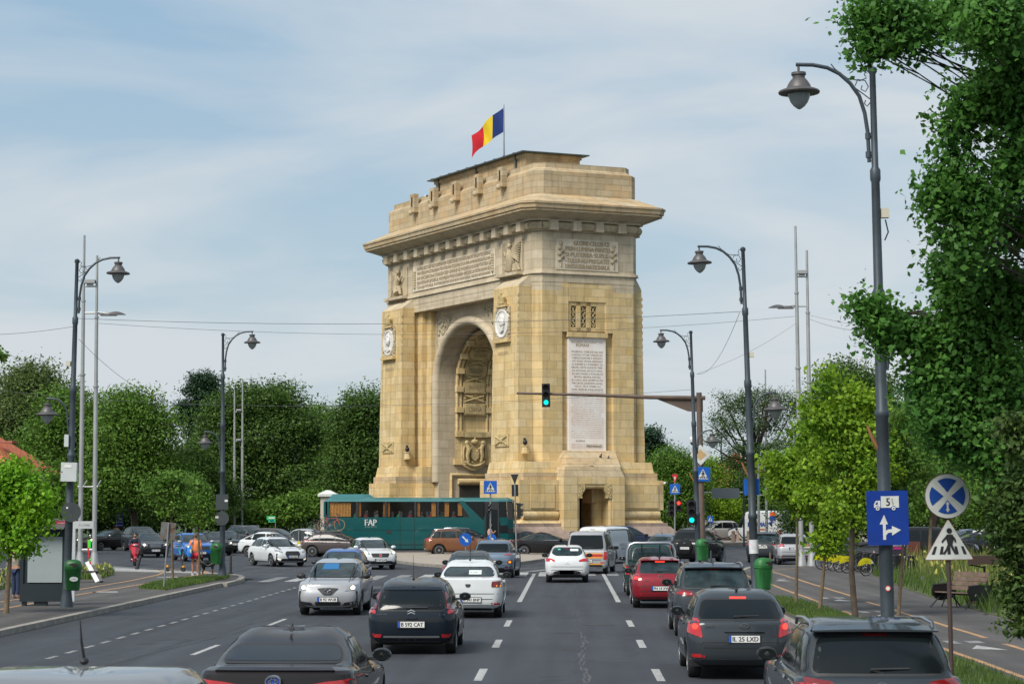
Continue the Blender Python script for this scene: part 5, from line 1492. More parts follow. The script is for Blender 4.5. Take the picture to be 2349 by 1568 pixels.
# 19 silver van with striped tape
c = Car('passenger_van', 'silver minivan with an orange and red stripe across its tailgate', 'van', 4.66, 1.88, 1.88, P_sil, rearpos(1345, 1316), 7, rw=.33, glass=M_glass, style=0, mir=M_trim, cat='van', group='vans in the traffic',
  rearwin=[(-.74, 1.12), (.74, 1.12), (.70, 1.70), (-.70, 1.70)], tail=[[(.80, .335), (.975, .335), (.965, .53), (.83, .53)]], lv=lvm('van', l5={4: .80}, l6={4: .62}), rails=M_trim)
for z0, z1, m_ in ((.70, .76, M_gld), (.765, .88, M_strd), (.885, .93, M_gld), (.42, .47, M_gld)):
 c.part('tape_stripe', [(-.72, z0), (.72, z0), (.72, z1), (-.72, z1)], 'r', m_, .012, .15)
c.plate(.0, .57, 'B 88 CAA')
# 20 white panel van
c = Car('panel_van', 'white and grey panel van with MEDICAL lettering standing behind the silver minivan', 'van', 5.0, 1.96, 1.96, P_wht, rearpos(1356, d=113), 27, rw=.34, glass=M_trim, style=0, mir=M_trim, cat='van', group='vans in the traffic', pil=[(.57, .56)], brake=1,
  rearwin=[(-.7, 1.2), (.7, 1.2), (.66, 1.6), (-.66, 1.6)], lo=True)
mb = MB(); M0 = Matrix.Translation((.985, 1.9, 1.0)) @ Matrix.Rotation(PI / 2, 4, 'Z'); add_text(mb, 'MEDICAL', .9, .16, M0, M_gry2 := mat('grey_letters', (.2, .2, .2), .7), .02); add_text(mb, 'OXIPLUS', .55, .09, M0 @ Matrix.Translation((0, 0, -.2)), M_gry2, .02); mb.build('side_lettering', c.root)
c.part('load_door_panel', rnd([(.25, 1.05), (2.6, 1.05), (2.6, 1.75), (.25, 1.75)], .1), 's', mat('pale_grey_panel', (.42, .46, .48), .4), .012, .2, True)
# 21..23
c = Car('people_carrier', 'dark blue people carrier with its roof showing behind the white panel van', 'suv', 4.9, 1.9, 1.86, P_dbl, midpos(1440, 133.5, 62, 4.9), 62, glass=M_glass2, lo=True, rails=M_chr)
c = Car('saloon_car', 'blue-grey saloon seen from behind to the left of the black off-roader', 'sedan', 4.5, 1.78, 1.45, P_kna, rearpos(1507, d=124), 14, glass=M_glass2, lo=True, ant=1)
c = Car('large_suv', 'black off-roader with spare wheel cover and plate B 200 ENT by the kerb', 'suv', 4.75, 1.88, 1.85, P_blk, rearpos(1572, d=113), 20, rw=.38, glass=M_glass, style=1, mir=P_blk, tail=[[(.86, .42), (.98, .42), (.97, .62), (.88, .62)]], tw=.26)
mb = MB(); mb.lathe([(.02, -.09), (.36, -.09), (.40, -.03), (.40, .1), (.3, .12)], 22, P_blk, Matrix.Translation((0, -.02, .92)) @ Matrix.Rotation(PI / 2, 4, 'X')); mb.build('spare_wheel_cover', c.root)
mb = MB(); Mx = Matrix.Translation((0, -.16, .83)); mb.box((0, 0, 0), (.52, .03, .12), M_plw, Mx); flat(mb, [(-.26, -.06), (-.215, -.06), (-.215, .06), (-.26, .06)], Mx, M_plb, .017); add_text(mb, 'B 200 ENT', .43, .075, Mx @ Matrix.Translation((.02, 0, 0)), M_plt, .017); mb.build('number_plate', c.root)
mb = MB(); M1 = Matrix.Translation((0, -.145, 1.10))
for a in (90, 210, 330): q = Matrix.Rotation(R_(-a + 90), 4, 'Y'); flat(mb, [(0, 0), (.022, .035), (0, .07), (-.022, .035)], M1 @ q, M_chr, .01)
mb.build('three_diamond_emblem', c.root)
# 24 pickup
lvp = lvm('suv', l4={0: .60}, l5={0: .60, 3: .30}, l6={3: .345, 4: .55}, l7={3: .38, 4: .5})
c = Car('pickup_truck', 'dark green pickup with a chrome roll bar ahead of the red hatchback', 'suv', 5.0, 1.78, 1.72, P_grn, rearpos(1497, 1368), 0, rw=.37, glass=M_glass2, style=1, lv=lvp, gh=(.32, .36, .53, .69), pil=[(.46, .45)], mir=M_chr, cat='pickup', wiper=False, tw=.25,
  rearwin=[(-.60, 1.17), (.60, 1.17), (.52, 1.56), (-.52, 1.56)], tail=[[(.84, .42), (.975, .42), (.975, .58), (.85, .58)]])
mb = MB()
for y_ in (1.10, 1.28): mb.tube([(-.80, y_, 1.02), (-.78, y_, 1.5), (-.70, y_, 1.68), (-.55, y_, 1.74), (.55, y_, 1.74), (.70, y_, 1.68), (.78, y_, 1.5), (.80, y_, 1.02)], .045, 8, M_chr)
mb.build('roll_bar', c.root); mb = MB()
for x_ in (-.3, .3): mb.tube([(x_, 1.3, 1.1), (x_, 1.3, 1.68)], .025, 6, P_grn)
mb.tube([(-.75, 1.3, 1.15), (.75, 1.3, 1.15)], .03, 6, P_grn); mb.build('window_guard', c.root)
c.part('chrome_corner', [(.88, .38), (.99, .38), (.99, .68), (.89, .68)], 'r', M_chr, .01, .1, True)
mb = MB(); mb.bb(-.78, .78, .06, 1.5, .95, 1.04, M_trim); mb.build('load_bed_cover', c.root)
# 25 red hatch
c = Car('hatchback_car', 'red hatchback in the right lane with plate PH 14 XV and a glowing brake light', 'hatch', 3.97, 1.68, 1.46, P_red, rearpos(1516, 1395), 0, rw=.31, glass=M_glass2, style=1, mir=M_trim, ant=.35, brake=2, spoiler=True,
  tail=[[(.70, .555), (.965, .56), (.955, .68), (.72, .675)], [(.76, .58), (.90, .58), (.90, .62), (.78, .62)]], mats=[M_red, M_redl], rearwin=[(-.60, .70 * 1.46), (.60, .70 * 1.46), (.53, .90 * 1.46), (-.53, .90 * 1.46)])
c.plate(0, .58, 'PH 14 XVL'); letters(c, 'lettering', 'POLO', -.40, .80, .15, .025)
mb = MB(); M0 = Matrix.Translation((0, c.bvh.ray_cast(Vector((0, -3, .91)), Vector((0, 1, 0)))[0].y - .02, .92)); mb.tube([(.055 * math.cos(a * PI / 8), 0, .055 * math.sin(a * PI / 8)) for a in range(17)], .008, 5, M_chr, M0); mb.tube([(-.035, 0, .035), (-.012, 0, -.035), (0, 0, 0), (.012, 0, -.035), (.035, 0, .035)], .006, 5, M_chr, M0); mb.build('round_emblem', c.root)
# 26 dark SUV behind the red hatch
def tig(name, label, loc, head, pm, **k):
 c = Car(name, label, 'suv', 4.49, 1.86, 1.64, pm, loc, head, rw=.355, style=1, rails=k.pop('rails', M_chr), ant='fin', mir=M_trim, spoiler=True,
   tail=[[(.50, .555), (.975, .585), (.96, .655), (.55, .625)], [(.56, .575), (.9, .60), (.9, .615), (.58, .60)]], mats=[M_redd, M_red], rearwin=[(-.72, .675 * 1.64), (.72, .675 * 1.64), (.62, .90 * 1.64), (-.62, .90 * 1.64)], brake=1, **k)
 M0 = Matrix.Translation((0, c.bvh.ray_cast(Vector((0, -3, .96)), Vector((0, 1, 0)))[0].y - .02, .965)); mb = MB(); mb.tube([(.06 * math.cos(a * PI / 8), 0, .06 * math.sin(a * PI / 8)) for a in range(17)], .009, 5, M_chr, M0); mb.tube([(-.038, 0, .038), (-.014, 0, -.038), (0, 0, 0), (.014, 0, -.038), (.038, 0, .038)], .007, 5, M_chr, M0); mb.build('round_emblem', c.root)
 return c
c = tig('compact_suv', 'dark grey off-roader between the red hatchback and the slate grey hatchback', rearpos(1642, 1462), 0, P_gry, glass=M_glass2)
# 27 grey hatch IL 25 LXD
c = Car('hatchback_car', 'slate grey hatchback in the right lane with plate IL 25 LXD and big red lamps', 'hatch', 4.24, 1.80, 1.48, P_gry, rearpos(1700, 1560), 0, rw=.32, style=2, mir=P_gry, ant=.25, brake=2, spoiler=False,
  tail=[[(.70, .475), (.975, .535), (.93, .66), (.83, .70), (.76, .68)], [(.70, .255), (.90, .26), (.90, .295), (.72, .295)]], mats=[M_red, M_red], rearwin=[(-.70, .685 * 1.48), (.70, .685 * 1.48), (.61, .89 * 1.48), (-.61, .89 * 1.48)],
  bump=[[(-.68, .36), (.68, .36), (.68, .372), (-.68, .372)], [(-.99, .42), (.99, .42), (.99, .43), (-.99, .43)]], lv=lvm('hatch', l4={3: .018}, l5={3: .03, 5: .89}, l6={5: .72}, l7={5: .50}))
c.plate(.06, .69, 'IL 25 LXD'); c.part('plate_recess_bar', rnd([(-.28, .80), (.40, .80), (.38, .825), (-.26, .825)], .01), 'r', P_gry, .03, .08)
mb = MB(); M0 = Matrix.Translation((.06, c.bvh.ray_cast(Vector((0, -3, .90)), Vector((0, 1, 0)))[0].y - .02, .905)); mb.tube([(.075 * math.cos(a * PI / 8), 0, .038 * math.sin(a * PI / 8)) for a in range(17)], .007, 5, M_chr, M0); add_text(mb, 'KIA', .09, .035, M0, M_chr, .004, bold=.003); mb.build('oval_emblem', c.root)
letters(c, 'lettering', "cee'd", -.52, .90, .16, .035)
for sg in (-1, 1): c.part('tail_lamp_lens', circ(.045, 10, (.83 * .9, .60 * 1.48)), 'r', M_amb if False else M_redl, .02, .06, sg == 1) if sg == 1 else None
# 28 big grey SUV bottom right
c = tig('compact_suv', 'grey off-roader with silver roof rails, cut by the lower edge at the right', rearpos(2028, d=22.8), 0, P_gry, rails=M_chr)
c.part('chrome_window_line', [(1.0, 1.09), (3.0, 1.09), (3.0, 1.105), (1.0, 1.105)], 's', M_chr, .012, .12, True)
# right far group
c = tig('compact_suv', 'dark grey off-roader with plate B 17 PXL driving away on the right of the roundabout', rearpos(1749, d=115), 12, P_gry, rails=M_trim, glass=M_glass2); c.plate(0, .84, 'B 17 PXL')
c = Car('compact_suv', 'silver crossover with bright red lamps behind the thin tree at the right of the roundabout', 'suv', 4.33, 1.79, 1.60, P_sil, rearpos(1823, d=110), 2, rw=.34, glass=M_glass, style=0, ant='fin', tail=[[(.55, .60), (.98, .59), (.97, .68), (.60, .675)]], mats=[M_red]); c.plate(0, .86, 'B 86 TRE')
c.part('black_cladding', rnd([(-.82, .27), (.82, .27), (.82, .50), (-.82, .50)], .04), 'r', M_trim, .008, .12)
c = Car('delivery_van', 'tall white delivery van with DEDEMAN lettering and an orange and blue logo', 'van', 5.6, 2.07, 2.75, P_wht, midpos(1744, 180, -50, 5.6), -50, rw=.36, glass=M_glass, style=0, mir=M_trim, cat='van', group='vans in the traffic', pil=[(.70, .66)], gh=(.69, .68, .70, .83), tail=[[(.86, .22), (.98, .22), (.97, .42), (.87, .42)]], lo=False,
  rearwin=[(-.02, 1.2), (.02, 1.2), (.02, 1.3), (-.02, 1.3)], lv=lvm('van', l5={5: .985, 0: .40, 1: .42, 2: .48}, l6={0: .945, 1: .95, 5: .90, 4: .70}, l7={5: .75, 4: .64}, l4={0: .39, 1: .41, 2: .44}, l3={0: .34, 1: .35, 2: .38}, l2={0: .26, 1: .26, 2: .28}))
mb = MB(); M_db, M_do = mat('logo_blue', (.02, .07, .30), .5), mat('logo_orange', (.75, .10, .01), .5)
def dede(M, k=1.0):
 add_text(mb, 'DEDEMAN', 2.0 * k, .36 * k, M, M_db, .0, bold=.03); add_text(mb, 'DEDICAT PLANURILOR TALE', 1.7 * k, .14 * k, M @ Matrix.Translation((.1 * k, 0, -.42 * k)), M_do, .0, bold=.01)
 Q = M @ Matrix.Translation((1.45 * k, 0, .1 * k)) @ Matrix.Scale(k, 4)
 flat(mb, circ(.27, 16, (.05, .68), 0, PI) , Q, M_do, 0); flat(mb, [(-.27, .62), (.42, .62), (.42, .68), (-.27, .68)], Q, M_do, .002)
 flat(mb, [(-.25, .58), (.30, .58), (.32, .38), (.18, .22), (.05, .28), (.0, .02), (-.02, -.30), (-.42, .02), (-.15, .14), (-.32, .36)], Q, M_db, .001)
dede(Matrix.Translation((-1.045, 2.3, 1.62)) @ Matrix.Rotation(-PI / 2, 4, 'Z'))
dede(Matrix.Translation((.45, -.06, 1.75)), .33); mb.build('side_lettering', c.root)
c = Car('large_suv', 'pale beige off-roader ahead of the tall white delivery van', 'suv', 4.8, 1.9, 1.9, P_bge, midpos(1640, 183, -118, 4.8), -118, rw=.40, glass=M_glass, lo=True, mir=P_bge)
c = Car('saloon_car', 'dark green-grey saloon beyond the black off-roader, roof and windows showing', 'sedan', 4.6, 1.8, 1.45, P_nvy, midpos(1580, 176, -75, 4.6), -75, glass=M_glass2, lo=True)
c = Car('saloon_car', 'silver-blue car parked beyond the meadow, above the black one marked Uber', 'sedan', 4.6, 1.8, 1.5, P_kna, midpos(2232, 150, 75, 4.6), 75, glass=M_glass2, lo=True)
c = Car('saloon_car', 'black car with Uber written on its door, parked beyond the meadow', 'sedan', 4.7, 1.82, 1.48, P_blk, midpos(2243, 128, 70, 4.7), 70, glass=M_glass2, lo=True)
mb = MB(); add_text(mb, 'Uber', .55, .2, Matrix.Translation((.925, 3.2, .62)) @ Matrix.Rotation(PI / 2, 4, 'Z'), M_plw, .01, bold=.006); mb.build('door_lettering', c.root)
c = Car('hatchback_car', 'white car at the right edge beyond the meadow, behind the black car', 'hatch', 4.2, 1.8, 1.5, P_wht, midpos(2282, 146, 100, 4.2), 100, lo=True)
c = Car('van', 'black van parked behind the meadow left of the triangular crossing sign', 'van', 4.9, 1.9, 1.9, P_blk, midpos(2140, 118, 80, 4.9), 80, cat='van', group='vans in the traffic', lo=True)
# left far group
c = Car('saloon_car', 'black saloon with lit headlights furthest left on the roundabout', 'sedan', 4.79, 1.85, 1.46, P_blk, midpos(246, 151, -148, 4.79), -148, glass=M_glass2, style=1, lit=True, mir=M_chr, lo=False)
c = Car('saloon_car', 'black saloon with chrome star grille and bright headlights behind the red scooter', 'sedan', 4.6, 1.78, 1.46, P_blk, frontpos(357, d=128, head=160, L=4.6), 160, glass=M_glass2, lit=True, lo=False, grille=[(-.38, .40), (.38, .40), (.44, .53), (-.44, .53)]); c.plate(.0, .42, 'B 05 CRE', 'f')
for z_ in (.62, .68, .74): c.part('chrome_grille_bar', [(-.32, z_), (.32, z_), (.32, z_ + .018), (-.32, z_ + .018)], 'f', M_chr, .018, .12)
c = Car('large_suv', 'dark grey off-roader behind the black saloon with the star grille', 'suv', 4.6, 1.85, 1.7, P_gry, frontpos(352, d=146, head=150, L=4.6), 150, glass=M_glass2, lo=True)
c = Car('compact_suv', 'bright blue crossover with black grille behind the man in the orange shirt', 'suv', 4.1, 1.80, 1.55, P_bl2, frontpos(462, d=118, head=157, L=4.1), 157, glass=M_glass2, style=1, lit=False, mir=P_sil, rails=M_trim, lo=False, grille=[(-.5, .42), (.5, .42), (.52, .54), (-.52, .54)]); c.plate(0, .48, 'B 69 JNX', 'f')
c = Car('hatchback_car', 'black hatchback with one amber lamp lit, right behind the far green litter bin', 'hatch', 4.3, 1.80, 1.48, P_blk, frontpos(506, d=133, head=158, L=4.3), 158, glass=M_glass2, lit=True, lo=True); c.plate(0, .5, 'B 45 FWI', 'f')
c = Car('saloon_car', 'black saloon with a white plate just left of the white liftback', 'sedan', 4.5, 1.78, 1.46, P_nvy, frontpos(538, d=140, head=160, L=4.5), 160, glass=M_glass2, lo=True); c.plate(0, .6, 'B 92 VIL', 'f')
c = Car('large_suv', 'dark grey off-roader behind the white liftback, roof and windscreen in view', 'suv', 4.7, 1.88, 1.75, P_gr2, midpos(576, 150, 135, 4.7), 135, glass=M_glass2, lo=True, rails=M_chr)
c = Car('estate_car', 'dark plum estate car passing behind the white liftback', 'hatch', 4.8, 1.85, 1.6, P_tpe, midpos(640, 146, 118, 4.8), 118, glass=M_glass2, lo=True, lv=EST)
c = Car('hatchback_car', 'pale silver car glimpsed behind the roof bicycles', 'hatch', 4.2, 1.78, 1.55, P_sil, midpos(722, 146, 110, 4.2), 110, glass=M_glass2, lo=True)
# ================================================================== COACH
M_teal = paint('teal_coach_paint', (.003, .075, .078), .2); M_teal2 = paint('pale_teal_roof', (.035, .15, .155), .2)
M_cur = mat('orange_curtain', (.55, .26, .06), .9, var=.3, vscale=9)
M_cgl = mat('coach_glass', (.02, .018, .014), .04, alpha=.30, spec=.6, coat=.3)
M_cin = mat('coach_interior', (.055, .042, .032), .9, var=.4, vscale=2)
M_skin = mat('skin', (.42, .23, .15), .6); M_skin2 = mat('tanned_skin', (.36, .16, .09), .6)
coach = empty('coach', U(743, 137.5), R_(1.2), 'long teal coach with orange curtains passing in front of the triumphal arch', 'coach')
CL, CW = 12.25, 2.5
def cplan(g=0, nose=0.0):
 return [(g, g), (CL - 1.0, g), (CL - .45, .12 + g), (CL - .12 - nose - g, .45), (CL - g - nose, 1.25), (CL - .12 - nose - g, CW - .45), (CL - .45, CW - .12 - g), (CL - 1.0, CW - g), (g, CW - g)]
b = MB(); b.prism(cplan(.03), .33, .9, M_teal, top=cplan(0)); b.prism(cplan(0), .9, 2.36, M_teal, smooth=False)
for z in (1.55, .62): b.box((5.6, -.004, z), (10.8, .012, .018), M_gap)
for x in (4.88, 5.80): b.box((x, -.005, 1.35), (.02, .012, 2.0), M_gap)
b.box((4.15, -.01, 1.42), (.30, .02, .18), M_trim)
b.build('body', coach)
b = MB(); b.prism(cplan(0), 3.36, 3.5, M_teal2, top=cplan(.08)); b.prism(cplan(.08), 3.5, 3.62, M_teal2, top=cplan(.45)); b.build('roof', coach)
b = MB(); b.prism([(.25, .3), (2.6, .3), (3.3, .7), (3.3, CW - .7), (2.6, CW - .3), (.25, CW - .3)], 3.55, 3.84, M_teal2, top=[(.5, .55), (2.4, .55), (2.8, .8), (2.8, CW - .8), (2.4, CW - .55), (.5, CW - .55)]); b.build('air_conditioning_unit', coach)
b = MB(); b.bb(.1, CL - 1.6, 1.4, 1.5, 2.0, 3.4, M_cin); b.bb(.02, .1, .1, CW - .1, 2.3, 3.4, M_teal); b.bb(.1, CL - 1.0, .1, CW - .1, 2.30, 2.34, M_cin)
b.build('interior', coach)
def cx(z): return (z - 591) * .00805
wins = [(635, 845), (860, 1075), (1090, 1310), (1325, 1490), (1505, 1750)]
for i, (a, c_) in enumerate(wins):
 x0, x1 = cx(a), cx(c_); b = MB()
 top = x1 if i < 4 else cx(1665)
 b.add([(x0, .02, 2.40), (x1, .02, 2.40), (top, .02, 3.36), (x0 + (.12 if i == 0 else 0), .02, 3.36)], [(0, 1, 2, 3)], M_cgl); b.build('window', coach)
b = MB()
for x in [0.02, .25] + [cx(852), cx(1082), cx(1317), cx(1497)]: b = MB(); b.box((x, .06, 2.87), (.13, .1, 1.0), M_trim if x > .3 else M_teal); b.build('window_pillar', coach)
b = MB()
b.add([(cx(1755), -.012, 2.36), (cx(1875), -.012, 1.4), (cx(1985), -.012, .6), (cx(1985), -.012, .33), (cx(1700), -.012, .33)], [(4, 3, 2, 1, 0)], M_teal)
b.add([(cx(1660), -.01, 3.40), (cx(1705), -.01, 3.40), (cx(1868), -.01, 2.1), (cx(1868), -.01, 1.2), (cx(1750), -.01, 2.36)], [(4, 3, 2, 1, 0)], M_teal)
b.build('diagonal_stripe', coach)
b = MB(); b.add([(cx(1708), -.016, 3.34), (cx(1862), -.016, 3.34), (cx(1862), -.016, 2.15)], [(2, 1, 0)], M_glass); b.bb(cx(1700), cx(1990), .05, .12, 1.2, 3.36, M_dark); b.build('front_side_window', coach)
b = MB(); b.box(((cx(1870) + cx(1985)) / 2, -.012, 1.9), (cx(1985) - cx(1870), .03, 2.9), M_trim); b.box(((cx(1880) + cx(1975)) / 2, -.03, 2.0), (cx(1972) - cx(1883), .02, 1.7), M_glass); b.build('door', coach)
b = MB(); pl = [(CL - 1.0, -.01), (CL - .44, .11), (CL - .10, .45), (CL + .02, 1.25), (CL - .10, CW - .45), (CL - .44, CW - .11)]
for i in range(5):
 (x0, y0), (x1, y1) = pl[i], pl[i + 1]; b.add([(x0, y0, 1.35), (x1, y1, 1.35), (x1 - .12, y1 + (.02 if i < 2 else 0), 3.38), (x0 - .1, y0, 3.38)], [(0, 1, 2, 3)], M_glass, False)
b.build('windscreen', coach)
for x, z0, z1 in ((.2, 2.4, 3.34), (.95, 2.4, 3.3), (cx(862), 2.4, 3.34), (cx(1060), 2.4, 3.34), (cx(1092), 2.4, 3.34), (cx(1445), 2.4, 3.34), (cx(1332), 2.4, 3.34), (cx(1550), 2.4, 3.34), (cx(1655), 2.45, 3.3)):
 b = MB(); w = .75 if x < 1 else (.17 if x < cx(1400) else .28)
 n = 8; vs = []
 for i in range(n + 1): vs += [(x + w * i / n, .12 + .03 * (i % 2), z0), (x + w * i / n, .12 + .03 * (i % 2), z1)]
 b.add(vs, [(2 * i, 2 * i + 2, 2 * i + 3, 2 * i + 1) for i in range(n)], M_cur); b.build('curtain', coach)
random.seed(5)
b = MB()
for i in range(17):
 x = 1.0 + i * .56
 b.box((x, .5, 2.5), (.16, .45, .45), M_seat)
b.build('seat_row', coach)
hairs = [mat('dark_hair', (.015, .012, .01), .8), mat('grey_hair', (.20, .19, .18), .9)]
for i in range(13):
 x = 1.25 + i * .70 + random.uniform(-.08, .08); z = 2.62 + random.uniform(-.04, .05)
 b = MB(); col = random.choice([(.2, .02, .02), (.02, .15, .08), (.05, .05, .06), (.15, .15, .14)]); mm = mat('shirt_%d' % (i % 4), col, .9)
 b.tube([(x, .42, z - .34), (x, .42, z - .16), (x, .42, z - .10), (x + .01, .42, z - .06)], [.17, .17, .10, .05], 8, mm); b.ell((x + .02, .42, z + .03), (.085, .075, .115), M_skin, None, 9, 7); b.ell((x - .015, .42, z + .06), (.09, .085, .105), hairs[0], None, 9, 7)
 tag(b.build('person'), 'coach passenger sitting at a window of the teal coach, head and shoulders showing', 'person', 'passengers in the coach').matrix_world = coach.matrix_basis if False else Matrix.Translation(U(743, 137.5)) @ Matrix.Rotation(R_(1.2), 4, 'Z')
b = MB(); add_text(b, 'FAP', .74, .40, Matrix.Translation((cx(963), -.012, 2.03)), M_plw, 0, bold=.012); add_text(b, 'gruppo ANVO', .74, .10, Matrix.Translation((cx(963), -.012, 1.75)), mat('faded_letters', (.25, .35, .34), .6), 0); b.build('side_lettering', coach)
for x, y in ((CL - .15, -.35), (CL + .25, .9)):
 b = MB(); b.tube([(x - .25, y + .35, 3.25), (x - .05, y + .1, 3.2), (x + .02, y, 3.0)], .05, 6, M_trim); b.box((x + .02, y, 2.75), (.12, .26, .55), M_trim); b.build('wing_mirror', coach)
for x in (2.9, 10.0):
 w = bpy.data.objects.new('wheel', None); COL.objects.link(w); w.parent = coach; w.location = (x, .16, .5); w.rotation_euler = (0, 0, -PI / 2)
 ta, tb = wheel_mesh(.5, .28, 1)
 for nm, me in (('tyre', ta), ('rim', tb)): o = bpy.data.objects.new(nm, me); COL.objects.link(o); o.parent = w
 b = MB(); b.prism([(x - .62, .3)] + [(x + .62 * math.cos(PI - PI * i / 10), .3) for i in range(11)], 0, 0, M_und) if False else None
b = MB(); b.bb(.3, CL - .5, .3, CW - .3, .25, .5, M_und); b.box((CL - .05, 1.25, .62), (.12, 2.0, .4), M_trim); b.build('underbody', coach)
# the driver's mate in the doorway
b = MB(); X = cx(1915); b.tube([(X, .02, 1.15), (X - .02, .02, 1.45), (X, .02, 1.62)], [.15, .18, .10], 9, mat('pale_pink_shirt', (.45, .28, .24), .9)); b.tube([(X, .0, 1.2), (X + .3, .0, 1.15), (X + .33, .0, .75)], [.10, .09, .06], 8, mat('jeans', (.03, .08, .18), .9))
b.ell((X + .02, .02, 1.84), (.09, .09, .12), M_skin); b.ell((X - .01, .02, 1.88), (.095, .095, .10), hairs[0]); b.tube([(X, -.08, 1.5), (X + .22, -.1, 1.35), (X + .35, -.08, 1.5)], [.05, .045, .035], 7, M_skin)
o = b.build('person'); o.matrix_world = Matrix.Translation(U(743, 137.5)) @ Matrix.Rotation(R_(1.2), 4, 'Z') @ Matrix.Translation((0, -.12, 0)); tag(o, 'person in a pale pink shirt and jeans sitting behind the coach door glass', 'person')
# ================================================================== STREET LAMPS
M_lp = mat('slate_lamp_paint', (.052, .068, .082), .5, .3, var=.2, vscale=3)
M_lsh = mat('lamp_hood', (.10, .095, .095), .5, .3, var=.15, vscale=4)
M_lgl = mat('lamp_globe', (.42, .45, .46), .15, transl=.3)
M_lgt = mat('light_grey_steel', (.36, .37, .37), .5, .4, var=.12, vscale=2)
def lean_matrix(b, t):
 z = (t - b).normalized(); x = Vector((1, 0, 0)); y = z.cross(x).normalized(); x = y.cross(z)
 M = Matrix.Identity(4)
 for r in range(3): M[r][0], M[r][1], M[r][2], M[r][3] = x[r], y[r], z[r], b[r]
 return M
def head_at(par, x, z0, k=1.0):
 r = bpy.data.objects.new('lantern', None); COL.objects.link(r); r.parent = par; r.location = (x, 0, z0)
 b = MB(); b.lathe([(.02, .10), (.02, .0), (.117, -.02), (.12, -.06), (.10, -.075), (.10, -.115), (.118, -.13), (.15, -.17), (.18, -.22), (.20, -.27), (.32, -.315), (.335, -.34), (.325, -.36), (.18, -.37)], 20, M_lsh, Matrix.Scale(k, 4), cap=False); b.build('hood', r)
 b = MB(); b.lathe([(.18, -.36), (.172, -.42), (.14, -.50), (.09, -.565), (.03, -.61), (.001, -.62)], 16, M_lgl, Matrix.Scale(k, 4), cap=False); b.build('globe', r)
def lamp(ub, d, ut, label, sg=1, low=True, H=9.9, group='double street lamps', lowsg=None, upper=True):
 base = U(ub, d); top = U(ut, d, H); root = empty('street_lamp', base, 0, label, 'street lamp', group)
 root.matrix_world = lean_matrix(base, top)
 b = MB(); b.lathe([(.25, 0), (.25, .09), (.20, .12), (.16, .35), (.125, .62), (.13, .66), (.11, .70), (.11, 2.6), (.125, 2.62), (.125, 2.72), (.105, 2.75), (.10, 4.3), (.115, 4.32), (.115, 4.4), (.092, 4.44), (.085, 6.1), (.10, 6.14), (.10, 6.3), (.075, 6.35), (.068, 8.05), (.085, 8.1), (.085, 8.25), (.055, 8.3), (.05, H - .1), (.075, H - .06), (.07, H), (.0, H + .04)], 14, M_lp, cap=False)
 b.build('pole', root)
 if upper:
  A = [(.09, 8.38), (.10, 8.85), (.14, 9.17), (.22, 9.45), (.36, 9.66), (.53, 9.82), (.72, 9.92), (.95, 9.97), (1.22, 9.98)]
  b = MB(); b.tube([(sg * x, 0, z) for x, z in A], .032, 8, M_lp)
  for z in (8.5, 8.8): b.tube([(0, 0, z), (sg * .1, 0, z)], .025, 6, M_lp); b.tube([(sg * .1, 0, z - .05), (sg * .1, 0, z + .05)], .045, 8, M_lp)
  def sc(pts): b.tube([(sg * x, 0, z) for x, z in pts], .010, 5, M_lp)
  sc([(.05, 9.83), (.10, 9.86), (.13, 9.80), (.10, 9.74), (.2, 9.70), (.4, 9.74), (.6, 9.90), (.66, 9.98)])
  sc([(.28, 9.62), (.24, 9.72), (.12, 9.70), (.07, 9.6), (.12, 9.52), (.19, 9.56), (.17, 9.62)]); sc([(.05, 9.40), (.15, 9.48), (.28, 9.58)]); sc([(.05, 9.34), (.10, 9.28), (.14, 9.33), (.12, 9.38)])
  b.build('arm', root); head_at(root, sg * 1.18, 9.87)
 if low:
  ls = lowsg or -sg
  A = [(.10, 5.05), (.13, 5.4), (.15, 5.62), (.25, 5.80), (.4, 5.92), (.56, 5.96), (.74, 5.96)]
  b = MB(); b.tube([(ls * x, 0, z) for x, z in A], .03, 8, M_lp)
  for z in (5.15, 5.4): b.tube([(0, 0, z), (ls * .12, 0, z)], .025, 6, M_lp)
  b.build('low_arm', root); head_at(root, ls * .71, 5.83, .95)
 return root
L1 = lamp(152, 60.2, 177, 'street lamp with white meter cabinet and green bin beside the empty poster case', 1)
L2 = lamp(510, 85.7, 511.5, 'street lamp on the left corner beside the man and his dog', 1)
R1 = lamp(2041, 33.8, 2001, 'nearest and tallest street lamp on the right carrying the blue lorry sign', -1)
R2 = lamp(1735, 57.4, 1704, 'street lamp on the right with a white paper notice and green bin', -1)
R3 = lamp(1604, 84.5, 1584.5, 'street lamp beside the signal gantry with a traffic light fixed to it', -1)
lamp(1657, 213, 1655, 'small distant street lamp between the leaning tree and the thin twin masts', -1, low=False, group='distant street lamps')
lamp(1719, 262, 1716, 'most distant street lamp, in front of the orange roof', -1, low=False, group='distant street lamps')
def part_on(root, mb, name): return mb.build(name, root)
b = MB(); b.box((.13, -.03, 7.55), (.12, .14, .15), mat('cream_box', (.55, .52, .42), .6)); b.box((.14, 0, 7.55), (.1, .03, .03), M_lp); b.tube([(.14, 0, 7.45), (.18, 0, 7.25), (.12, 0, 7.12)], .012, 5, M_blk); o = part_on(R1, b, 'junction_box')
b = MB(); b.box((-.15, -.03, 6.95), (.13, .14, .14), MATS['cream_box']); b.box((-.13, 0, 6.95), (.1, .03, .03), M_lp); part_on(L1, b, 'junction_box')
b = MB(); b.box((.13, -.03, 7.0), (.12, .14, .13), MATS['cream_box']); part_on(R2, b, 'junction_box')
M_cab = mat('cabinet_grey', (.50, .53, .53), .5, var=.06, vscale=3)
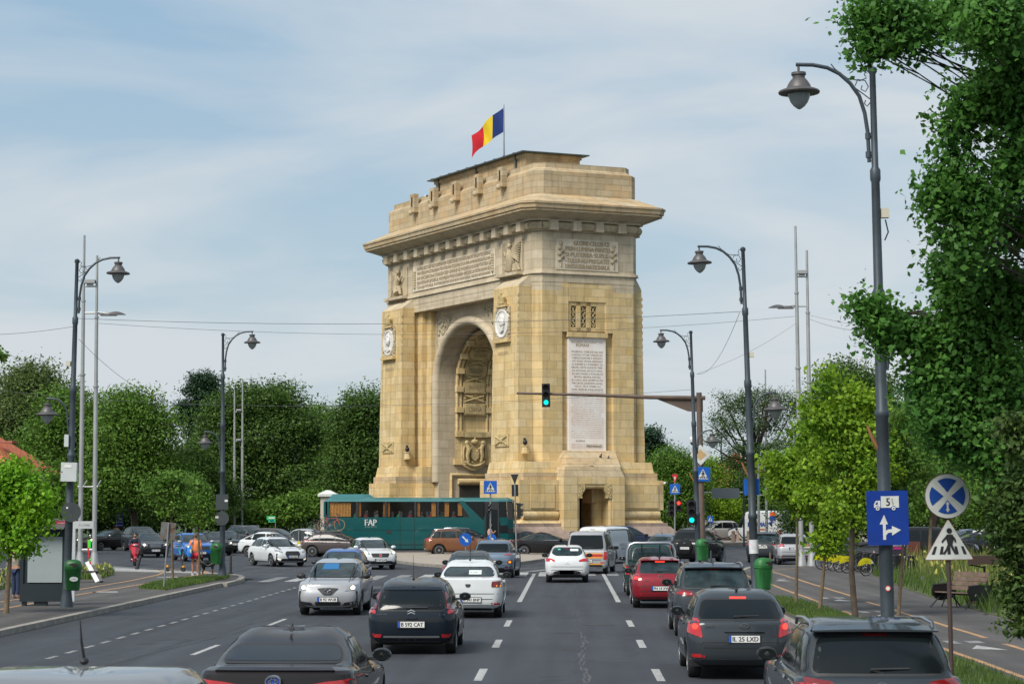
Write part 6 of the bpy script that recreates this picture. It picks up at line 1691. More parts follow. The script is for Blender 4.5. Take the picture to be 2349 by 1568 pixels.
b = MB(); b.box((.02, -.22, 3.90), (.44, .2, .53), M_cab); b.box((.0, -.325, 4.06), (.2, .006, .08), M_plw); b.box((-.17, -.325, 3.9), (.03, .006, .03), M_trim); part_on(L1, b, 'meter_cabinet')
b = MB(); b.box((-.11, -.12, 4.78), (.12, .1, .34), M_cab); part_on(L1, b, 'small_cabinet')
M_sgb = mat('sign_back', (.045, .055, .058), .6, .2, var=.2, vscale=3)
b = MB(); b.prism([(x, y) for x, y in circ(.28, 26)], -.01, .012, M_sgb, Matrix.Translation((.08, -.14, 2.78)) @ Matrix.Rotation(PI / 2, 4, 'X')); b.box((-.03, -.155, 2.9), (.05, .01, .05), M_plw); part_on(L1, b, 'round_sign_back')
b = MB(); M1 = Matrix.Translation((0, -.13, 0)); b.box((.0, -.13, 3.15), (.50, .02, .62), M_sgb); b.box((.17, -.145, 3.2), (.12, .01, .08), M_plw); part_on(L2, b, 'square_sign_back')
b = MB(); b.prism(circ(.28, 26), -.01, .012, M_sgb, Matrix.Translation((0, -.13, 2.5)) @ Matrix.Rotation(PI / 2, 4, 'X')); b.box((-.2, -.145, 2.55), (.13, .01, .09), mat('sticker', (.5, .48, .4), .6)); part_on(L2, b, 'round_sign_back')
b = MB(); b.tube([(0, 0, 2.02), (0, 0, 2.18)], .135, 14, M_plw); part_on(R2, b, 'paper_notice') if False else None
b = MB(); b.lathe([(.128, 1.68), (.128, 2.05)], 14, mat('white_paper', (.6, .61, .63), .8, var=.15, vscale=12), cap=False); part_on(R2, b, 'paper_notice')
b = MB(); b.box((.0, -.10, 1.53), (.0, .0, .0), M_red) if False else None
b.add([(x, -.118, 1.62 + z) for x, z in circ(.045, 16)], [tuple(range(16))], mat('sticker_red', (.55, .10, .07), .5)); b.add([(x, -.120, 1.62 + z) for x, z in circ(.03, 14)], [tuple(range(14))], M_plw); part_on(R1, b, 'round_sticker')
for Lx, zz_, ln in ((L1, 5.3, .05), (R1, 3.45, .0)): pass
def stub(Lx, z):
 b = MB(); b.tube([(-.05, 0, z), (-.18, -.05, z + .25), (-.24, -.05, z + .42)], [.035, .03, .02], 6, mat('sawn_branch', (.28, .13, .05), .8)); b.build('wooden_wedge', Lx)
stub(R1, 3.75); stub(R2, 3.7); stub(R3, 3.9)
# green bins
M_bin = mat('green_plastic', (.012, .105, .022), .45, var=.1, vscale=4); M_bin2 = mat('paler_green_plastic', (.025, .15, .04), .5)
def bin_(loc, label, m=M_bin, rz=0, oval=False, s=1.0):
 r = empty('litter_bin', loc, rz, label, 'litter bin', 'green litter bins on lamp posts', s)
 b = MB(); n = 20
 def ov(rx, ry, z): return [(rx * math.copysign(abs(math.cos(a)) ** .7, math.cos(a)), ry * math.copysign(abs(math.sin(a)) ** .7, math.sin(a)), z) for a in [2 * PI * k / n for k in range(n)]]
 P = [ov(.15, .13, 0), ov(.18, .15, .02), ov(.225, .185, .56), ov(.245, .20, .58), ov(.245, .20, .63), ov(.22, .18, .64)]
 vs = sum(P, []); b.add(vs, [(j * n + k, j * n + (k + 1) % n, (j + 1) * n + (k + 1) % n, (j + 1) * n + k) for j in range(5) for k in range(n)] + [tuple(range(n))[::-1]], m, True)
 for k in range(10): b.box((-.17 + k * .038, -.187, .3), (.008, .012, .46), m)
 b.build('bucket', r)
 b = MB(); P = [ov(.245, .20, .64), ov(.24, .195, .70), ov(.21, .17, .79), ov(.14, .12, .84), ov(.03, .03, .855)]
 b.add(sum(P, []), [(j * n + k, j * n + (k + 1) % n, (j + 1) * n + (k + 1) % n, (j + 1) * n + k) for j in range(4) for k in range(n)], m, True); b.build('lid', r)
 b = MB(); b.add([(x * 1.0 + .06, -.205 + abs(x) * .12 - (.0 if z < .05 else -.03 * (z / .1)), .70 + z) for x, z in circ(.12, 18, rz=.055)], [tuple(range(18))], M_dark); b.build('opening', r)
 if oval:
  b = MB(); M_ = Matrix.Translation((.07, -.19, .32)); b.add([(x, -.01, z) for x, z in circ(.12, 20, rz=.065)], [tuple(range(20))], M_plw, False, M_); add_text(b, 'CURAT', .12, .03, M_, mat('label_ink', (.1, .2, .3), .7), .014); b.build('oval_sticker', r)
 return r
p = U(162, 59.7, 0); bin_((p.x + .10, p.y - .22, .62), 'green litter bin with a white oval sticker on the left lamp post', oval=True)
p = U(496, 85.5, 0); bin_((p.x, p.y, .68), 'green litter bin at the corner, fixed left of the lamp beside the dog', rz=-.5)
p = U(1752, 57.3, 0); bin_((p.x, p.y, .72), 'paler green litter bin on the right lamp post with the paper notice', M_bin2, rz=.5)
p = U(1611, 84.3, 0); bin_((p.x, p.y, .85), 'green litter bin below the signal gantry beside the black off-roader', M_bin2, rz=.5)
# ================================================================== TWIN MASTS
def twin(u1, u2, d, h1, h2, label, side, ut1=None, ut2=None, near=True, flood=None, luz=None, tips=0.0, r=.11):
 a, c_ = U(u1, d), U(u2, d); root = empty('twin_mast', (a + c_) / 2, 0, label, 'mast', 'pale twin masts')
 o = root.location; X1, X2 = a.x - o.x, c_.x - o.x
 T1 = U(ut1 or u1, d, h1).x - o.x; T2 = U(ut2 or u2, d, h2).x - o.x
 def at(i, z): return (X1 + (T1 - X1) * z / h1) if i == 0 else (X2 + (T2 - X2) * z / h2)
 for i, h in ((0, h1), (1, h2)):
  b = MB()
  for z0, z1, r0, r1 in ((0, .12, 2.9 * r, 2.9 * r), (.12, .9, 2.3 * r, 1.15 * r), (.9, h * .58, r, .92 * r), (h * .58, h * .585, 1.25 * r, 1.25 * r), (h * .585, h * .80, .80 * r, .72 * r), (h * .80, h * .805, .95 * r, .95 * r), (h * .805, h, .6 * r, .5 * r)):
   b.tube([(at(i, z0), 0, z0), (at(i, z1), 0, z1)], [r0, r1], 10, M_lgt)
  b.build('pole', root)
 for z in ((1.0, 3.9, luz, flood) if near else (1.0, 4.0)):
  b = MB(); b.tube([(at(0, z), 0, z), (at(1, z), 0, z)], .035 if z != 1.0 else .07, 8, M_lgt)
  if z in (3.9, 4.0):
   for i, sg in ((0, 1), (1, 1)): b.tube([(at(i, z) - .14, 0, z), (at(i, z) + .14, 0, z)], .06, 8, M_lgt); b.tube([(at(i, z) + .1, 0, z), (at(i, z) + (.28 if near else -.1), 0, z + .3)], .03, 6, M_lgt)
  b.build('crossbar', root)
 if near:
  z = luz; s = side; x0 = at(1 if s > 0 else 0, z)
  for k, (ln, dy) in enumerate(((1.25, -.25), (.75, .25))):
   b = MB(); b.tube([(at(0, z), 0, z + .03), (x0, 0, z + .05), (x0 + s * (ln - .6), dy, z - .05)], .03, 7, M_lgt)
   xs = x0 + s * (ln - .6)
   n = 6; vs = []
   for i in range(n + 1):
    t = i / n; hh = .16 * math.sin(PI * (t * .75 + .2)); w = .15 * (1 - .3 * abs(t - .5))
    vs += [(xs + s * t * .75, dy - w, z - .1 + .0), (xs + s * t * .75, dy, z - .1 + hh), (xs + s * t * .75, dy + w, z - .1)]
   b.add(vs, [(3 * i + j, 3 * i + j + 1, 3 * i + j + 4, 3 * i + j + 3) for i in range(n) for j in range(2)] + [(3 * i, 3 * i + 2, 3 * i + 5, 3 * i + 3) for i in range(n)], M_lsh, True)
   b.build('road_luminaire', root)
  b = MB(); xm = (at(0, flood) + at(1, flood)) / 2; b.box((xm, -.05, flood + .22), (.5, .35, .16), M_lgt); b.box((xm, -.05, flood + .1), (.3, .1, .1), M_lgt); b.build('floodlight', root)
 else:
  b = MB(); xm = (at(0, 7) + at(1, 7)) / 2; z = h2 * .80
  for zz_ in (z, h2 * .62): b.tube([(at(0, zz_), 0, zz_), (at(1, zz_), 0, zz_)], .04, 6, M_lgt); b.box((xm, -.1, zz_ + .15), (.4, .2, .14), M_lgt)
  b.build('floodlight', root)
 return root
T1 = twin(183, 216, 99, 15.6, 14.65, 'pale twin mast behind the left street lamp with two road luminaires', 1, 193.5, 223, flood=13.2, luz=11.95)
T2 = twin(538, 555.5, 176, 12.7, 13.6, 'slim pale twin mast in front of the dark trees left of the arch', 1, 538, 556.6, near=False, r=.12)
T3 = twin(1839, 1863, 104, 16.7, 15.5, 'pale twin mast behind the young bright green trees', -1, 1824.5, 1850.5, flood=14.2, luz=12.75, r=.12)
T4 = twin(1741, 1759, 172, 12.6, 14.1, 'slim distant twin mast beside the street lamp with the paper notice', -1, 1738, 1755.5, near=False, r=.11)
# overhead cables
M_cable = mat('cable', (.09, .10, .11), .7)
def wire(a, b_, sag, name='overhead_cable', label='', r=.02, g='overhead cables'):
 mb = MB(); n = 16; r *= .32; mb.tube([a.lerp(b_, i / n) - Vector((0, 0, sag * 4 * (i / n) * (1 - i / n))) for i in range(n + 1)], r, 4, M_cable); tag(mb.build(name), label, 'cable', g)
wire(U(176, 60.2, Z(730, 60.2)), U(1704, 57.4, Z(714, 57.4)), .24, label='highest cable crossing the whole picture in front of the arch')
wire(U(222, 99, Z(741, 99)), U(1826, 104, Z(725, 104)), .7, label='lower cable crossing in front of the arch between the two near twin masts', r=.025)
wire(U(-40, 62, Z(768, 62)), U(172, 60.2, Z(748, 60.2)), .05, label='short cable leaving the picture at the left edge', r=.018)
wire(U(180, 60.2, Z(777, 60.2)), U(508, 85.7, Z(912, 85.7)), .9, label='cable sloping down from the left street lamp to the corner lamp', r=.022)
wire(U(1697, 57.4, Z(716, 57.4)), U(1598, 85, Z(857, 85)), .5, label='cable curving from the right street lamp down to the gantry lamp', r=.02)
wire(U(1826, 104, Z(741, 104)), U(1600, 85, Z(857, 85)), .2, label='cable sloping from the right twin mast to the gantry lamp', r=.02)
wire(U(1856, 104, Z(722, 104)), U(2100, 70, Z(760, 70)), .1, label='upper cable running right from the twin mast into the leaves', r=.02)
wire(U(1856, 104, Z(731, 104)), U(2060, 70, Z(762, 70)), .2, label='lower cable running right from the twin mast into the leaves', r=.025)
wire(U(-60, 130, Z(888, 130)), U(1585, 88, Z(893, 88)), .9, label='low cable passing across the arch opening behind the traffic light', r=.022)
# ================================================================== SIGNALS AND SIGNS
M_rust = mat('rusty_steel', (.16, .105, .075), .8, var2=(.10, .08, .07), vscale=3)
M_sblue = mat('sign_blue', (.002, .09, .42), .45, var=.12, vscale=1.5); M_swh = mat('sign_white', (.60, .62, .60), .5, var=.12, vscale=4)
M_sblue2 = mat('deep_sign_blue', (.002, .035, .26), .45, var=.15, vscale=2); M_sred = mat('sign_red', (.55, .015, .03), .5)
M_sblk = mat('sign_black', (.015, .015, .018), .6); M_syel = mat('sign_faded_yellow', (.50, .34, .16), .6)
M_green_lit = mat('green_signal_lit', (0, .6, .5), .3, emit=(.0, 1, .75), estr=1.0); M_red_lit = mat('red_signal_lit', (.8, 0, 0), .3, emit=(1, .04, .02), estr=2.5)
def tsig(parent, x, z, y=0, k=1.0, lit=None, n=3, rz=0, back=False, name='traffic_light'):
 r = bpy.data.objects.new(name, None); COL.objects.link(r); r.parent = parent; r.location = (x, y, z); r.rotation_euler = (0, 0, rz); r.scale = (k,) * 3
 b = MB(); h = .30 * n; b.box((0, .06, 0), (.30, .22, h + .03), M_blk); b.box((0, .17, 0), (.34, .01, h + .07), M_blk); b.build('housing', r)
 for i in range(n):
  zc = h / 2 - .15 - .30 * i
  q = MB(); m_ = M_dark
  if lit == i: m_ = M_green_lit if i == n - 1 else M_red_lit
  q.add([(x_, -.056, zc + z_) for x_, z_ in circ(.10, 18)], [tuple(range(18))], m_); q.build('lens', r)
  q = MB(); vs = []; nn2 = 14
  for j in range(nn2 + 1):
   a = -.25 + (PI + .5) * j / nn2
   vs += [(.125 * math.cos(a), -.05, zc + .125 * math.sin(a)), (.125 * math.cos(a), -.24 + .07 * (1 - math.sin(max(0, min(PI, a)))), zc + .125 * math.sin(a))]
  q.add(vs, [(2 * j, 2 * j + 1, 2 * j + 3, 2 * j + 2) for j in range(nn2)], M_blk, True); q.build('visor', r)
 return r
gp = U(1612, 86.0); gt = U(1603.5, 86.0, Z(900, 86)); gan = empty('signal_gantry', gp, 0, 'rusty gantry post whose long arm holds a green traffic light before the arch', 'gantry'); gan.matrix_world = lean_matrix(gp, gt)
gh = (gt - gp).length; kx = F / 86.0
b = MB(); b.tube([(0, 0, 0), (0, 0, gh * .5), (0, 0, gh)], [.15, .13, .11], 12, M_rust); b.build('post', gan)
b = MB(); al = 419 / kx; b.tube([(.25, 0, gh - .22), (-2, 0, gh - .16), (-al * .6, 0, gh - .03), (-al, 0, gh + .08)], [.085, .08, .06, .045], 8, M_rust); b.build('arm', gan)
b = MB(); flat(b, [(.15, gh - .3), (-1.75, gh - .22), (-.45, gh - .75), (.15, gh - .78)], Matrix.Identity(4), M_rust, -.03, .02); b.build('gusset', gan)
tsig(gan, -(1603 - 1251.5) / kx, gh - .0 - .02, y=-.12, lit=2, k=.98)
b = MB(); b.box((.28, -.05, 4.9 if gh < 6 else gh - 2.5), (.22, .2, .34), M_cab); b.build('control_box', gan)
b = MB(); b.lathe([(.0, .14), (.10, .12), (.13, .05), (.13, 0), (.10, -.1), (.0, -.16)], 12, M_swh, Matrix.Translation((-.30, -.1, gh - 1.9))); b.ell((-.30, -.1, gh - 2.02), (.10, .10, .10), M_blk); b.build('dome_camera', gan)
def person_sym(b, M, k=1.0, m=None, off=.006):
 m = m or M_sblk
 def pl(p): flat(b, [(x * k, z * k) for x, z in p], M, m, off)
 pl(circ(.045, 12, (.0, .19))); pl([(-.045, .13), (.055, .13), (.07, .06), (.045, -.03), (-.03, -.03), (-.05, .05)])
 pl([(-.04, .12), (-.03, .08), (-.085, .03), (-.12, -.01), (-.13, .02), (-.085, .075)]); pl([(.05, .12), (.10, .06), (.11, .0), (.085, .0), (.07, .05), (.04, .08)])
 pl([(-.03, -.03), (.015, -.03), (-.02, -.10), (-.08, -.19), (-.115, -.18), (-.06, -.10)]); pl([(.0, -.03), (.045, -.03), (.075, -.10), (.115, -.18), (.08, -.19), (.035, -.11)])
def cross_sign(parent, x, z, y=-.09, s=.6, rz=0, back=False, name='crossing_sign'):
 b = MB(); M = Matrix.Translation((x, y, z)) @ Matrix.Rotation(rz, 4, 'Y'); h = s / 2
 flat(b, rnd([(-h, -h), (h, -h), (h, h), (-h, h)], .03), M, M_sblue, 0, .015)
 if not back:
  flat(b, rnd([(-h * .78, -h * .68), (h * .78, -h * .68), (0, h * .72)], .01), M, M_swh, .004)
  for i in range(5):
   xx = (-.62 + i * .31) * h; flat(b, [(xx - .05 * s - abs(i - 2) * .0, -h * .6), (xx + .04 * s, -h * .6), (xx * .82 + .03 * s, -h * .34), (xx * .82 - .03 * s, -h * .34)], M, M_sblk, .006)
  person_sym(b, M @ Matrix.Translation((.0, 0, -.02 * s)), s * 1.15, off=.010)
 return b.build(name, parent)
b = MB(); q = Matrix.Translation((-.02, -.12, 0))
zd = Z(1043, 86); dd = [(-.42, 0), (0, -.42), (.42, 0), (0, .42)]
flat(b, dd, Matrix.Translation((0, -.17, zd)), M_swh, 0, .015); flat(b, [(x * .92, z * .92) for x, z in dd], Matrix.Translation((0, -.17, zd)), M_swh, .003); flat(b, [(x * .55, z * .55) for x, z in dd], Matrix.Translation((0, -.17, zd)), M_syel, .006); b.build('priority_sign', gan)
cross_sign(gan, .08, Z(1087, 86), y=-.18, s=.58, rz=.04)
def post(u, d, h, label, ut=None, r=.035, m=M_pole, cat='sign post', group=None, name='sign_post'):
 a = U(u, d); t = U(ut if ut is not None else u, d, h); root = empty(name, a, 0, label, cat, group); root.matrix_world = lean_matrix(a, t)
 b = MB(); b.tube([(0, 0, 0), (0, 0, (t - a).length)], r, 8, m); b.build('post', root); return root
tsig(R3, -.22, Z(1174, 84.5), y=-.12, lit=2, k=1.0)
P1 = post(1125, 108, Z(1102, 108), 'post on the island with blue pedestrian crossing sign in front of the coach', cat='sign post')
cross_sign(P1, 0, Z(1117, 108), s=.66); tsig(P1, -.12, Z(1165, 108), n=2, k=.75, y=-.1, rz=1.2)
P2 = post(1185, 128, Z(1087, 128), 'signal post with the dark backs of a yield sign and traffic lights', ut=1180.5, r=.045)
b = MB(); flat(b, [(-.24, Z(1087, 128)), (.24, Z(1087, 128)), (.03, Z(1108, 128)), (-.03, Z(1108, 128))], Matrix.Identity(4), M_sblk, .06, .02); b.build('yield_sign_back', P2)
b = MB(); b.box((0, .12, Z(1124, 128)), (.4, .2, .7), M_blk); b.build('signal_back', P2)
tsig(P2, -.27, Z(1171, 128), rz=PI * .9); tsig(P2, .26, Z(1171, 128), rz=PI / 2)
P3 = post(1548, 125, Z(1133, 125), 'post with red yield triangle, blue crossing sign and red pedestrian light', ut=1548, r=.045)
zt = Z(1098, 125); b = MB(); flat(b, [(-.17, zt + .27), (.17, zt + .27), (0, zt - .27)], Matrix.Identity(4), M_sred, .06, .02); flat(b, [(-.06, zt + .13), (.06, zt + .13), (0, zt - .1)], Matrix.Identity(4), M_swh, .065); b.build('yield_sign', P3); b = MB(); b.tube([(0, 0, Z(1140, 125)), (0, 0, zt + .2)], .04, 6, M_pole); b.build('upper_post', P3)
cross_sign(P3, 0, Z(1121, 125), s=.60); tsig(P3, -.2, Z(1165, 125), lit=None); tsig(P3, .22, Z(1159, 125), n=2, lit=0)
P4 = post(1629, 150, Z(1180, 150), 'small distant post with blue crossing sign beside the pale off-roader'); cross_sign(P4, 0, Z(1190, 150), s=.42)
b = MB(); cross_sign(R2, -.3 + .32, Z(1116, 57.4), y=.16, s=.43, back=True, name='crossing_sign_edge')
def arrow_sign(u, v, d, s, label):
 P = post(u, d, Z(v, d) + .1, label, cat='sign post', group='blue keep-right signs'); z = Z(v, d); M = Matrix.Translation((0, -.07, z)); b = MB()
 flat(b, circ(s, 30), M, M_sblue, 0, .012); Q = M @ Matrix.Rotation(R_(45), 4, 'Y')
 flat(b, [(-s * .68, -.11 * s), (s * .15, -.11 * s), (s * .15, -.30 * s), (s * .62, 0), (s * .15, .30 * s), (s * .15, .11 * s), (-s * .68, .11 * s)], Q, M_swh, .006); b.build('round_sign', P)
arrow_sign(1068, 1236.5, 103, .31, 'larger round blue sign with a white arrow pointing down right on the island')
arrow_sign(1128, 1234, 112, .24, 'smaller round blue sign with a white arrow behind the steel-blue crossover')
P = post(685.5, 117, Z(1217, 117), 'round sign seen from behind with a yellow drop-shaped tag by the brown-grey estate car'); b = MB(); b.prism(circ(.30, 24), -.01, .01, M_sgb, Matrix.Translation((0, .06, Z(1227, 117))) @ Matrix.Rotation(PI / 2, 4, 'X')); b.build('round_sign_back', P); b = MB(); z = Z(1247, 117); flat(b, rnd([(-.14, z - .2), (.14, z - .2), (.10, z + .05), (0, z + .2), (-.10, z + .05)], .04), Matrix.Identity(4), mat('yellow_plastic', (.65, .5, .02), .6), .06, .03); b.build('yellow_tag', P)
# near blue lorry sign on R1
z = 2.72; b = MB(); M = Matrix.Translation((.02, -.17, z))
flat(b, rnd([(-.325, -.425), (.325, -.425), (.325, .425), (-.325, .425)], .035), M, M_sblue2, 0, .018)
flat(b, [(-.10, .16), (.18, .16), (.18, .34), (-.10, .34)], M, M_swh, .004); flat(b, rnd([(-.21, .16), (-.11, .16), (-.11, .27), (-.18, .27), (-.21, .22)], .01), M, M_swh, .004); flat(b, [(-.19, .21), (-.15, .21), (-.15, .25), (-.17, .25)], M, M_sblue2, .007)
for x in (-.155, .095): flat(b, circ(.038, 16, (x, .15)), M, M_sblue2, .007); flat(b, circ(.030, 16, (x, .148)), M, M_swh, .010); flat(b, circ(.012, 10, (x, .148)), M, M_sblue2, .013)
add_text(b, '5', .055, .12, M @ Matrix.Translation((.01, 0, .25)), M_sblk, .008, bold=.004); add_text(b, 't', .02, .05, M @ Matrix.Translation((.075, 0, .275)), M_sblk, .008); add_text(b, 'o', .02, .04, M @ Matrix.Translation((.085, 0, .225)), M_sblk, .008)
flat(b, [(-.08, -.34), (-.035, -.34), (-.035, -.10), (.0, -.10), (-.058, .05), (-.13, -.10), (-.08, -.10)][::1], M, M_swh, .005)
flat(b, [(-.035, -.27), (.0, -.235), (.06, -.225), (.06, -.275), (.20, -.19), (.06, -.125), (.06, -.175), (-.005, -.18), (-.035, -.20)], M, M_swh, .007); b.build('blue_sign', R1)
# no-stopping disc with crossing triangle
d = 29.5; P = post(2186, d, Z(1100, d), 'rusty post with round no-stopping disc above a dented triangular crossing sign', ut=2170.5, r=.032, m=mat('brown_post', (.055, .035, .03), .7)); zc = Z(1137, d); b = MB(); M = Matrix.Translation((0, -.05, zc)); k = d / F * 51
flat(b, circ(k, 40), M, M_swh, 0, .012)
for i in range(4):
 a0 = R_(45 + 90 * i + 13); a1 = R_(45 + 90 * (i + 1) - 13); R0 = k * .80
 pts = [(R0 * math.cos(a0 + (a1 - a0) * j / 10), R0 * math.sin(a0 + (a1 - a0) * j / 10)) for j in range(11)]; am = (a0 + a1) / 2; flat(b, pts + [(k * .17 * math.cos(am), k * .17 * math.sin(am))], M, M_sblue2 if False else mat('disc_blue', (.003, .06, .33), .45), .005)
flat(b, [(-.012, -.20), (.012, -.20), (.012, -.11), (.03, -.11), (0, -.07), (-.03, -.11), (-.012, -.11)], M, M_swh, .009); flat(b, [(-.03, -.18), (0, -.225), (.03, -.18)], M, M_swh, .009)
b.tube([(k * math.cos(R_(i * 9)), 0, k * math.sin(R_(i * 9))) for i in range(41)], .006, 4, M_rust, M); b.build('no_stopping_disc', P)
z0, z1 = Z(1282, d), Z(1190, d); b = MB(); M = Matrix.Translation((0, -.05, z0)); h = z1 - z0; w = h * .60
tri = rnd([(-w, 0), (w, 0), (0, h)], .03); flat(b, [(x * 1.03, z * 1.03 - .008) for x, z in tri], M, mat('rust_edge', (.30, .10, .05), .8), 0, .012); flat(b, tri, M, M_swh, .004)
person_sym(b, M @ Matrix.Translation((.01, 0, h * .42)), .85, off=.012)
for i in range(5): xx = -.22 + i * .11; flat(b, [(xx - .02, .07), (xx + .025, .07), (xx * .82 + .02, .18), (xx * .82 - .015, .18)], M, M_sblk, .008)
b.build('crossing_triangle', P)
# rusty sign back on the left, posts, bollards
P = post(375, 74, Z(1198, 74), 'thin leaning steel post with the rusty grey back of a square sign', ut=387, r=.03); b = MB(); z = Z(1217, 74); flat(b, rnd([(-.28, z - .29), (.24, z - .29), (.26, z + .29), (-.26, z + .31)], .03), Matrix.Identity(4), mat('weathered_zinc', (.17, .20, .21), .5, .5, var2=(.16, .09, .05), vscale=4), .0 - .05, .02); flat(b, circ(.07, 14, (.16, z + .17)), Matrix.Identity(4), M_rust, -.02); b.build('square_sign_back', P)
def boll(u, v, h, label, lean=0, m=None, r=.045):
 p = G(u, v); b = MB(); b.lathe([(.10, 0), (.10, .06), (r + .01, .07), (r, h - .05), (r * .9, h), (0, h + .02)], 12, m or M_lp, Matrix.Rotation(lean, 4, 'Y'), cap=False); o = b.build('bollard'); o.location = (p.x, p.y, .13); tag(o, label, 'bollard', 'pavement bollards')
boll(529, 1323, .80, 'dark bollard with a round foot right of the corner street lamp', m=M_trim); boll(314, 1311.5, .62, 'thick dark bollard leaning right in front of the red scooter', R_(14), M_trim, .07)
boll(1631, 1296, .62, 'short post in front of the wheel of the black off-roader, left one'); boll(1662, 1296, .66, 'short post in front of the wheel of the black off-roader, right one'); boll(1767, 1301, .6, 'short post behind the paler green litter bin', m=M_rust)
# direction signs far left
P = post(283, 168, Z(1175, 168), 'post with four stacked blue direction signs before the dark trees', m=M_rust); b = MB(); zt = Z(1175, 168); W_ = .64
for i, s in enumerate(('Pitesti', 'Alexandria', 'Oltenita', 'Giurgiu')):
 zc = zt - .14 - i * .28; M = Matrix.Translation((-.30, -.06, zc)); flat(b, [(-W_ / 2, -.13), (W_ / 2, -.13), (W_ / 2, .13), (-W_ / 2, .13)], M, M_sblue2, 0, .02); add_text(b, s, .40, .13, M @ Matrix.Translation((.06, 0, 0)), M_swh, .01); flat(b, [(-.27, -.02), (-.21, .08), (-.15, -.02), (-.19, -.02), (-.19, -.09), (-.23, -.09), (-.23, -.02)], M, M_swh, .01)
M = Matrix.Translation((-.5, -.06, zt - 1.38)); flat(b, circ(.24, 20), M, M_sred, 0, .02); flat(b, circ(.18, 20), M, M_swh, .01); add_text(b, '3,5t', .2, .09, M, M_sblk, .02); b.build('direction_panels', P)
P = post(306, 168, Z(1160, 168), 'leaning post with small blue crossing sign and speed disc in the trees', ut=299, r=.04); cross_sign(P, 0, Z(1163, 168), s=.68); b = MB(); M = Matrix.Translation((0, -.06, Z(1144, 168))); flat(b, circ(.28, 20), M, M_sgb, 0, .02); add_text(b, '60', .26, .2, M, M_cab, .01); b.build('speed_disc', P)
P = post(632, 165, Z(1182, 165), 'post with two small green street arrows in front of the dark hedge', r=.03); b = MB(); G_g = mat('sign_green', (.02, .42, .10), .5); M = Matrix.Translation((-.35, -.05, Z(1187, 165))); flat(b, [(-.33, -.15), (.33, -.15), (.33, .15), (-.33, .15)], M, G_g, 0, .02); flat(b, [(-.18, -.06), (.3, -.06), (.3, .06), (-.18, .06)], M, M_swh, .01); M = Matrix.Translation((-.28, -.05, Z(1193.5, 165))); flat(b, [(-.27, -.12), (.27, -.12), (.27, .10), (-.27, .10)], M, G_g, 0, .02); flat(b, [(-.15, -.05), (.15, -.05), (.15, .05), (-.15, .05)], M, M_sblue2, .01); b.build('street_arrows', P)
# ================================================================== POSTER CASE, BENCHES, FIXTURES
M_dkf = mat('dark_teal_frame', (.012, .022, .028), .45, var=.1, vscale=3); M_post = mat('blank_poster', (.33, .38, .39), .35, var2=(.27, .32, .33), vscale=.8)
d = 61; a = U(44, d); kx = d / F
ps = empty('poster_case', (a.x, a.y, .13), 0, 'free-standing dark poster case with an empty white panel on the left pavement', 'poster case')
W_ = 104 * kx; Hh = 2.42
b = MB(); b.bb(0, .10, 0, .35, .12, Hh - .25, M_dkf); b.bb(W_ - .09, W_, 0, .35, .12, Hh - .25, M_dkf); b.bb(.10, W_ - .09, 0, .35, .12, .62, M_dkf); b.bb(.10, W_ - .09, 0, .35, Hh - .45, Hh - .25, M_dkf); b.bb(.05, W_ - .05, .05, .30, .62, Hh - .4, M_dkf)
b.bb(.05, .15, .05, .3, 0, .12, M_dkf); b.bb(.4, .75, .05, .3, 0, .12, M_dkf); b.build('frame', ps)
b = MB(); b.bb(.22, W_ - .09, -.01, .04, .66, Hh - .47, M_post); b.build('poster', ps)
b = MB(); n = 10; vs = []
for i in range(n + 1):
 t = PI * .5 * i / n; vs += [(-.15, -.35 + .75 * math.sin(t), Hh - .25 + .32 * (1 - math.cos(t)) * 0 + .30 * math.sin(t) ** .8), (W_ + .02, -.35 + .75 * math.sin(t), Hh - .25 + .30 * math.sin(t) ** .8)]
b.add(vs, [(2 * i, 2 * i + 1, 2 * i + 3, 2 * i + 2) for i in range(n)], M_lsh, True); b.bb(-.1, W_, -.02, .36, Hh - .25, Hh - .05, M_dkf); b.build('curved_top', ps)
b = MB(); b.box((W_ - .09, -.05, Hh - .12), (.36, .02, .20), mat('crimson_plate', (.35, .01, .05), .5)); add_text(b, 'ATENTIE', .26, .03, Matrix.Translation((W_ - .09, -.065, Hh - .08)), M_swh, 0); add_text(b, 'ACCES INTERZIS', .28, .03, Matrix.Translation((W_ - .09, -.065, Hh - .14)), M_swh, 0); b.build('red_plate', ps)
d = 64; a = U(157, d); r_ = empty('info_frame', (a.x, a.y, .13), 0, 'square grey metal frame reaching from the left lamp to the twin mast', 'metal frame'); b = MB(); kx = d / F
b.bb(0, 13 * kx, 0, .12, 0, 182 * kx, M_cab); b.bb(13 * kx, 55 * kx, 0, .12, (182 - 17) * kx, 182 * kx, M_cab); add_text(b, 'F.I. STIRBEI', .32, .06, Matrix.Translation((34 * kx, -.005, 173 * kx)), mat('faint_ink', (.25, .26, .26), .7), 0); b.build('frame', r_)
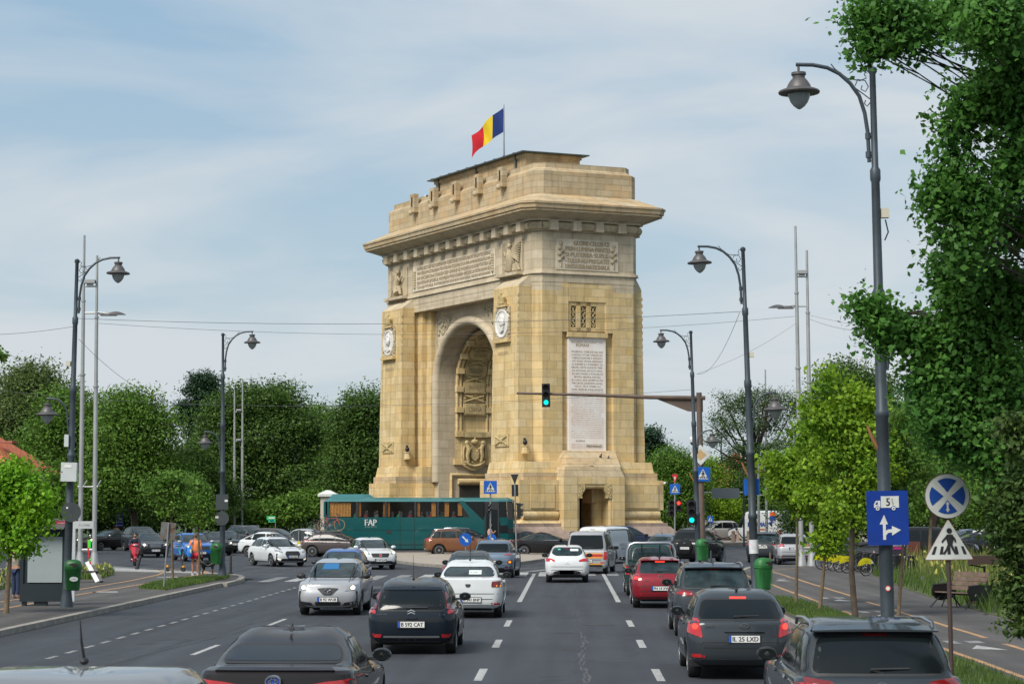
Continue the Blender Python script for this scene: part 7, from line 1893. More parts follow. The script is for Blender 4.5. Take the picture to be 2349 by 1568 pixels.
# left bench and leaning board
d = gd(1343); a = U(192, d); be = empty('bench', (a.x, a.y, .13), .25, 'dark slatted bench half hidden behind the green bin on the left', 'bench')
M_slat = mat('brown_slats', (.10, .07, .05), .8, var=.2, vscale=6)
for i in range(4):
 b = MB(); b.box((.1, i * .12 - .05, .42), (.85, .09, .03), M_slat); b.build('seat_slat', be)
for i in range(4):
 b = MB(); b.box((-.42 - i * .03, .15, .52 + i * .11), (.04, .9, .09), M_slat); b.build('back_slat', be)
b = MB()
for x in (-.4, .45): b.tube([(x - .12, -.2, 0), (x, -.05, .4), (x + .12, .35, 0)], .02, 6, M_trim)
b.tube([(-.4, -.1, .4), (.5, -.1, .4)], .02, 6, M_trim); b.build('leg_frame', be)
d = gd(1343); a = U(212, d); b = MB(); pa, pb_ = U(200, d + .4, Z(1290, d)), U(224, d - .3, .14)
lm = lean_matrix(pb_, pa); L_ = (pa - pb_).length; b.box((0, 0, L_ / 2), (.16, .10, L_), M_swh, lm); b.box((.15, .06, L_ / 2 - .1), (.12, .08, L_ - .25), M_lsh, lm); o = b.build('leaning_board'); tag(o, 'broken white and grey board leaning over beside the left bench', 'board')
b = MB(); p = U(205, d + .3, Z(1262, d)); b.box((0, 0, .25), (.10, .05, .30), mat('bright_green_plastic', (.02, .75, .05), .5)); b.tube([(-.06, 0, .42), (-.05, 0, .1), (.0, 0, -.25), (.05, 0, -.55)], .03, 6, mat('red_ribbon', (.6, .02, .02), .6)); b.ell((.03, 0, -.35), (.05, .03, .04), MATS['bright_green_plastic']); b.tube([(.05, 0, -.5), (.06, 0, -.62)], .02, 5, M_trim); o = b.build('toy_windmill'); o.location = p; tag(o, 'green and red plastic toy windmill stuck on top of the leaning board', 'toy')
# right bench with dark oval side
d = gd(1404); a = U(2215, d); be = empty('bench', (a.x, a.y, .13), R_(-62), 'wooden bench with a black oval side panel on the right path', 'bench')
M_slw = mat('grey_brown_slats', (.20, .14, .11), .8, var=.25, vscale=5)
for i in range(4): b = MB(); b.box((0, -.42 + i * .13, .43 - i * .012), (1.5, .115, .03), M_slw); b.build('seat_slat', be)
for i in range(4): b = MB(); b.box((0, .10 + i * .045, .54 + i * .13), (1.5, .03, .115), M_slw); b.build('back_slat', be)
b = MB()
for x in (-.78, .78):
 for y0, y1 in ((-.45, -.62), (.1, .45)): b.tube([(x * .9, y0 * .6, .36), (x, y1, 0)], .022, 6, M_trim); b.tube([(x * .7, y0 * .5, .36), (x * .85, y1 * .5, 0)], .018, 6, M_trim)
b.tube([(-.78, -.5, .62), (-.78, .1, .66)], .03, 6, M_trim); b.tube([(.78, -.5, .62), (.78, .1, .66)], .03, 6, M_trim); b.tube([(-.72, -.1, .37), (.72, -.1, .37)], .02, 6, M_trim); b.build('leg_frame', be)
for x, sg in ((-.80, -1), (.80, 1)):
 b = MB(); M = Matrix.Translation((x, -.12, .42)) @ Matrix.Rotation(sg * PI / 2, 4, 'Z'); flat(b, rnd([(-.42, .02), (-.32, -.18), (.2, -.24), (.42, -.08), (.42, .16), (.25, .24), (-.3, .22), (-.42, .14)], .1), M, M_blk, 0, .03)
 if sg < 0:
  add_text(b, 'Primaria', .42, .06, M @ Matrix.Translation((0, 0, .15)), M_swh, .004); add_text(b, 'Sectorului', .44, .06, M @ Matrix.Translation((0, 0, -.15)), M_swh, .004); add_text(b, '1', .03, .08, M @ Matrix.Translation((-.3, 0, 0)), M_swh, .004)
  lf_ = []
  for i in range(16): a_ = 2 * PI * i / 16; rr_ = .085 if i % 2 == 0 else .045; lf_.append((.02 + rr_ * math.cos(a_), rr_ * math.sin(a_)))
  flat(b, lf_, M, M_swh, .004)
 b.build('side_panel', be)
d = 62; a = U(2241, d); b = MB();
for i in range(9): b.box((-.2 + i * .05, -.02, .42), (.042, .03, .75), mat('dark_red_slats', (.09, .03, .02), .8))
b.bb(-.2, .2, 0, .3, .06, .78, M_trim); o = b.build('slatted_litter_bin'); o.location = (a.x, a.y, .13); tag(o, 'dark reddish slatted litter bin standing behind the right bench', 'litter bin')
d = 60; a = U(2260, d); r_ = empty('bench_canopy', (a.x, a.y, .13), 0, 'dark post with a brown wooden canopy board near the right bench', 'canopy'); b = MB(); b.tube([(0, 0, 0), (0, 0, 1.15)], .035, 8, M_trim); b.tube([(0, 0, 1.1), (-.25, 0, 1.16), (-.45, 0, 1.18)], .02, 6, M_trim); b.build('post', r_); b = MB(); b.box((.0, 0, 1.32), (.85, .5, .24), mat('dark_brown_board', (.05, .03, .022), .8)); b.build('board', r_)
d = 92; a = U(2048, d); r_ = empty('bike_share_panel', (a.x, a.y, .13), 0, 'dark purple information panel beside the docked bicycles', 'panel'); kx = d / F
b = MB(); b.bb(0, 32 * kx, 0, .12, 0, 68 * kx, mat('deep_purple', (.02, .016, .035), .5)); b.build('panel', r_); b = MB(); add_text(b, 'Biciclisti', 26 * kx, .09, Matrix.Translation((15 * kx, -.01, 64 * kx)), M_swh, 0); b.box((12 * kx, -.008, 57 * kx), (20 * kx, .01, .10), mat('magenta', (.35, .01, .15), .6))
for i in range(9): b.ell((random.uniform(3, 28) * kx, -.01, random.uniform(18, 38) * kx), (.05, .01, .05), M_cab)
b.build('print', r_)
d = 112; a = U(2096, d); b = MB()
for i in range(7): b.box((-.3 + i * .1, 0, .55), (.085, .03, 1.0), mat('red_brown_boards', (.13, .035, .02), .8))
b.bb(-.34, .34, .02, .6, .05, 1.05, M_trim); o = b.build('wooden_cabinet'); o.location = (a.x, a.y, .13); tag(o, 'red-brown boarded cabinet at the far edge of the meadow', 'cabinet')
# dock and share bicycles
M_byel = mat('bike_yellow', (.70, .62, .01), .5); M_bwh = mat('bike_white', (.6, .62, .6), .5); M_bdk = mat('bike_black', (.015, .022, .02), .5); M_spk = mat('spoke', (.25, .25, .26), .4, .7)
def wheel_bike(r, par, x, m=M_tyre):
 w = bpy.data.objects.new('wheel', None); COL.objects.link(w); w.parent = par; w.location = (x, 0, r)
 b = MB(); b.tube([(r * .96 * math.cos(a * PI / 14), 0, r * .96 * math.sin(a * PI / 14)) for a in range(29)], .022, 6, m); b.build('tyre', w)
 b = MB(); b.tube([(r * .90 * math.cos(a * PI / 14), 0, r * .90 * math.sin(a * PI / 14)) for a in range(29)], .010, 4, M_spk)
 for i in range(12): a = 2 * PI * i / 12; b.tube([(0, 0, 0), (r * .9 * math.cos(a), 0, r * .9 * math.sin(a))], .004, 3, M_spk)
 b.ell((0, 0, 0), (.04, .05, .04), M_spk, None, 8, 5); b.build('spokes', w)
def bicycle(label, frame, guard=None, group=None, drop=False, basket=False, tyre=M_tyre):
 r = empty('bicycle', (0, 0, 0), 0, label, 'bicycle', group); R = .34
 wheel_bike(R, r, 0, tyre); wheel_bike(R, r, 1.05, tyre)
 b = MB(); seat, bb_, hd = (.22, 0, .78), (.45, 0, .30), (.86, 0, .80)
 for a, c_, rr in ((seat, bb_, .02), (bb_, (.90, 0, .68), .024), ((.24, 0, .72), (.87, 0, .76), .018), (bb_, (0, 0, R), .014), ((.24, 0, .70), (0, 0, R), .012), ((.86, 0, .82), (1.05, 0, R), .018)): b.tube([a, c_], rr, 6, frame)
 b.build('frame', r)
 b = MB(); b.tube([(.20, 0, .78), (.19, 0, .92)], .013, 5, M_spk); b.ell((.17, 0, .94), (.13, .07, .03), M_trim, None, 10, 6); b.build('saddle', r)
 b = MB(); b.tube([(.86, 0, .8), (.84, 0, .97)], .014, 5, M_spk)
 if drop: b.tube([(.96, -.2, .84), (1.02, -.2, .92), (.90, -.2, .98), (.84, 0, .98), (.90, .2, .98), (1.02, .2, .92), (.96, .2, .84)], .013, 5, M_trim)
 else: b.tube([(.76, -.28, 1.02), (.82, -.1, 1.0), (.84, 0, .98), (.82, .1, 1.0), (.76, .28, 1.02)], .014, 5, M_trim)
 b.build('handlebar', r)
 b = MB(); b.lathe([(.09, -.005), (.09, .005)], 14, M_spk, Matrix.Translation((.45, -.06, .3)) @ Matrix.Rotation(PI / 2, 4, 'X')); b.tube([(.45, -.08, .3), (.55, -.1, .18)], .01, 4, M_trim); b.tube([(.45, .08, .3), (.35, .1, .42)], .01, 4, M_trim); b.build('crankset', r)
 if guard:
  b = MB(); pts = [(.40 * math.cos(a), .40 * math.sin(a)) for a in [R_(25 + i * 13) for i in range(12)]]
  inn = [(.18 * math.cos(a), .10 * math.sin(a) + .08) for a in [R_(150 - i * 11) for i in range(11)]]
  flat(b, pts + inn, Matrix.Translation((0, -.055, R)), guard, 0, .012); flat(b, pts + inn, Matrix.Translation((0, .045, R)), guard, 0, .012); add_text(b, 'V-Lock', .2, .06, Matrix.Translation((-.03, -.058, R + .26)), M_sblk, 0); flat(b, [(.22, .16), (.36, .18), (.28, .28), (.18, .3)], Matrix.Translation((0, -.056, R)), M_bwh, .004); b.build('wheel_guard', r)
 return r
proto = None
spots = [(1889, 1311.5), (1902, 1313), (1916, 1316), (1931, 1318.5), (1948, 1321), (1992, 1327.5)]
bl_ = ['furthest docked share bicycle with a yellow wheel guard, leftmost of the row', 'second docked share bicycle from the left end of the row', 'third docked share bicycle from the left end of the row', 'fourth docked share bicycle from the left end of the row', 'fifth docked share bicycle from the left, last before the dark tree trunk', 'docked share bicycle standing right of the dark tree trunk, apart from the five']
for i, (u, v) in enumerate(spots):
 p = G(u, v)
 if i == 0: proto = bicycle(bl_[0], M_bdk, M_byel, 'yellow share bicycles in the dock'); o = proto
 else: o = copy_tree(proto, label=bl_[i])
 o.location = (p.x - .1, p.y, .13); o.rotation_euler = (R_(3), 0, R_(24 + i * 1.5))
dock = empty('bicycle_dock', (0, 0, 0), 0, 'row of black docking stands holding the share bicycles', 'bicycle dock')
for i, (u, v) in enumerate(spots + [(2022, 1330), (1965, 1324)]):
 p = G(u, v); b = MB(); M = Matrix.Translation((p.x + 1.35, p.y + .55, .13)) @ Matrix.Rotation(R_(26), 4, 'Z'); b.box((0, 0, .42), (.55, .10, .84), M_blk, M, tx=.75); b.tube([(-.42, 0, 0), (-.42, 0, .72), (-.34, 0, .82), (-.05, 0, .84)], .022, 6, M_lsh, M); b.build('docking_stand', dock)
# two bicycles on the estate car roof
car_h = 1.46; pc_ = audi.root.location; hr = audi.root.rotation_euler.z
for i, (lb, fm, dy, ty, dr) in enumerate((('black mountain bicycle strapped upright on the roof of the estate car', M_trim, -.30, M_tyre, False), ('road bicycle with tan tyres and red frame behind it on the same roof', M_strd, .25, mat('tan_tyre', (.28, .18, .08), .8), True))):
 o = bicycle(lb, fm, None, 'bicycles on the car roof', dr, tyre=ty); o.matrix_world = Matrix.Translation(pc_) @ Matrix.Rotation(hr, 4, 'Z') @ Matrix.Translation((-dy, 1.0 + i * .25, car_h + .12)) @ Matrix.Rotation(PI / 2, 4, 'Z') @ Matrix.Rotation(R_(2 - 6 * i), 4, 'X')
b = MB()
for dy in (-.30, .25): b.tube([(-dy, .9, 1.56), (-dy, 2.5, 1.56)], .02, 6, M_lsh)
for y in (1.3, 2.2): b.tube([(-.6, y, 1.50), (.6, y, 1.50)], .02, 6, M_trim)
b.tube([(.30, 1.7, 1.5), (.30, 1.6, 2.2)], .02, 6, M_lsh); b.build('bicycle_rack', audi.root)
# kick scooter
p = G(402, 1317); r_ = empty('kick_scooter', (p.x, p.y, .13), R_(-25), 'turquoise and yellow kick scooter parked behind the leaning sign post', 'scooter'); b = MB(); b.box((0, 0, .12), (.62, .13, .03), M_rust); b.build('deck', r_)
for x in (-.42, .42): b = MB(); b.lathe([(.04, -.03), (.11, -.03), (.11, .03), (.04, .03)], 14, M_tyre, Matrix.Translation((x, 0, .11)) @ Matrix.Rotation(PI / 2, 4, 'X')); b.build('wheel', r_)
b = MB(); b.box((-.42, 0, .24), (.13, .10, .09), M_gld); b.box((.44, 0, .23), (.10, .10, .07), M_gld); b.build('mudguard', r_); b = MB(); b.tube([(.40, 0, .2), (.26, 0, .75)], .035, 6, M_trim); b.tube([(.26, 0, .75), (.16, 0, 1.12)], .03, 6, mat('turquoise', (.01, .35, .42), .5)); b.tube([(.16, -.22, 1.12), (.16, .22, 1.12)], .02, 6, M_trim); b.build('stem', r_)
# pink stone chain posts
M_pink = mat('pink_stone', (.42, .30, .24), .85, var=.15, vscale=4)
cps = [(1638, 1248, .95), (1682.5, 1250, 1.0), (1694, 1246, 1.0), (1718, 1250, 1.0)]; cp = []
for i, (u, v, h) in enumerate(cps):
 p = G(u, v); b = MB(); b.lathe([(.17, 0), (.17, h * .78), (.14, h * .80), (.14, h * .83), (.17, h * .85), (.16, h * .95), (.08, h)], 8, M_pink, cap=True); o = b.build('stone_post'); o.location = (p.x, p.y, .2); cp.append(o); tag(o, ('pink stone post by the front wheel of the pale off-roader', 'pink stone post with a chain hanging on both sides, before the delivery van', 'pink stone post standing slightly behind and right of the first before the van', 'pink stone post just left of the lamp with the paper notice')[i], 'stone post', 'pink stone chain posts')
for k, (i, j) in enumerate(((0, 1), (2, 3))):
 a, c_ = cp[i].location + Vector((0, -.15, .75)), cp[j].location + Vector((0, -.15, .75)); b = MB()
 n = 18
 for q in range(n): t = q / (n - 1); pt_ = a.lerp(c_, t) - Vector((0, 0, 1.6 * t * (1 - t))); b.ell(pt_, (.07, .04, .045), M_blk, None, 6, 4)
 tag(b.build('chain'), ('thick black chain sagging between the left pair of pink posts', 'thick black chain sagging between the right pair of pink posts')[k], 'chain', 'black chains')
# backs of overhead direction boards far right
a = U(1650, 165); r_ = empty('direction_board', a, 0, 'grey backs of two overhead direction boards among the right trees', 'sign'); b = MB(); b.tube([(1.9, 0, 0), (1.9, 0, Z(1000, 165))], .07, 8, M_lp); b.tube([(1.9, 0, Z(1129, 165)), (-1.7, 0, Z(1129, 165))], .06, 6, M_lgt); b.build('post', r_); b = MB(); b.box((.5, -.1, Z(1128, 165)), (2.1, .05, .62), mat('board_back', (.16, .19, .21), .8)); b.box((.5, -.13, Z(1137, 165)), (2.1, .05, .35), MATS['board_back']); b.build('board', r_)
# ================================================================== TREES AND PLANTS
def fol(name, c, c2, transl=.35, isl=.30, vs=.6):
 return mat(name, c, .55, var2=c2, vscale=vs, transl=transl, island=isl, spec=.25)
F_dk = fol('dark_foliage', (0.102, 0.186, 0.032), (0.052, 0.109, 0.023)); F_md = fol('mid_foliage', (0.152, 0.276, 0.039), (0.079, 0.172, 0.025)); F_lm = fol('linden_foliage', (0.176, 0.229, 0.072), (0.077, 0.135, 0.035), vs=1.2)
F_br = fol('fresh_foliage', (0.262, 0.483, 0.026), (0.132, 0.327, 0.020), .45, vs=1.6); F_oak = fol('young_oak_foliage', (0.310, 0.460, 0.035), (0.134, 0.278, 0.023), .45, vs=1.3); F_pine = fol('pine_needles', (0.036, 0.082, 0.036), (0.020, 0.048, 0.025), .1)
F_nr = fol('near_foliage', (0.109, 0.259, 0.044), (0.054, 0.160, 0.031), .4, vs=1.8); F_yew = fol('dark_hedge_foliage', (0.046, 0.100, 0.022), (0.069, 0.110, 0.021), .2, .5, 2.0); F_ac = fol('airy_foliage', (0.096, 0.160, 0.048), (0.062, 0.123, 0.035), .35)
M_bark = mat('bark', (.06, .045, .033), .95, var=.4, vscale=3); M_bark2 = mat('young_bark', (.13, .095, .06), .9, var=.3, vscale=6)
def leafmesh(name, C, N, S, m, parent, rng, asp=.62, star=False):
 """C centres (n,3), N normals (n,3), S sizes (n): one leaf-shaped face pair each"""
 n = len(C)
 r = rng.normal(size=(n, 3)); T = np.cross(N, r); T /= np.linalg.norm(T, axis=1)[:, None] + 1e-9; B = np.cross(N, T)
 s = S[:, None]; T = T * rng.uniform(.65, 1.25, (n, 1)); B = B * rng.uniform(.45, 1.1, (n, 1))
 if star:
  offs = [(-.42, 0, 0), (-.24, .25, .05), (.02, .42, 0), (.20, .24, .06), (.56, .0, -.08), (.20, -.24, .06), (.02, -.42, 0), (-.24, -.25, .05)]
  V = np.stack([C + T * s * a + B * s * b + N * s * c for a, b, c in offs], 1).reshape(-1, 3); k = 8
 else:
  offs = [(-.5, 0, -.05), (0, asp / 2, .06), (.5, 0, -.08), (0, -asp / 2, .06)]
  V = np.stack([C + T * s * a + B * s * b + N * s * c for a, b, c in offs], 1).reshape(-1, 3); k = 4
 me = bpy.data.meshes.new(name)
 me.vertices.add(n * k); me.vertices.foreach_set('co', V.astype(np.float32).ravel())
 me.loops.add(n * k); me.loops.foreach_set('vertex_index', np.arange(n * k, dtype=np.int32))
 me.polygons.add(n); me.polygons.foreach_set('loop_start', np.arange(0, n * k, k, dtype=np.int32)); me.polygons.foreach_set('loop_total', np.full(n, k, dtype=np.int32))
 me.materials.append(m); me.update(calc_edges=True)
 o = bpy.data.objects.new(name, me); COL.objects.link(o); o.parent = parent
 return o
def cloud(lobes, n, size, rng, clump=.5, per=14, shell=.55, flat_=.55):
 """leaf clumps spread through lobes [(x,y,z,rx,ry,rz)]"""
 L = np.array(lobes, float); w = L[:, 3] * L[:, 5] + .01; w = w / w.sum()
 nc = max(1, n // per); idx = rng.choice(len(L), nc, p=w)
 d = rng.normal(size=(nc, 3)); d /= np.linalg.norm(d, axis=1)[:, None]
 r = (shell + (1 - shell) * rng.random(nc) ** .6) * (1 + .10 * rng.normal(size=nc))
 c = L[idx, :3] + d * r[:, None] * L[idx, 3:6]
 k = np.repeat(np.arange(nc), per)
 g = rng.normal(size=(len(k), 3)) * np.array([1, 1, flat_]) * clump
 C = c[k] + g
 N = d[k] * .7 + rng.normal(size=(len(k), 3)) * .55 + np.array([0, 0, .55]); N /= np.linalg.norm(N, axis=1)[:, None]
 S = size * (.65 + .7 * rng.random(len(k)))
 return C, N, S
def limbs(b, base, lobes, r0, m, rng, n=9, split=.35):
 """tapered trunk with limbs reaching into the lobes"""
 top = Vector((0, 0, 0)); tot = 0
 for l in lobes: top += Vector(l[:3]) * l[3]; tot += l[3]
 top /= tot; zl = min(l[2] - l[5] * .6 for l in lobes); fork = base.lerp(Vector((top.x, top.y, max(zl, base.z + .3 * (top.z - base.z)))), 1.0)
 mid = base.lerp(fork, .5) + Vector((rng.normal() * .08, rng.normal() * .08, 0)) * max(.3, r0 * 6)
 b.tube([base, base + (mid - base) * .08, mid, fork, fork.lerp(top, .6), top], [r0 * 1.35, r0, r0 * .85, r0 * .68, r0 * .35, r0 * .12], 9, m)
 for i in range(n):
  l = lobes[i % len(lobes)]; t = Vector(l[:3]) + Vector((rng.normal() * l[3], rng.normal() * l[4], rng.normal() * l[5])) * .45
  s = fork.lerp(top, rng.random() * .6); h = s.lerp(t, .5) + Vector((0, 0, -.1 * (t - s).length))
  b.tube([s, h, t], [r0 * .32, r0 * .2, r0 * .05], 6, m)
  for q in range(2): e_ = t + Vector((rng.normal(), rng.normal(), rng.normal() * .6)) * l[3] * .4; b.tube([h.lerp(t, .5), e_], [r0 * .12, r0 * .03], 4, m)
def side_limbs(b, L, r0, m, rng):
 b.tube([(0, 0, 0), (.05, 0, 4), (-.05, .1, 9), (0, 0, 13)], [r0 * 1.2, r0, r0 * .7, r0 * .3], 10, m)
 for l in L:
  t = Vector(l[:3]); s = Vector((0, 0, max(1, t.z - rng.uniform(-.3, 2.2)))); h = s.lerp(t, .5) + Vector((rng.normal() * .1, 0, rng.uniform(-.1, .35))); b.tube([s, s.lerp(h, .5) + Vector((0, 0, .12)), h, t], [.045, .022, .014, .004], 6, m)
  for q in range(3): b.tube([h.lerp(t, .6 + .1 * q), t + Vector((rng.normal(), rng.normal(), rng.normal())) * l[3] * .5], [.012, .003], 4, m)
def tree(label, base, lobes, n, size, m, r0=.25, seed=1, name='tree', cat='tree', group=None, clump=.5, per=14, bark=None, nl=9, shell=.5, star=False, flat_=.55, fx=None, side=False):
 rng = np.random.default_rng(seed); base = Vector(base); root = empty(name, base, 0, label, cat, group)
 L = [(x - base.x, y - base.y, z - base.z, a, b_, c) for x, y, z, a, b_, c in lobes]
 for l in list(L):
  for q in range(3):
   v_ = rng.normal(size=3); v_ /= np.linalg.norm(v_); k_ = rng.uniform(.18, .36); L.append((l[0] + v_[0] * l[3] * 1.02, l[1] + v_[1] * l[4], l[2] + v_[2] * l[5] * 1.02, l[3] * k_, l[4] * k_, l[5] * k_))
 b = MB(); (side_limbs(b, L, r0, bark or M_bark, rng) if side else limbs(b, Vector((0, 0, 0)), L, r0, bark or M_bark, rng, nl)); b.build('trunk', root)
 C, N, S = cloud(L, n, size, rng, clump, per, shell, flat_)
 if fx is not None: C, N, S = fx(C, N, S)
 leafmesh('crown', C, N, S, m, root, rng, star=star)
 return root
def lob(u, v, d, ru, rv, dd=0, ry=None):
 """lobe seen round picture point (u, v) at distance d; radii in picture units"""
 k = d / F; p = U(u, d + dd, Z(v, d + dd)); return (p.x, p.y, p.z, ru * k, (ry if ry else min(ru, rv)) * k, rv * k)
BG = 'trees of the park behind the roundabout'
def bgt(label, ub, d, lobs, n, size, m, seed, clump=.8, r0=.3, nl=8, **k):
 g = U(ub, d); return tree(label, (g.x, g.y, 0), [lob(u, v + 12, d, ru * .84, rv * .80, dd) for u, v, ru, rv, dd in lobs], int(n * 3.2), size * .54, m, r0, seed, clump=clump * 1.0, group=BG, nl=nl, per=20, **k)
bgt('linden with pale flowering foliage at the far left behind the orange roofs', 75, 205, [(60, 905, 75, 75, 0), (130, 930, 60, 70, 4), (20, 960, 60, 80, -3), (90, 1000, 90, 70, 2), (75, 860, 45, 35, 0)], 15000, .62, F_lm, 11, 1.1)
bgt('dark green tree between the left street lamp and the flowering linden', 150, 172, [(150, 930, 55, 65, 0), (110, 1010, 60, 80, 0), (180, 1050, 70, 90, 3), (120, 1130, 80, 70, 0), (205, 960, 40, 60, 2)], 12000, .5, F_md, 12)
bgt('rounded green tree right of the left twin mast', 300, 165, [(300, 925, 60, 50, 0), (340, 985, 65, 60, 0), (270, 1000, 60, 70, 0), (310, 1080, 100, 70, 0), (240, 1110, 70, 70, 0), (380, 1090, 60, 70, 2)], 16000, .5, F_md, 13)
bgt('lower dark tree filling the gap under the pine', 430, 172, [(430, 1060, 60, 60, 0), (470, 1120, 60, 60, 2), (400, 1140, 60, 50, 0)], 9000, .5, F_dk, 14)
bgt('tall dark pine with layered branches behind the corner lamp', 462, 215, [(470, 862, 30, 22, 0), (455, 885, 32, 12, 0), (480, 900, 28, 14, 0), (440, 920, 30, 12, 0), (470, 940, 38, 14, 0), (425, 950, 22, 10, 0), (460, 975, 40, 16, 0), (480, 1010, 35, 25, 0), (450, 1050, 40, 35, 0)], 9500, .5, F_pine, 15, .55, name='pine_tree')
bgt('large broad dark green tree between the pine and the arch', 590, 188, [(570, 915, 70, 55, 0), (640, 905, 60, 48, 2), (510, 960, 60, 60, 0), (600, 990, 110, 80, 0), (690, 985, 60, 70, 3), (550, 1070, 120, 70, 0), (660, 1090, 110, 70, 0), (480, 1050, 55, 70, 0), (610, 1160, 130, 50, 0)], 24000, .55, F_dk, 16)
bgt('smaller dark tree showing between the two big crowns left of the arch', 730, 225, [(730, 945, 40, 35, 0), (745, 1000, 45, 50, 0), (720, 1060, 50, 60, 0)], 6000, .55, F_md, 17)
bgt('dark rounded tree directly left of the arch', 830, 182, [(840, 930, 50, 60, 0), (800, 960, 40, 50, 0), (820, 1030, 70, 80, 0), (850, 1110, 60, 60, 0), (790, 1120, 70, 60, 0)], 14000, .52, F_dk, 18)
bgt('tall dark tree glimpsed beyond the left corner of the arch base', 905, 240, [(900, 1040, 70, 90, 0), (930, 1130, 60, 60, 0)], 5000, .6, F_dk, 19)
for i, (u, v, ru, rv, dd, m, lb) in enumerate(((655, 1165, 35, 32, 0, F_md, 'mid green bush before the dark hedge, left of the coach'), (715, 1160, 38, 35, 2, F_md, 'dark green bush beside the left end of the coach'), (590, 1180, 40, 25, 1, F_md, 'low bush by the green street arrows'), (420, 1170, 60, 35, 3, F_dk, 'dark low shrub behind the blue crossover'), (200, 1180, 70, 40, 3, F_dk, 'dark shrub behind the four blue direction signs'), (60, 1110, 95, 62, -40, F_md, 'green shrub in front of the orange roofs'), (520, 1180, 50, 35, 4, F_dk, 'dark shrub behind the far twin mast'), (320, 1185, 60, 35, 4, F_dk, 'dark shrub behind the black saloons'))):
 d_ = 176 + dd; g = U(u, d_); tree(lb, (g.x, g.y, 0), [lob(u, v, d_, ru, rv), lob(u - ru * .5, v + rv * .4, d_, ru * .6, rv * .7), lob(u + ru * .5, v + rv * .3, d_, ru * .6, rv * .8)], 3500, .32, m, .08, 30 + i, name='shrub', cat='shrub', group='shrubs along the park edge', clump=.4, nl=4)
# young pavement trees on the left
def young(label, ub, vb, lobs, n, size, m, seed, r0=.05, clump=.18, bark=None, nl=10, z0=.13, star=True, d=None, **k):
 d = d or gd(vb); g = U(ub, d); return tree(label, (g.x, g.y, z0), [lob(u, v, d, ru * .97, rv * .95, dd) for u, v, ru, rv, dd in lobs], int(n * .78), size * .92, m, r0, seed, clump=clump * 1.25, bark=bark or M_bark2, nl=nl, shell=.25, group='young pavement trees', name='young_tree', star=star, **k)
young('young round-headed tree with bright green leaves at the left edge', 14, 1417, [(30, 1110, 60, 50, 0), (70, 1130, 50, 55, 0), (0, 1170, 60, 60, 0), (60, 1200, 62, 55, 0), (20, 1240, 60, 45, 0), (90, 1170, 32, 45, 0), (30, 1080, 25, 30, 0), (-50, 1160, 60, 80, 0)], 13000, .135, F_br, 41, .075, .13, nl=14)
young('sparse young tree behind the rusty sign back', 396, 1342, [(395, 1110, 45, 30, 0), (370, 1135, 40, 30, 0), (420, 1145, 35, 35, 0), (395, 1165, 40, 25, 0)], 3200, .15, F_md, 42, .05, .16)
young('sparse young tree in the grass beside the man with the dog', 457, 1331, [(455, 1130, 30, 30, 0), (440, 1165, 30, 25, 0), (475, 1160, 28, 30, 0), (455, 1110, 20, 25, 0), (462, 1195, 30, 20, 0)], 3000, .14, F_md, 43, .05, .15)
tree('twig of leaves entering the picture at the left edge above the linden', (-26, 62, 0), [lob(-30, 815, 60, 38, 12)], 260, .14, F_md, .08, 44, clump=.12, per=8, star=True)
# right: behind the arch
bgt('dark pine peeping out right of the arch', 1478, 205, [(1490, 985, 25, 16, 0), (1500, 1010, 22, 14, 0), (1480, 1025, 30, 20, 0), (1475, 1070, 35, 35, 0)], 4500, .45, F_pine, 51, .5, name='pine_tree')
bgt('leafy green tree right of the arch behind the crossing signs', 1545, 195, [(1540, 1050, 45, 40, 0), (1510, 1100, 50, 50, 0), (1580, 1090, 50, 50, 0), (1550, 1150, 70, 55, 0)], 14000, .42, F_md, 52, .6)
bgt('green tree behind the gantry post and the small signs', 1625, 205, [(1620, 1070, 35, 35, 0), (1600, 1120, 50, 50, 0), (1650, 1150, 50, 45, 0)], 10000, .42, F_oak, 53, .6)
bgt('leaning airy tree with dark bare limbs beyond the right lamps', 1731, 150, [(1690, 915, 60, 28, 0), (1740, 895, 55, 25, 0), (1655, 950, 35, 22, 0), (1790, 905, 60, 30, 2), (1700, 965, 60, 25, 0), (1650, 990, 35, 20, 0), (1770, 960, 50, 35, 3), (1840, 930, 45, 35, 2), (1720, 1020, 60, 22, 0), (1680, 1045, 40, 20, 1), (1790, 1010, 50, 40, 0), (1730, 930, 50, 20, 3)], 6500, .26, F_ac, 54, .38, nl=26, r0=.28, shell=.25)
bgt('dark green tree behind the orange roof on the right', 1715, 240, [(1720, 1100, 55, 60, -30), (1690, 1150, 60, 45, -30), (1760, 1130, 60, 60, -32)], 10000, .5, F_dk, 55)
bgt('tall dark tree rising behind the young bright trees', 1960, 175, [(1950, 860, 55, 45, 0), (1910, 880, 35, 35, 0), (2005, 890, 50, 55, 0), (1940, 930, 80, 60, 0), (2000, 990, 90, 70, 0), (1900, 990, 70, 70, 0), (1960, 1080, 110, 70, 0)], 15000, .5, F_dk, 56)
bgt('broad green tree far right behind the meadow', 2130, 150, [(2110, 960, 70, 80, 0), (2190, 930, 70, 90, 0), (2120, 1070, 90, 80, 0), (2220, 1060, 80, 90, 0), (2060, 1040, 60, 70, 0), (2300, 1000, 90, 120, 0)], 18000, .45, F_md, 57)
bgt('low dense greenery closing the view behind the meadow', 2180, 165, [(1850, 1175, 60, 45, 0), (1960, 1170, 80, 50, 0), (2080, 1165, 80, 50, 0), (2200, 1170, 90, 45, 0), (2310, 1160, 90, 60, 0)], 14000, .42, F_dk, 58)
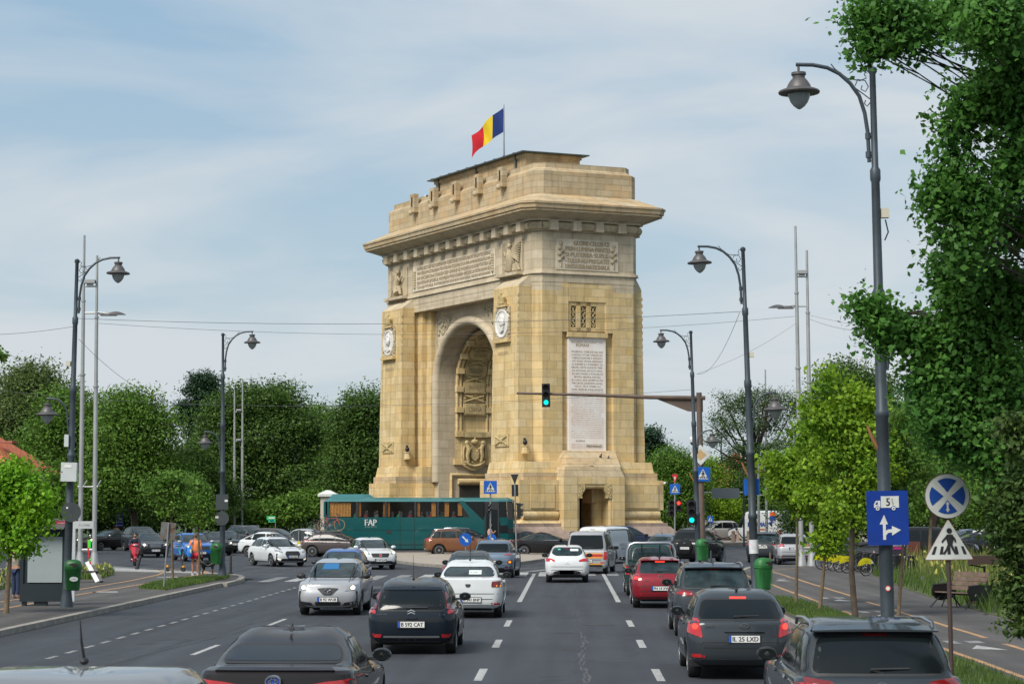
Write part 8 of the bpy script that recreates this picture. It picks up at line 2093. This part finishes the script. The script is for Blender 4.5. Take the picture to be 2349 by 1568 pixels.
# the row of young oaks
young('young tree with thin trunk, nearest to the litter bin on the right path', 1826, 1397, [(1852, 1160, 30, 28, 0), (1802, 1108, 32, 34, 0), (1845, 1125, 42, 42, 0), (1815, 1075, 40, 38, 0), (1850, 1050, 30, 40, 0), (1775, 1060, 20, 20, 0)], 10500, .15, F_oak, 61, .05, .17, nl=16)
young('second thin young tree in the grass strip, right of the first', 1880, 1412, [(1912, 1225, 36, 32, 0), (1910, 1170, 46, 46, 0), (1880, 1130, 42, 42, 0), (1890, 1070, 45, 45, 0), (1900, 1258, 26, 18, 0), (1910, 1010, 38, 42, 0), (1860, 1010, 30, 34, 0)], 10500, .14, F_oak, 62, .055, .16, nl=16)
young('taller young oak with dark trunk and upright yellow-green shoots', 1962, 1428, [(1950, 1140, 60, 55, 0), (1990, 1080, 50, 60, 0), (1930, 1040, 60, 50, 0), (1975, 990, 50, 45, 0), (1890, 970, 40, 40, 0), (1940, 950, 40, 35, 0), (1870, 920, 22, 35, 0), (1902, 870, 10, 30, 0), (1955, 905, 15, 35, 0), (2000, 930, 15, 30, 0), (1980, 1180, 40, 30, 0), (2010, 1020, 30, 40, 0)], 15500, .135, F_oak, 63, .085, .16, bark=M_bark, nl=20)
young('pale thin trunk young tree just right of the blue lorry sign', 2061, 1424, [(2060, 1020, 35, 50, 0), (2080, 960, 35, 40, 0), (2095, 1060, 40, 50, 0), (2050, 1090, 30, 40, 0), (2075, 1130, 35, 35, 0)], 5200, .12, F_md, 64, .05, .16, nl=14)
young('thin tree with reddish bark at the far side of the meadow path', 2131, 1330, [(2130, 1060, 60, 60, 0), (2160, 1120, 50, 50, 0), (2110, 1140, 40, 45, 0), (2150, 1000, 45, 50, 0)], 7500, .17, F_md, 65, .09, .22, nl=12)
young('slim young tree behind the triangular crossing sign', 2268, 1322, [(2265, 1120, 50, 60, 0), (2290, 1180, 40, 45, 0), (2240, 1170, 40, 40, 0)], 4500, .17, F_md, 66, .05, .22, nl=12)
# overhanging maple close by on the right, and the dark evergreen below it
d = 27.0
NL = [(2045, 25, 55, 42, 0), (2110, 40, 60, 50, 1), (2190, 30, 80, 50, 0), (2275, 50, 90, 80, -1), (1990, 45, 25, 30, 0), (2000, 95, 26, 30, 0), (2075, 90, 25, 25, 0), (2330, 120, 70, 90, 0), (2290, 190, 70, 60, 0), (2215, 235, 55, 38, 0), (2178, 285, 30, 32, 0), (2330, 280, 60, 90, 0), (2330, 400, 55, 70, 0),
  (2180, 375, 12, 30, 0), (2150, 440, 28, 20, 0), (2190, 430, 40, 26, 0), (2160, 480, 34, 22, 0), (2230, 470, 50, 40, 0), (2300, 520, 80, 70, 1), (2200, 560, 55, 50, 0), (2170, 620, 40, 40, 0), (2260, 640, 90, 80, 0), (2330, 700, 90, 100, 0), (2180, 700, 55, 55, 0), (2150, 765, 34, 34, 0), (2230, 780, 90, 80, 0), (2170, 860, 80, 70, 0), (2128, 860, 34, 34, 0), (2280, 880, 100, 90, 0), (2180, 960, 80, 65, 0), (2138, 930, 38, 40, 0), (2260, 1000, 100, 90, 0), (2330, 1050, 90, 110, 0), (2190, 1005, 45, 35, 0),
  (1988, 700, 9, 14, 0), (2012, 728, 14, 13, 0), (2042, 752, 24, 14, 0), (2080, 768, 26, 16, 0), (2030, 778, 14, 9, 0)]
g = U(2560, d + 2); tree('large near tree whose dark green branches hang over the whole right edge', (g.x, g.y, .13), [lob(u + (8 if u > 2110 else 0), v, d, ru * .84, rv * .84, dd + (0 if v < 600 else 1.5)) for u, v, ru, rv, dd in NL], 58000, .092, F_nr, .32, 71, clump=.165, per=9, shell=.05, flat_=.8, star=True, side=True)
g = U(2470, 22); tree('dark evergreen shrub hanging into the lower right corner', (g.x, g.y, .13), [lob(u + 32, v, 22.5, ru * .9, rv * .9, dd) for u, v, ru, rv, dd in ((2340, 1010, 60, 80, 0), (2320, 1130, 62, 70, 0), (2300, 1230, 50, 50, 0), (2335, 1250, 50, 70, 0), (2345, 1350, 50, 60, 0), (2340, 1430, 30, 35, 0), (2290, 1180, 36, 45, 0))], 12500, .075, F_yew, .12, 72, clump=.12, per=12, shell=.1, side=True, name='evergreen_shrub', cat='shrub')
# houses
M_tileR = mat('orange_roof_tiles', (.46, .13, .06), .85, var=.25, vscale=3, bump=.5, bscale=10); M_wall = mat('plaster_wall', (.50, .46, .38), .9, var=.1, vscale=1); M_brk = mat('chimney_brick', (.33, .12, .08), .9, var=.2, vscale=8)
def house(label, u, d, w, dep, eave, ridge, rz, chim):
 g = U(u, d); r = empty('house', (g.x, g.y, 0), rz, label, 'house', 'houses with orange roofs')
 b = MB(); b.bb(-w / 2, w / 2, 0, dep, 0, eave, M_wall); b.build('wall', r)
 for x in (-w * .3, 0, w * .3): b = MB(); b.box((x, -.02, eave - 1.6), (1.1, .08, 1.5), M_glass); b.build('window', r)
 b = MB(); o = .5; k = dep / 2
 b.add([(-w / 2 - o, -o, eave), (w / 2 + o, -o, eave), (w / 2 + o, dep + o, eave), (-w / 2 - o, dep + o, eave), (-w / 2 + k, k, ridge), (w / 2 - k, k, ridge)], [(0, 1, 5, 4), (1, 2, 5), (2, 3, 4, 5), (3, 0, 4), (3, 2, 1, 0)], M_tileR)
 n = int(w / .35)
 for i in range(n): x = -w / 2 - o + (w + 2 * o) * (i + .5) / n; t = min(1, (w / 2 + o - abs(x)) / (k + o)); b.tube([(x, -o, eave + .03), (x, -o + (k + o) * t, eave + .03 + (ridge - eave) * t)], .06, 4, M_tileR)
 ro = b.build('roof', r)
 for x, y, h in chim: b = MB(); b.box((x, y, ridge - .4 + h / 2), (.9, .7, h + 1.2), M_brk); b.box((x, y, ridge + h + .25), (1.1, .9, .15), M_brk); q = b.build('chimney', ro)
house('house with steep orange tiled roof and brick chimney at the left edge', -112, 148, 8.5, 7, 5.4, 8.5, -.2, ((3.0, 2.2, -1.2),))
house('house whose orange roof shows between the right lamps and the masts', 1712, 235, 8, 8, 5.2, 9.2, .2, ())
house('pale house wall glimpsed through the leaves behind the meadow', 2150, 190, 12, 8, 5.5, 8, 0, ())
for i, (u, v, lb) in enumerate(((752, 1130, 'white capped gate pillar just left of the coach roof'), (870, 1135, 'white capped gate pillar behind the coach roof'))):
 p = U(u, 170); b = MB(); h = Z(1138, 170); b.box((0, 0, h / 2), (1.1, 1.1, h), M_wall); b.box((0, 0, h + .1), (1.5, 1.5, .2), M_swh); b.prism([(-.75, -.75), (.75, -.75), (.75, .75), (-.75, .75)], h + .2, h + .5, M_swh, top=[(-.15, -.15), (.15, -.15), (.15, .15), (-.15, .15)]); o = b.build('gate_pillar'); o.location = (p.x, p.y, 0); tag(o, lb, 'gate pillar')
# grass, flowers, meadow
M_gb = mat('grass_blades', (.10, .17, .025), .7, var2=(.06, .11, .02), vscale=1.5, transl=.3, island=.35); M_gy = mat('meadow_stems', (.20, .22, .05), .7, var2=(.09, .14, .03), vscale=.5, transl=.3, island=.4); M_gyl = mat('yellow_bloom', (.50, .46, .10), .7, var2=(.25, .27, .06), vscale=.7, island=.3)
M_fl1 = mat('purple_bloom', (.16, .09, .22), .7, island=.3); M_fl2 = mat('pink_bloom', (.50, .25, .25), .7, island=.3)
def inpoly(P, pts):
 x, y = pts[:, 0], pts[:, 1]; c = np.zeros(len(pts), bool); n = len(P)
 for i in range(n):
  (x1, y1), (x2, y2) = P[i], P[i - 1]
  c ^= ((y1 > y) != (y2 > y)) & (x < (x2 - x1) * (y - y1) / (y2 - y1 + 1e-12) + x1)
 return c
def blades(name, poly, n, h, w, m, z=.15, seed=1, hv=.5, clumpy=0.0, lift=0.0, label=None):
 rng = np.random.default_rng(seed); P = [(p[0], p[1]) for p in poly]; xs = [p[0] for p in P]; ys = [p[1] for p in P]
 pts = np.stack([rng.uniform(min(xs), max(xs), n * 3), rng.uniform(min(ys), max(ys), n * 3)], 1); pts = pts[inpoly(P, pts)][:n]
 if clumpy: f = np.sin(pts[:, 0] * 1.3 + 1) * np.sin(pts[:, 1] * .7 + .5 * pts[:, 0]); pts = pts[f > rng.uniform(-1, 1, len(pts)) * 1.2 + clumpy - .6]
 n = len(pts); a = rng.uniform(0, PI, n); hh = h * (1 - hv + 2 * hv * rng.random(n)); base = np.column_stack([pts, np.full(n, z) + lift * rng.random(n)])
 dx = np.column_stack([np.cos(a), np.sin(a), np.zeros(n)]) * w; tip = np.column_stack([rng.normal(size=n) * hh * .25, rng.normal(size=n) * hh * .25, hh])
 V = np.stack([base - dx, base + dx, base + dx * .6 + tip * .6, base + tip], 1).reshape(-1, 3); me = bpy.data.meshes.new(name)
 me.vertices.add(n * 4); me.vertices.foreach_set('co', V.astype(np.float32).ravel()); me.loops.add(n * 4); me.loops.foreach_set('vertex_index', np.arange(n * 4, dtype=np.int32))
 me.polygons.add(n); me.polygons.foreach_set('loop_start', np.arange(0, n * 4, 4, dtype=np.int32)); me.polygons.foreach_set('loop_total', np.full(n, 4, dtype=np.int32)); me.materials.append(m); me.update(calc_edges=True)
 o = bpy.data.objects.new(name, me); COL.objects.link(o); return tag(o, label, None, None, 'stuff')
vg = [(5.8, 22), (7.1, 22), (7.1, 60), (6.8, 66), (6.1, 66.5), (5.8, 60)]
blades('verge_grass', vg, 16000, .10, .008, M_gb, seed=1)
blades('left_verge_grass', [tuple(p) for p in lv], 7000, .10, .014, M_gb, seed=2)
blades('flower_bed_plants', lf, 5000, .28, .03, M_gb, seed=3); blades('flower_bed_blooms', lf, 900, .12, .05, M_gyl, seed=4, lift=.3); blades('purple_flowers', lf, 500, .1, .05, M_fl1, seed=5, lift=.3)
mp_ = meadow + [(45, 50), (48, 92), tuple(G(1996, 1303).xy)]
blades('meadow_grass', mp_, 42000, .42, .022, M_gb, seed=6); blades('tall_meadow_plants', [(p[0] + 1.2, p[1] + 2) for p in mp_], 30000, .80, .03, M_gy, seed=7, clumpy=.35)
blades('yellow_meadow_bloom', [(p[0] + 1.5, p[1] + 3) for p in mp_], 9000, .14, .07, M_gyl, seed=8, lift=.75, clumpy=.5); blades('pink_meadow_flowers', [(p[0] + 1.0, p[1] + 8) for p in mp_], 700, .1, .05, M_fl2, seed=9, lift=.8); blades('purple_meadow_flowers', [(p[0] + .3, p[1] + .5) for p in mp_], 1200, .1, .04, M_fl1, seed=10, lift=.4)
# ================================================================== PEOPLE AND DOG
def skinmesh(name, nodes, edges, m, parent=None, sub=2, root=0):
 me = bpy.data.meshes.new(name); me.from_pydata([n[0] for n in nodes], edges, []); o = bpy.data.objects.new(name, me); COL.objects.link(o)
 o.modifiers.new('s', 'SKIN'); sv_ = me.skin_vertices[0].data if me.skin_vertices else None
 if sv_ is None:
  bm = bmesh.new(); bm.from_mesh(me); bm.verts.layers.skin.verify(); bm.to_mesh(me); bm.free(); sv_ = me.skin_vertices[0].data
 for i, n in enumerate(nodes):
  r = n[1]; sv_[i].radius = (r, r) if not isinstance(r, tuple) else r; sv_[i].use_root = (i == root)
 md = o.modifiers.new('b', 'SUBSURF'); md.levels = sub
 dg = bpy.context.evaluated_depsgraph_get(); nm = bpy.data.meshes.new_from_object(o.evaluated_get(dg)); bpy.data.objects.remove(o)
 nm.name = name; nm.materials.clear(); nm.materials.append(m); nm.polygons.foreach_set('use_smooth', [True] * len(nm.polygons))
 q = bpy.data.objects.new(name, nm); COL.objects.link(q)
 if parent: q.parent = parent
 return q
def chain(nodes, edges, start, pts):
 p = start
 for c, r in pts: nodes.append((c, r)); edges.append((p, len(nodes) - 1)); p = len(nodes) - 1
 return p
def hand(N, E, w, d, k=1.0):
 """palm and five fingers continuing from wrist node w along direction d"""
 d = Vector(d).normalized(); s = d.cross(Vector((0, 1, 0)));
 if s.length < .1: s = d.cross(Vector((1, 0, 0)))
 s.normalize(); W0 = Vector(N[w][0]); pm = W0 + d * .05; N.append((tuple(pm), .026)); E.append((w, len(N) - 1)); ip = len(N) - 1
 for i, L_ in enumerate((.062, .075, .07, .055)):
  a = pm + s * (-.024 + i * .016) + d * .03; b_ = a + d * L_ * .55 + Vector((0, -.012, 0)); c = b_ + d * L_ * .4 + Vector((0, -.02, 0)); chain(N, E, ip, [(tuple(a), .009), (tuple(b_), .008), (tuple(c), .006)])
 a = W0 + s * -.04 + d * .03; chain(N, E, ip, [(tuple(a), .011), (tuple(a + d * .035 + s * -.01), .008)])
def face(par, c, r, m, hair, back=False):
 b = MB(); b.ell((c[0], c[1] - r * .98, c[2] - .005), (.014, .022, .022), m, None, 8, 6); b.build('nose', par)
 b = MB()
 for sx_ in (-1, 1): b.ell((c[0] + sx_ * .032, c[1] - r * .86, c[2] + .02), (.012, .010, .008), M_plw, None, 8, 5); b.ell((c[0] + sx_ * .032, c[1] - r * .93, c[2] + .02), (.006, .006, .006), M_plt, None, 6, 4)
 b.build('eyes', par); b = MB(); b.ell((c[0], c[1] - r * .86, c[2] - .045), (.024, .010, .006), mat('lips', (.30, .10, .08), .6), None, 8, 5); b.build('mouth', par)
 b = MB()
 for sx_ in (-1, 1): b.ell((c[0] + sx_ * r * .82, c[1] + .005, c[2]), (.012, .022, .032), m, None, 8, 6)
 b.build('ears', par)
# man in orange shirt, seen from behind
p = G(447.5, 1325.5); man = empty('person', (p.x, p.y, .13), R_(8), 'man seen from behind in orange shirt and red shorts carrying a blue bag', 'person')
man.scale = (.99,) * 3
N = [((0, 0, .98), .12)]; E = []
sp = chain(N, E, 0, [((0, 0, 1.12), .115), ((0, 0, 1.30), .125), ((0, .01, 1.43), .10), ((0, .01, 1.50), .052), ((0, .02, 1.56), .055), ((0, .035, 1.63), .088), ((0, .03, 1.69), .075)])
for s in (-1, 1):
 chain(N, E, 0, [((s * .10, 0, .90), .092), ((s * .10, .01, .72), .082), ((s * .10, .015, .52), .058), ((s * .10, -.01, .34), .058), ((s * .10, -.02, .12), .034), ((s * .105, .01, .05), .038), ((s * .12, .16, .035), .034)])
 w = chain(N, E, 3, [((s * .17, .0, 1.41), .06), ((s * .215, -.01, 1.27), .048), ((s * .245, -.02, 1.12), .038), ((s * .26, .02, .98), .032), ((s * .262, .05, .87), .023)])
 hand(N, E, w, (0, .15, -1))
skinmesh('body', N, E, M_skin2, man)
M_osh = mat('orange_shirt', (.85, .27, .10), .9, var=.12, vscale=6); M_shorts = mat('red_shorts', (.55, .02, .05), .85, var=.1, vscale=6)
N = [((0, 0, .93), (.165, .12))]; E = []
chain(N, E, 0, [((0, 0, 1.10), (.165, .125)), ((0, 0, 1.28), (.18, .135)), ((0, .005, 1.42), (.15, .10)), ((0, .01, 1.475), (.07, .06))])
for s in (-1, 1): chain(N, E, 3, [((s * .175, 0, 1.405), .075), ((s * .22, -.005, 1.27), .064), ((s * .24, -.01, 1.19), .062)])
skinmesh('shirt', N, E, M_osh, man)
N = [((0, 0, .93), (.15, .115))]; E = []
for s in (-1, 1): chain(N, E, 0, [((s * .095, 0, .86), .108), ((s * .11, .0, .74), .105), ((s * .115, .0, .66), .108)])
skinmesh('shorts', N, E, M_shorts, man, 1)
b = MB(); b.ell((0, .03, 1.70), (.092, .10, .085), mat('grey_brown_hair', (.12, .10, .09), .95)); b.ell((0, -.01, 1.665), (.09, .075, .09), MATS['grey_brown_hair']); b.build('hair', man)
face(man, (0, .045, 1.64), -.09, M_skin2, None)
b = MB(); M_bag = mat('blue_bag', (.01, .17, .55), .7, var=.15, vscale=5); b.tube([(-.20, -.16, 1.20), (-.235, -.20, 1.10), (-.25, -.215, .92), (-.23, -.20, .80), (-.20, -.17, .77)], [.03, .09, .125, .11, .05], 12, M_bag); b.tube([(-.20, -.16, 1.2), (-.12, -.13, 1.36), (-.05, -.02, 1.47), (-.02, .1, 1.42)], .022, 6, M_bag); b.box((-.19, -.31, 1.0), (.06, .02, .16), M_swh); b.tube([(-.22, -.2, .78), (-.2, -.18, .58)], .012, 5, M_bag); tag(b.build('shoulder_bag', None), 'blue sling bag with a white mark hanging on the back of the man in orange', 'bag').matrix_world = Matrix.Translation((p.x, p.y, .13)) @ Matrix.Rotation(R_(8), 4, 'Z')
for s in (-1, 1):
 b = MB(); b.tube([(s * .105, -.07, .045), (s * .108, .02, .06), (s * .115, .12, .045), (s * .12, .19, .035)], [.042, .05, .045, .03], 10, mat('trainer', (.45, .47, .62), .7)); b.tube([(s * .105, -.08, .012), (s * .12, .19, .012)], .04, 8, M_swh) if False else b.box((s * .112, .06, .015), (.09, .29, .03), M_swh); b.build('shoe', man)
# dog
g = G(478, 1324.5); dog = empty('dog', (g.x, g.y, .13), R_(0), 'black and tan dog on a white lead standing beside the man in orange', 'dog'); dog.scale = (1.25,) * 3
M_dogb = mat('black_fur', (.018, .015, .014), .9, var=.3, vscale=20, bump=.6, bscale=50); M_dogt = mat('tan_fur', (.20, .11, .05), .9, var=.3, vscale=20)
N = [((-.16, 0, .36), .085)]; E = []
ch = chain(N, E, 0, [((0, 0, .355), .09), ((.12, 0, .37), .108), ((.19, 0, .42), .08), ((.25, 0, .48), .06), ((.30, 0, .52), .058), ((.36, 0, .51), .038), ((.405, 0, .495), .022)])
chain(N, E, 0, [((-.25, 0, .38), .05), ((-.32, .01, .35), .025), ((-.37, .02, .27), .028)])
for s in (-1, 1):
 chain(N, E, 2, [((.13, s * .06, .28), .045), ((.135, s * .065, .17), .026), ((.13, s * .065, .06), .018), ((.15, s * .065, .015), .022)])
 chain(N, E, 0, [((-.18, s * .06, .27), .055), ((-.14, s * .065, .19), .032), ((-.20, s * .065, .11), .019), ((-.19, s * .065, .04), .018), ((-.17, s * .065, .015), .022)])
o = skinmesh('body', N, E, M_dogb, dog)
o.data.materials.append(M_dogt)
for pl in o.data.polygons:
 c = pl.center
 if c.z < .19 or (c.x > .30 and c.z < .56) or (c.x > .22 and c.z < .42): pl.material_index = 1
b = MB()
for s in (-1, 1): b.ell((.265, s * .05, .545), (.028, .018, .05), M_dogb, Matrix.Identity(4), 8, 6)
b.build('ears', dog); b = MB(); b.ell((.425, 0, .50), (.012, .012, .011), M_plt); b.ell((.345, .035, .53), (.007, .007, .007), M_plt); b.ell((.345, -.035, .53), (.007, .007, .007), M_plt); b.build('face', dog)
b = MB(); b.tube([(.22 + .01 * math.cos(a), .085 * math.sin(a), .44 + .06 * math.cos(a)) for a in [2 * PI * i / 14 for i in range(15)]], .008, 5, M_swh); b.tube([(.2, -.09, .42), (.0, -.13, .30), (-.22, -.12, .44), (-.36, -.05, .72)], .006, 4, M_swh); b.build('lead', dog)
# scooter and rider
g = G(309, 1296.5); sc_ = empty('motor_scooter', (g.x, g.y, 0), R_(14), 'red motor scooter coming towards the camera with a delivery rider', 'scooter')   # local -Y is forward
M_scr = mat('scooter_red', (.50, .01, .03), .2, coat=1); SCM = Matrix.Translation((g.x, g.y, 0)) @ Matrix.Rotation(R_(14), 4, 'Z')
for y in (-.62, .62):
 w = bpy.data.objects.new('wheel', None); COL.objects.link(w); w.parent = sc_; w.location = (0, y, .23)
 b = MB(); b.lathe([(.13, -.045), (.21, -.045), (.235, 0), (.21, .045), (.13, .045)], 20, M_tyre, Matrix.Rotation(PI / 2, 4, 'Y'), cap=False); b.build('tyre', w); b = MB(); b.lathe([(.14, -.03), (.03, -.04), (.03, .04), (.14, .03)], 14, M_rim, Matrix.Rotation(PI / 2, 4, 'Y')); b.build('rim', w)
b = MB(); b.add([(-.05, -.50, .45), (.05, -.50, .45), (.17, -.40, .62), (.20, -.36, .85), (.12, -.38, 1.0), (-.12, -.38, 1.0), (-.20, -.36, .85), (-.17, -.40, .62), (0, -.56, .70), (0, -.50, .95)], [(0, 1, 8), (1, 2, 8), (2, 3, 8), (3, 9, 8), (3, 4, 9), (4, 5, 9), (5, 6, 9), (6, 8, 9), (6, 7, 8), (7, 0, 8)], M_scr, True)
b.ell((0, -.62, .40), (.09, .24, .10), M_scr); b.ell((0, -.38, 1.04), (.19, .12, .10), M_scr); b.build('front_fairing', sc_)
b = MB(); b.box((0, -.15, .27), (.30, .55, .07), M_scr); b.tube([(0, .15, .42), (0, .4, .55), (0, .75, .62)], [.15, .17, .10], 12, M_scr); b.build('rear_body', sc_); b = MB(); b.ell((0, .33, .74), (.15, .33, .07), M_trim); b.build('saddle', sc_)
b = MB(); b.tube([(0, -.62, .23), (0, -.45, .7), (0, -.36, 1.05)], .03, 8, M_trim); b.tube([(-.33, -.28, 1.06), (-.12, -.36, 1.08), (.12, -.36, 1.08), (.33, -.28, 1.06)], .02, 8, M_trim); b.build('steering', sc_)
b = MB(); b.ell((0, -.485, 1.04), (.10, .04, .055), M_lens); b.build('headlight', sc_)
b = MB(); b.tube([(-.16, .2, .25), (-.18, .75, .30)], .05, 8, M_trim); b.build('exhaust', sc_)
M_rbox = mat('red_delivery_box', (.55, .01, .04), .5); b = MB(); b.box((0, .72, 1.02), (.46, .42, .52), M_rbox); b.box((0, .72, 1.29), (.48, .44, .03), M_scr); flat(b, circ(.08, 14), Matrix.Translation((-.08, .50, 1.1)), M_swh, .01); o = b.build('delivery_box'); o.matrix_world = SCM; tag(o, 'red delivery box carried behind the scooter rider', 'box')
M_jk = mat('dark_jacket', (.018, .025, .045), .85, var=.2, vscale=8); M_tr = mat('dark_trousers', (.035, .035, .04), .9)
rd = empty('person', (g.x, g.y, 0), R_(14), 'scooter rider in dark jacket and black helmet sitting on the red scooter', 'person')
N = [((0, .32, .86), .13)]; E = []
chain(N, E, 0, [((0, .28, 1.02), .12), ((0, .20, 1.22), .13), ((0, .17, 1.33), .10), ((0, .15, 1.40), .05), ((0, .12, 1.46), .06), ((0, .10, 1.53), .085), ((0, .11, 1.58), .07)])
for s in (-1, 1):
 chain(N, E, 0, [((s * .12, .18, .80), .095), ((s * .17, -.02, .74), .078), ((s * .19, -.16, .69), .062), ((s * .17, -.14, .50), .055), ((s * .15, -.12, .34), .04), ((s * .15, -.20, .31), .04)])
 w = chain(N, E, 3, [((s * .17, .15, 1.30), .065), ((s * .25, .05, 1.14), .05), ((s * .29, -.08, 1.04), .042), ((s * .30, -.20, 1.06), .028)]); hand(N, E, w, (0, -1, .0))
skinmesh('body', N, E, M_skin, rd)
N = [((0, .32, .88), (.17, .14))]; E = []
chain(N, E, 0, [((0, .28, 1.03), (.16, .13)), ((0, .20, 1.21), (.18, .14)), ((0, .17, 1.33), (.14, .10)), ((0, .15, 1.385), .07)])
for s in (-1, 1): chain(N, E, 3, [((s * .175, .15, 1.30), .08), ((s * .26, .05, 1.14), .064), ((s * .29, -.08, 1.05), .055), ((s * .30, -.17, 1.055), .042)])
skinmesh('jacket', N, E, M_jk, rd)
N = [((0, .32, .84), (.16, .13))]; E = []
for s in (-1, 1): chain(N, E, 0, [((s * .12, .18, .80), .108), ((s * .17, -.02, .745), .09), ((s * .19, -.17, .69), .073), ((s * .17, -.14, .50), .065), ((s * .155, -.12, .36), .055)])
skinmesh('trousers', N, E, M_tr, rd)
b = MB(); b.ell((0, .12, 1.575), (.125, .14, .125), M_blk); b.build('helmet', rd)
b = MB(); b.ell((0, .055, 1.53), (.085, .09, .075), M_skin); b.build('face', rd); face(rd, (0, .06, 1.535), .085, M_skin, None)
for s in (-1, 1): b = MB(); b.tube([(s * .15, -.08, .33), (s * .15, -.25, .32)], [.045, .035], 8, M_swh); b.build('shoe', rd)
# person in a floral shirt half hidden by the poster case
p = U(36, 66); fl = empty('person', (p.x, p.y, .13), R_(150), 'person in a beige floral shirt partly hidden behind the poster case', 'person'); fl.scale = (.97,) * 3
N = [((0, 0, .98), .12)]; E = []
chain(N, E, 0, [((0, 0, 1.12), .115), ((0, 0, 1.30), .12), ((0, .0, 1.42), .095), ((0, .0, 1.50), .05), ((0, -.01, 1.56), .052), ((0, -.02, 1.63), .085), ((0, -.02, 1.69), .07)])
for s in (-1, 1):
 chain(N, E, 0, [((s * .09, 0, .88), .09), ((s * .09, .0, .70), .08), ((s * .09, -.01, .50), .055), ((s * .09, .01, .32), .055), ((s * .09, .02, .10), .035), ((s * .09, .0, .04), .036), ((s * .09, -.13, .03), .032)])
 w = chain(N, E, 3, [((s * .17, .0, 1.40), .058), ((s * .22, .01, 1.25), .046), ((s * .25, .01, 1.10), .036), ((s * .25, -.06, .96), .03), ((s * .25, -.10, .86), .022)]); hand(N, E, w, (0, -.2, -1))
skinmesh('body', N, E, M_skin, fl)
N = [((0, 0, .95), (.16, .12))]; E = []
chain(N, E, 0, [((0, 0, 1.10), (.16, .12)), ((0, 0, 1.28), (.17, .13)), ((0, .0, 1.42), (.14, .10)), ((0, .0, 1.47), .065)])
for s in (-1, 1): chain(N, E, 3, [((s * .175, 0, 1.40), .072), ((s * .225, .005, 1.25), .062), ((s * .25, .01, 1.12), .058)])
skinmesh('shirt', N, E, mat('floral_cloth', (.40, .36, .28), .9, var2=(.10, .10, .09), vscale=14), fl)
N = [((0, 0, .94), (.145, .115))]; E = []
for s in (-1, 1): chain(N, E, 0, [((s * .09, 0, .87), .105), ((s * .09, .0, .70), .092), ((s * .09, .0, .50), .075), ((s * .09, .0, .30), .07), ((s * .09, .01, .10), .06)])
skinmesh('trousers', N, E, mat('blue_trousers', (.02, .035, .08), .9), fl)
b = MB(); b.ell((0, .005, 1.69), (.09, .10, .08), hairs[1]); b.build('hair', fl); face(fl, (0, -.02, 1.63), .085, M_skin, None)
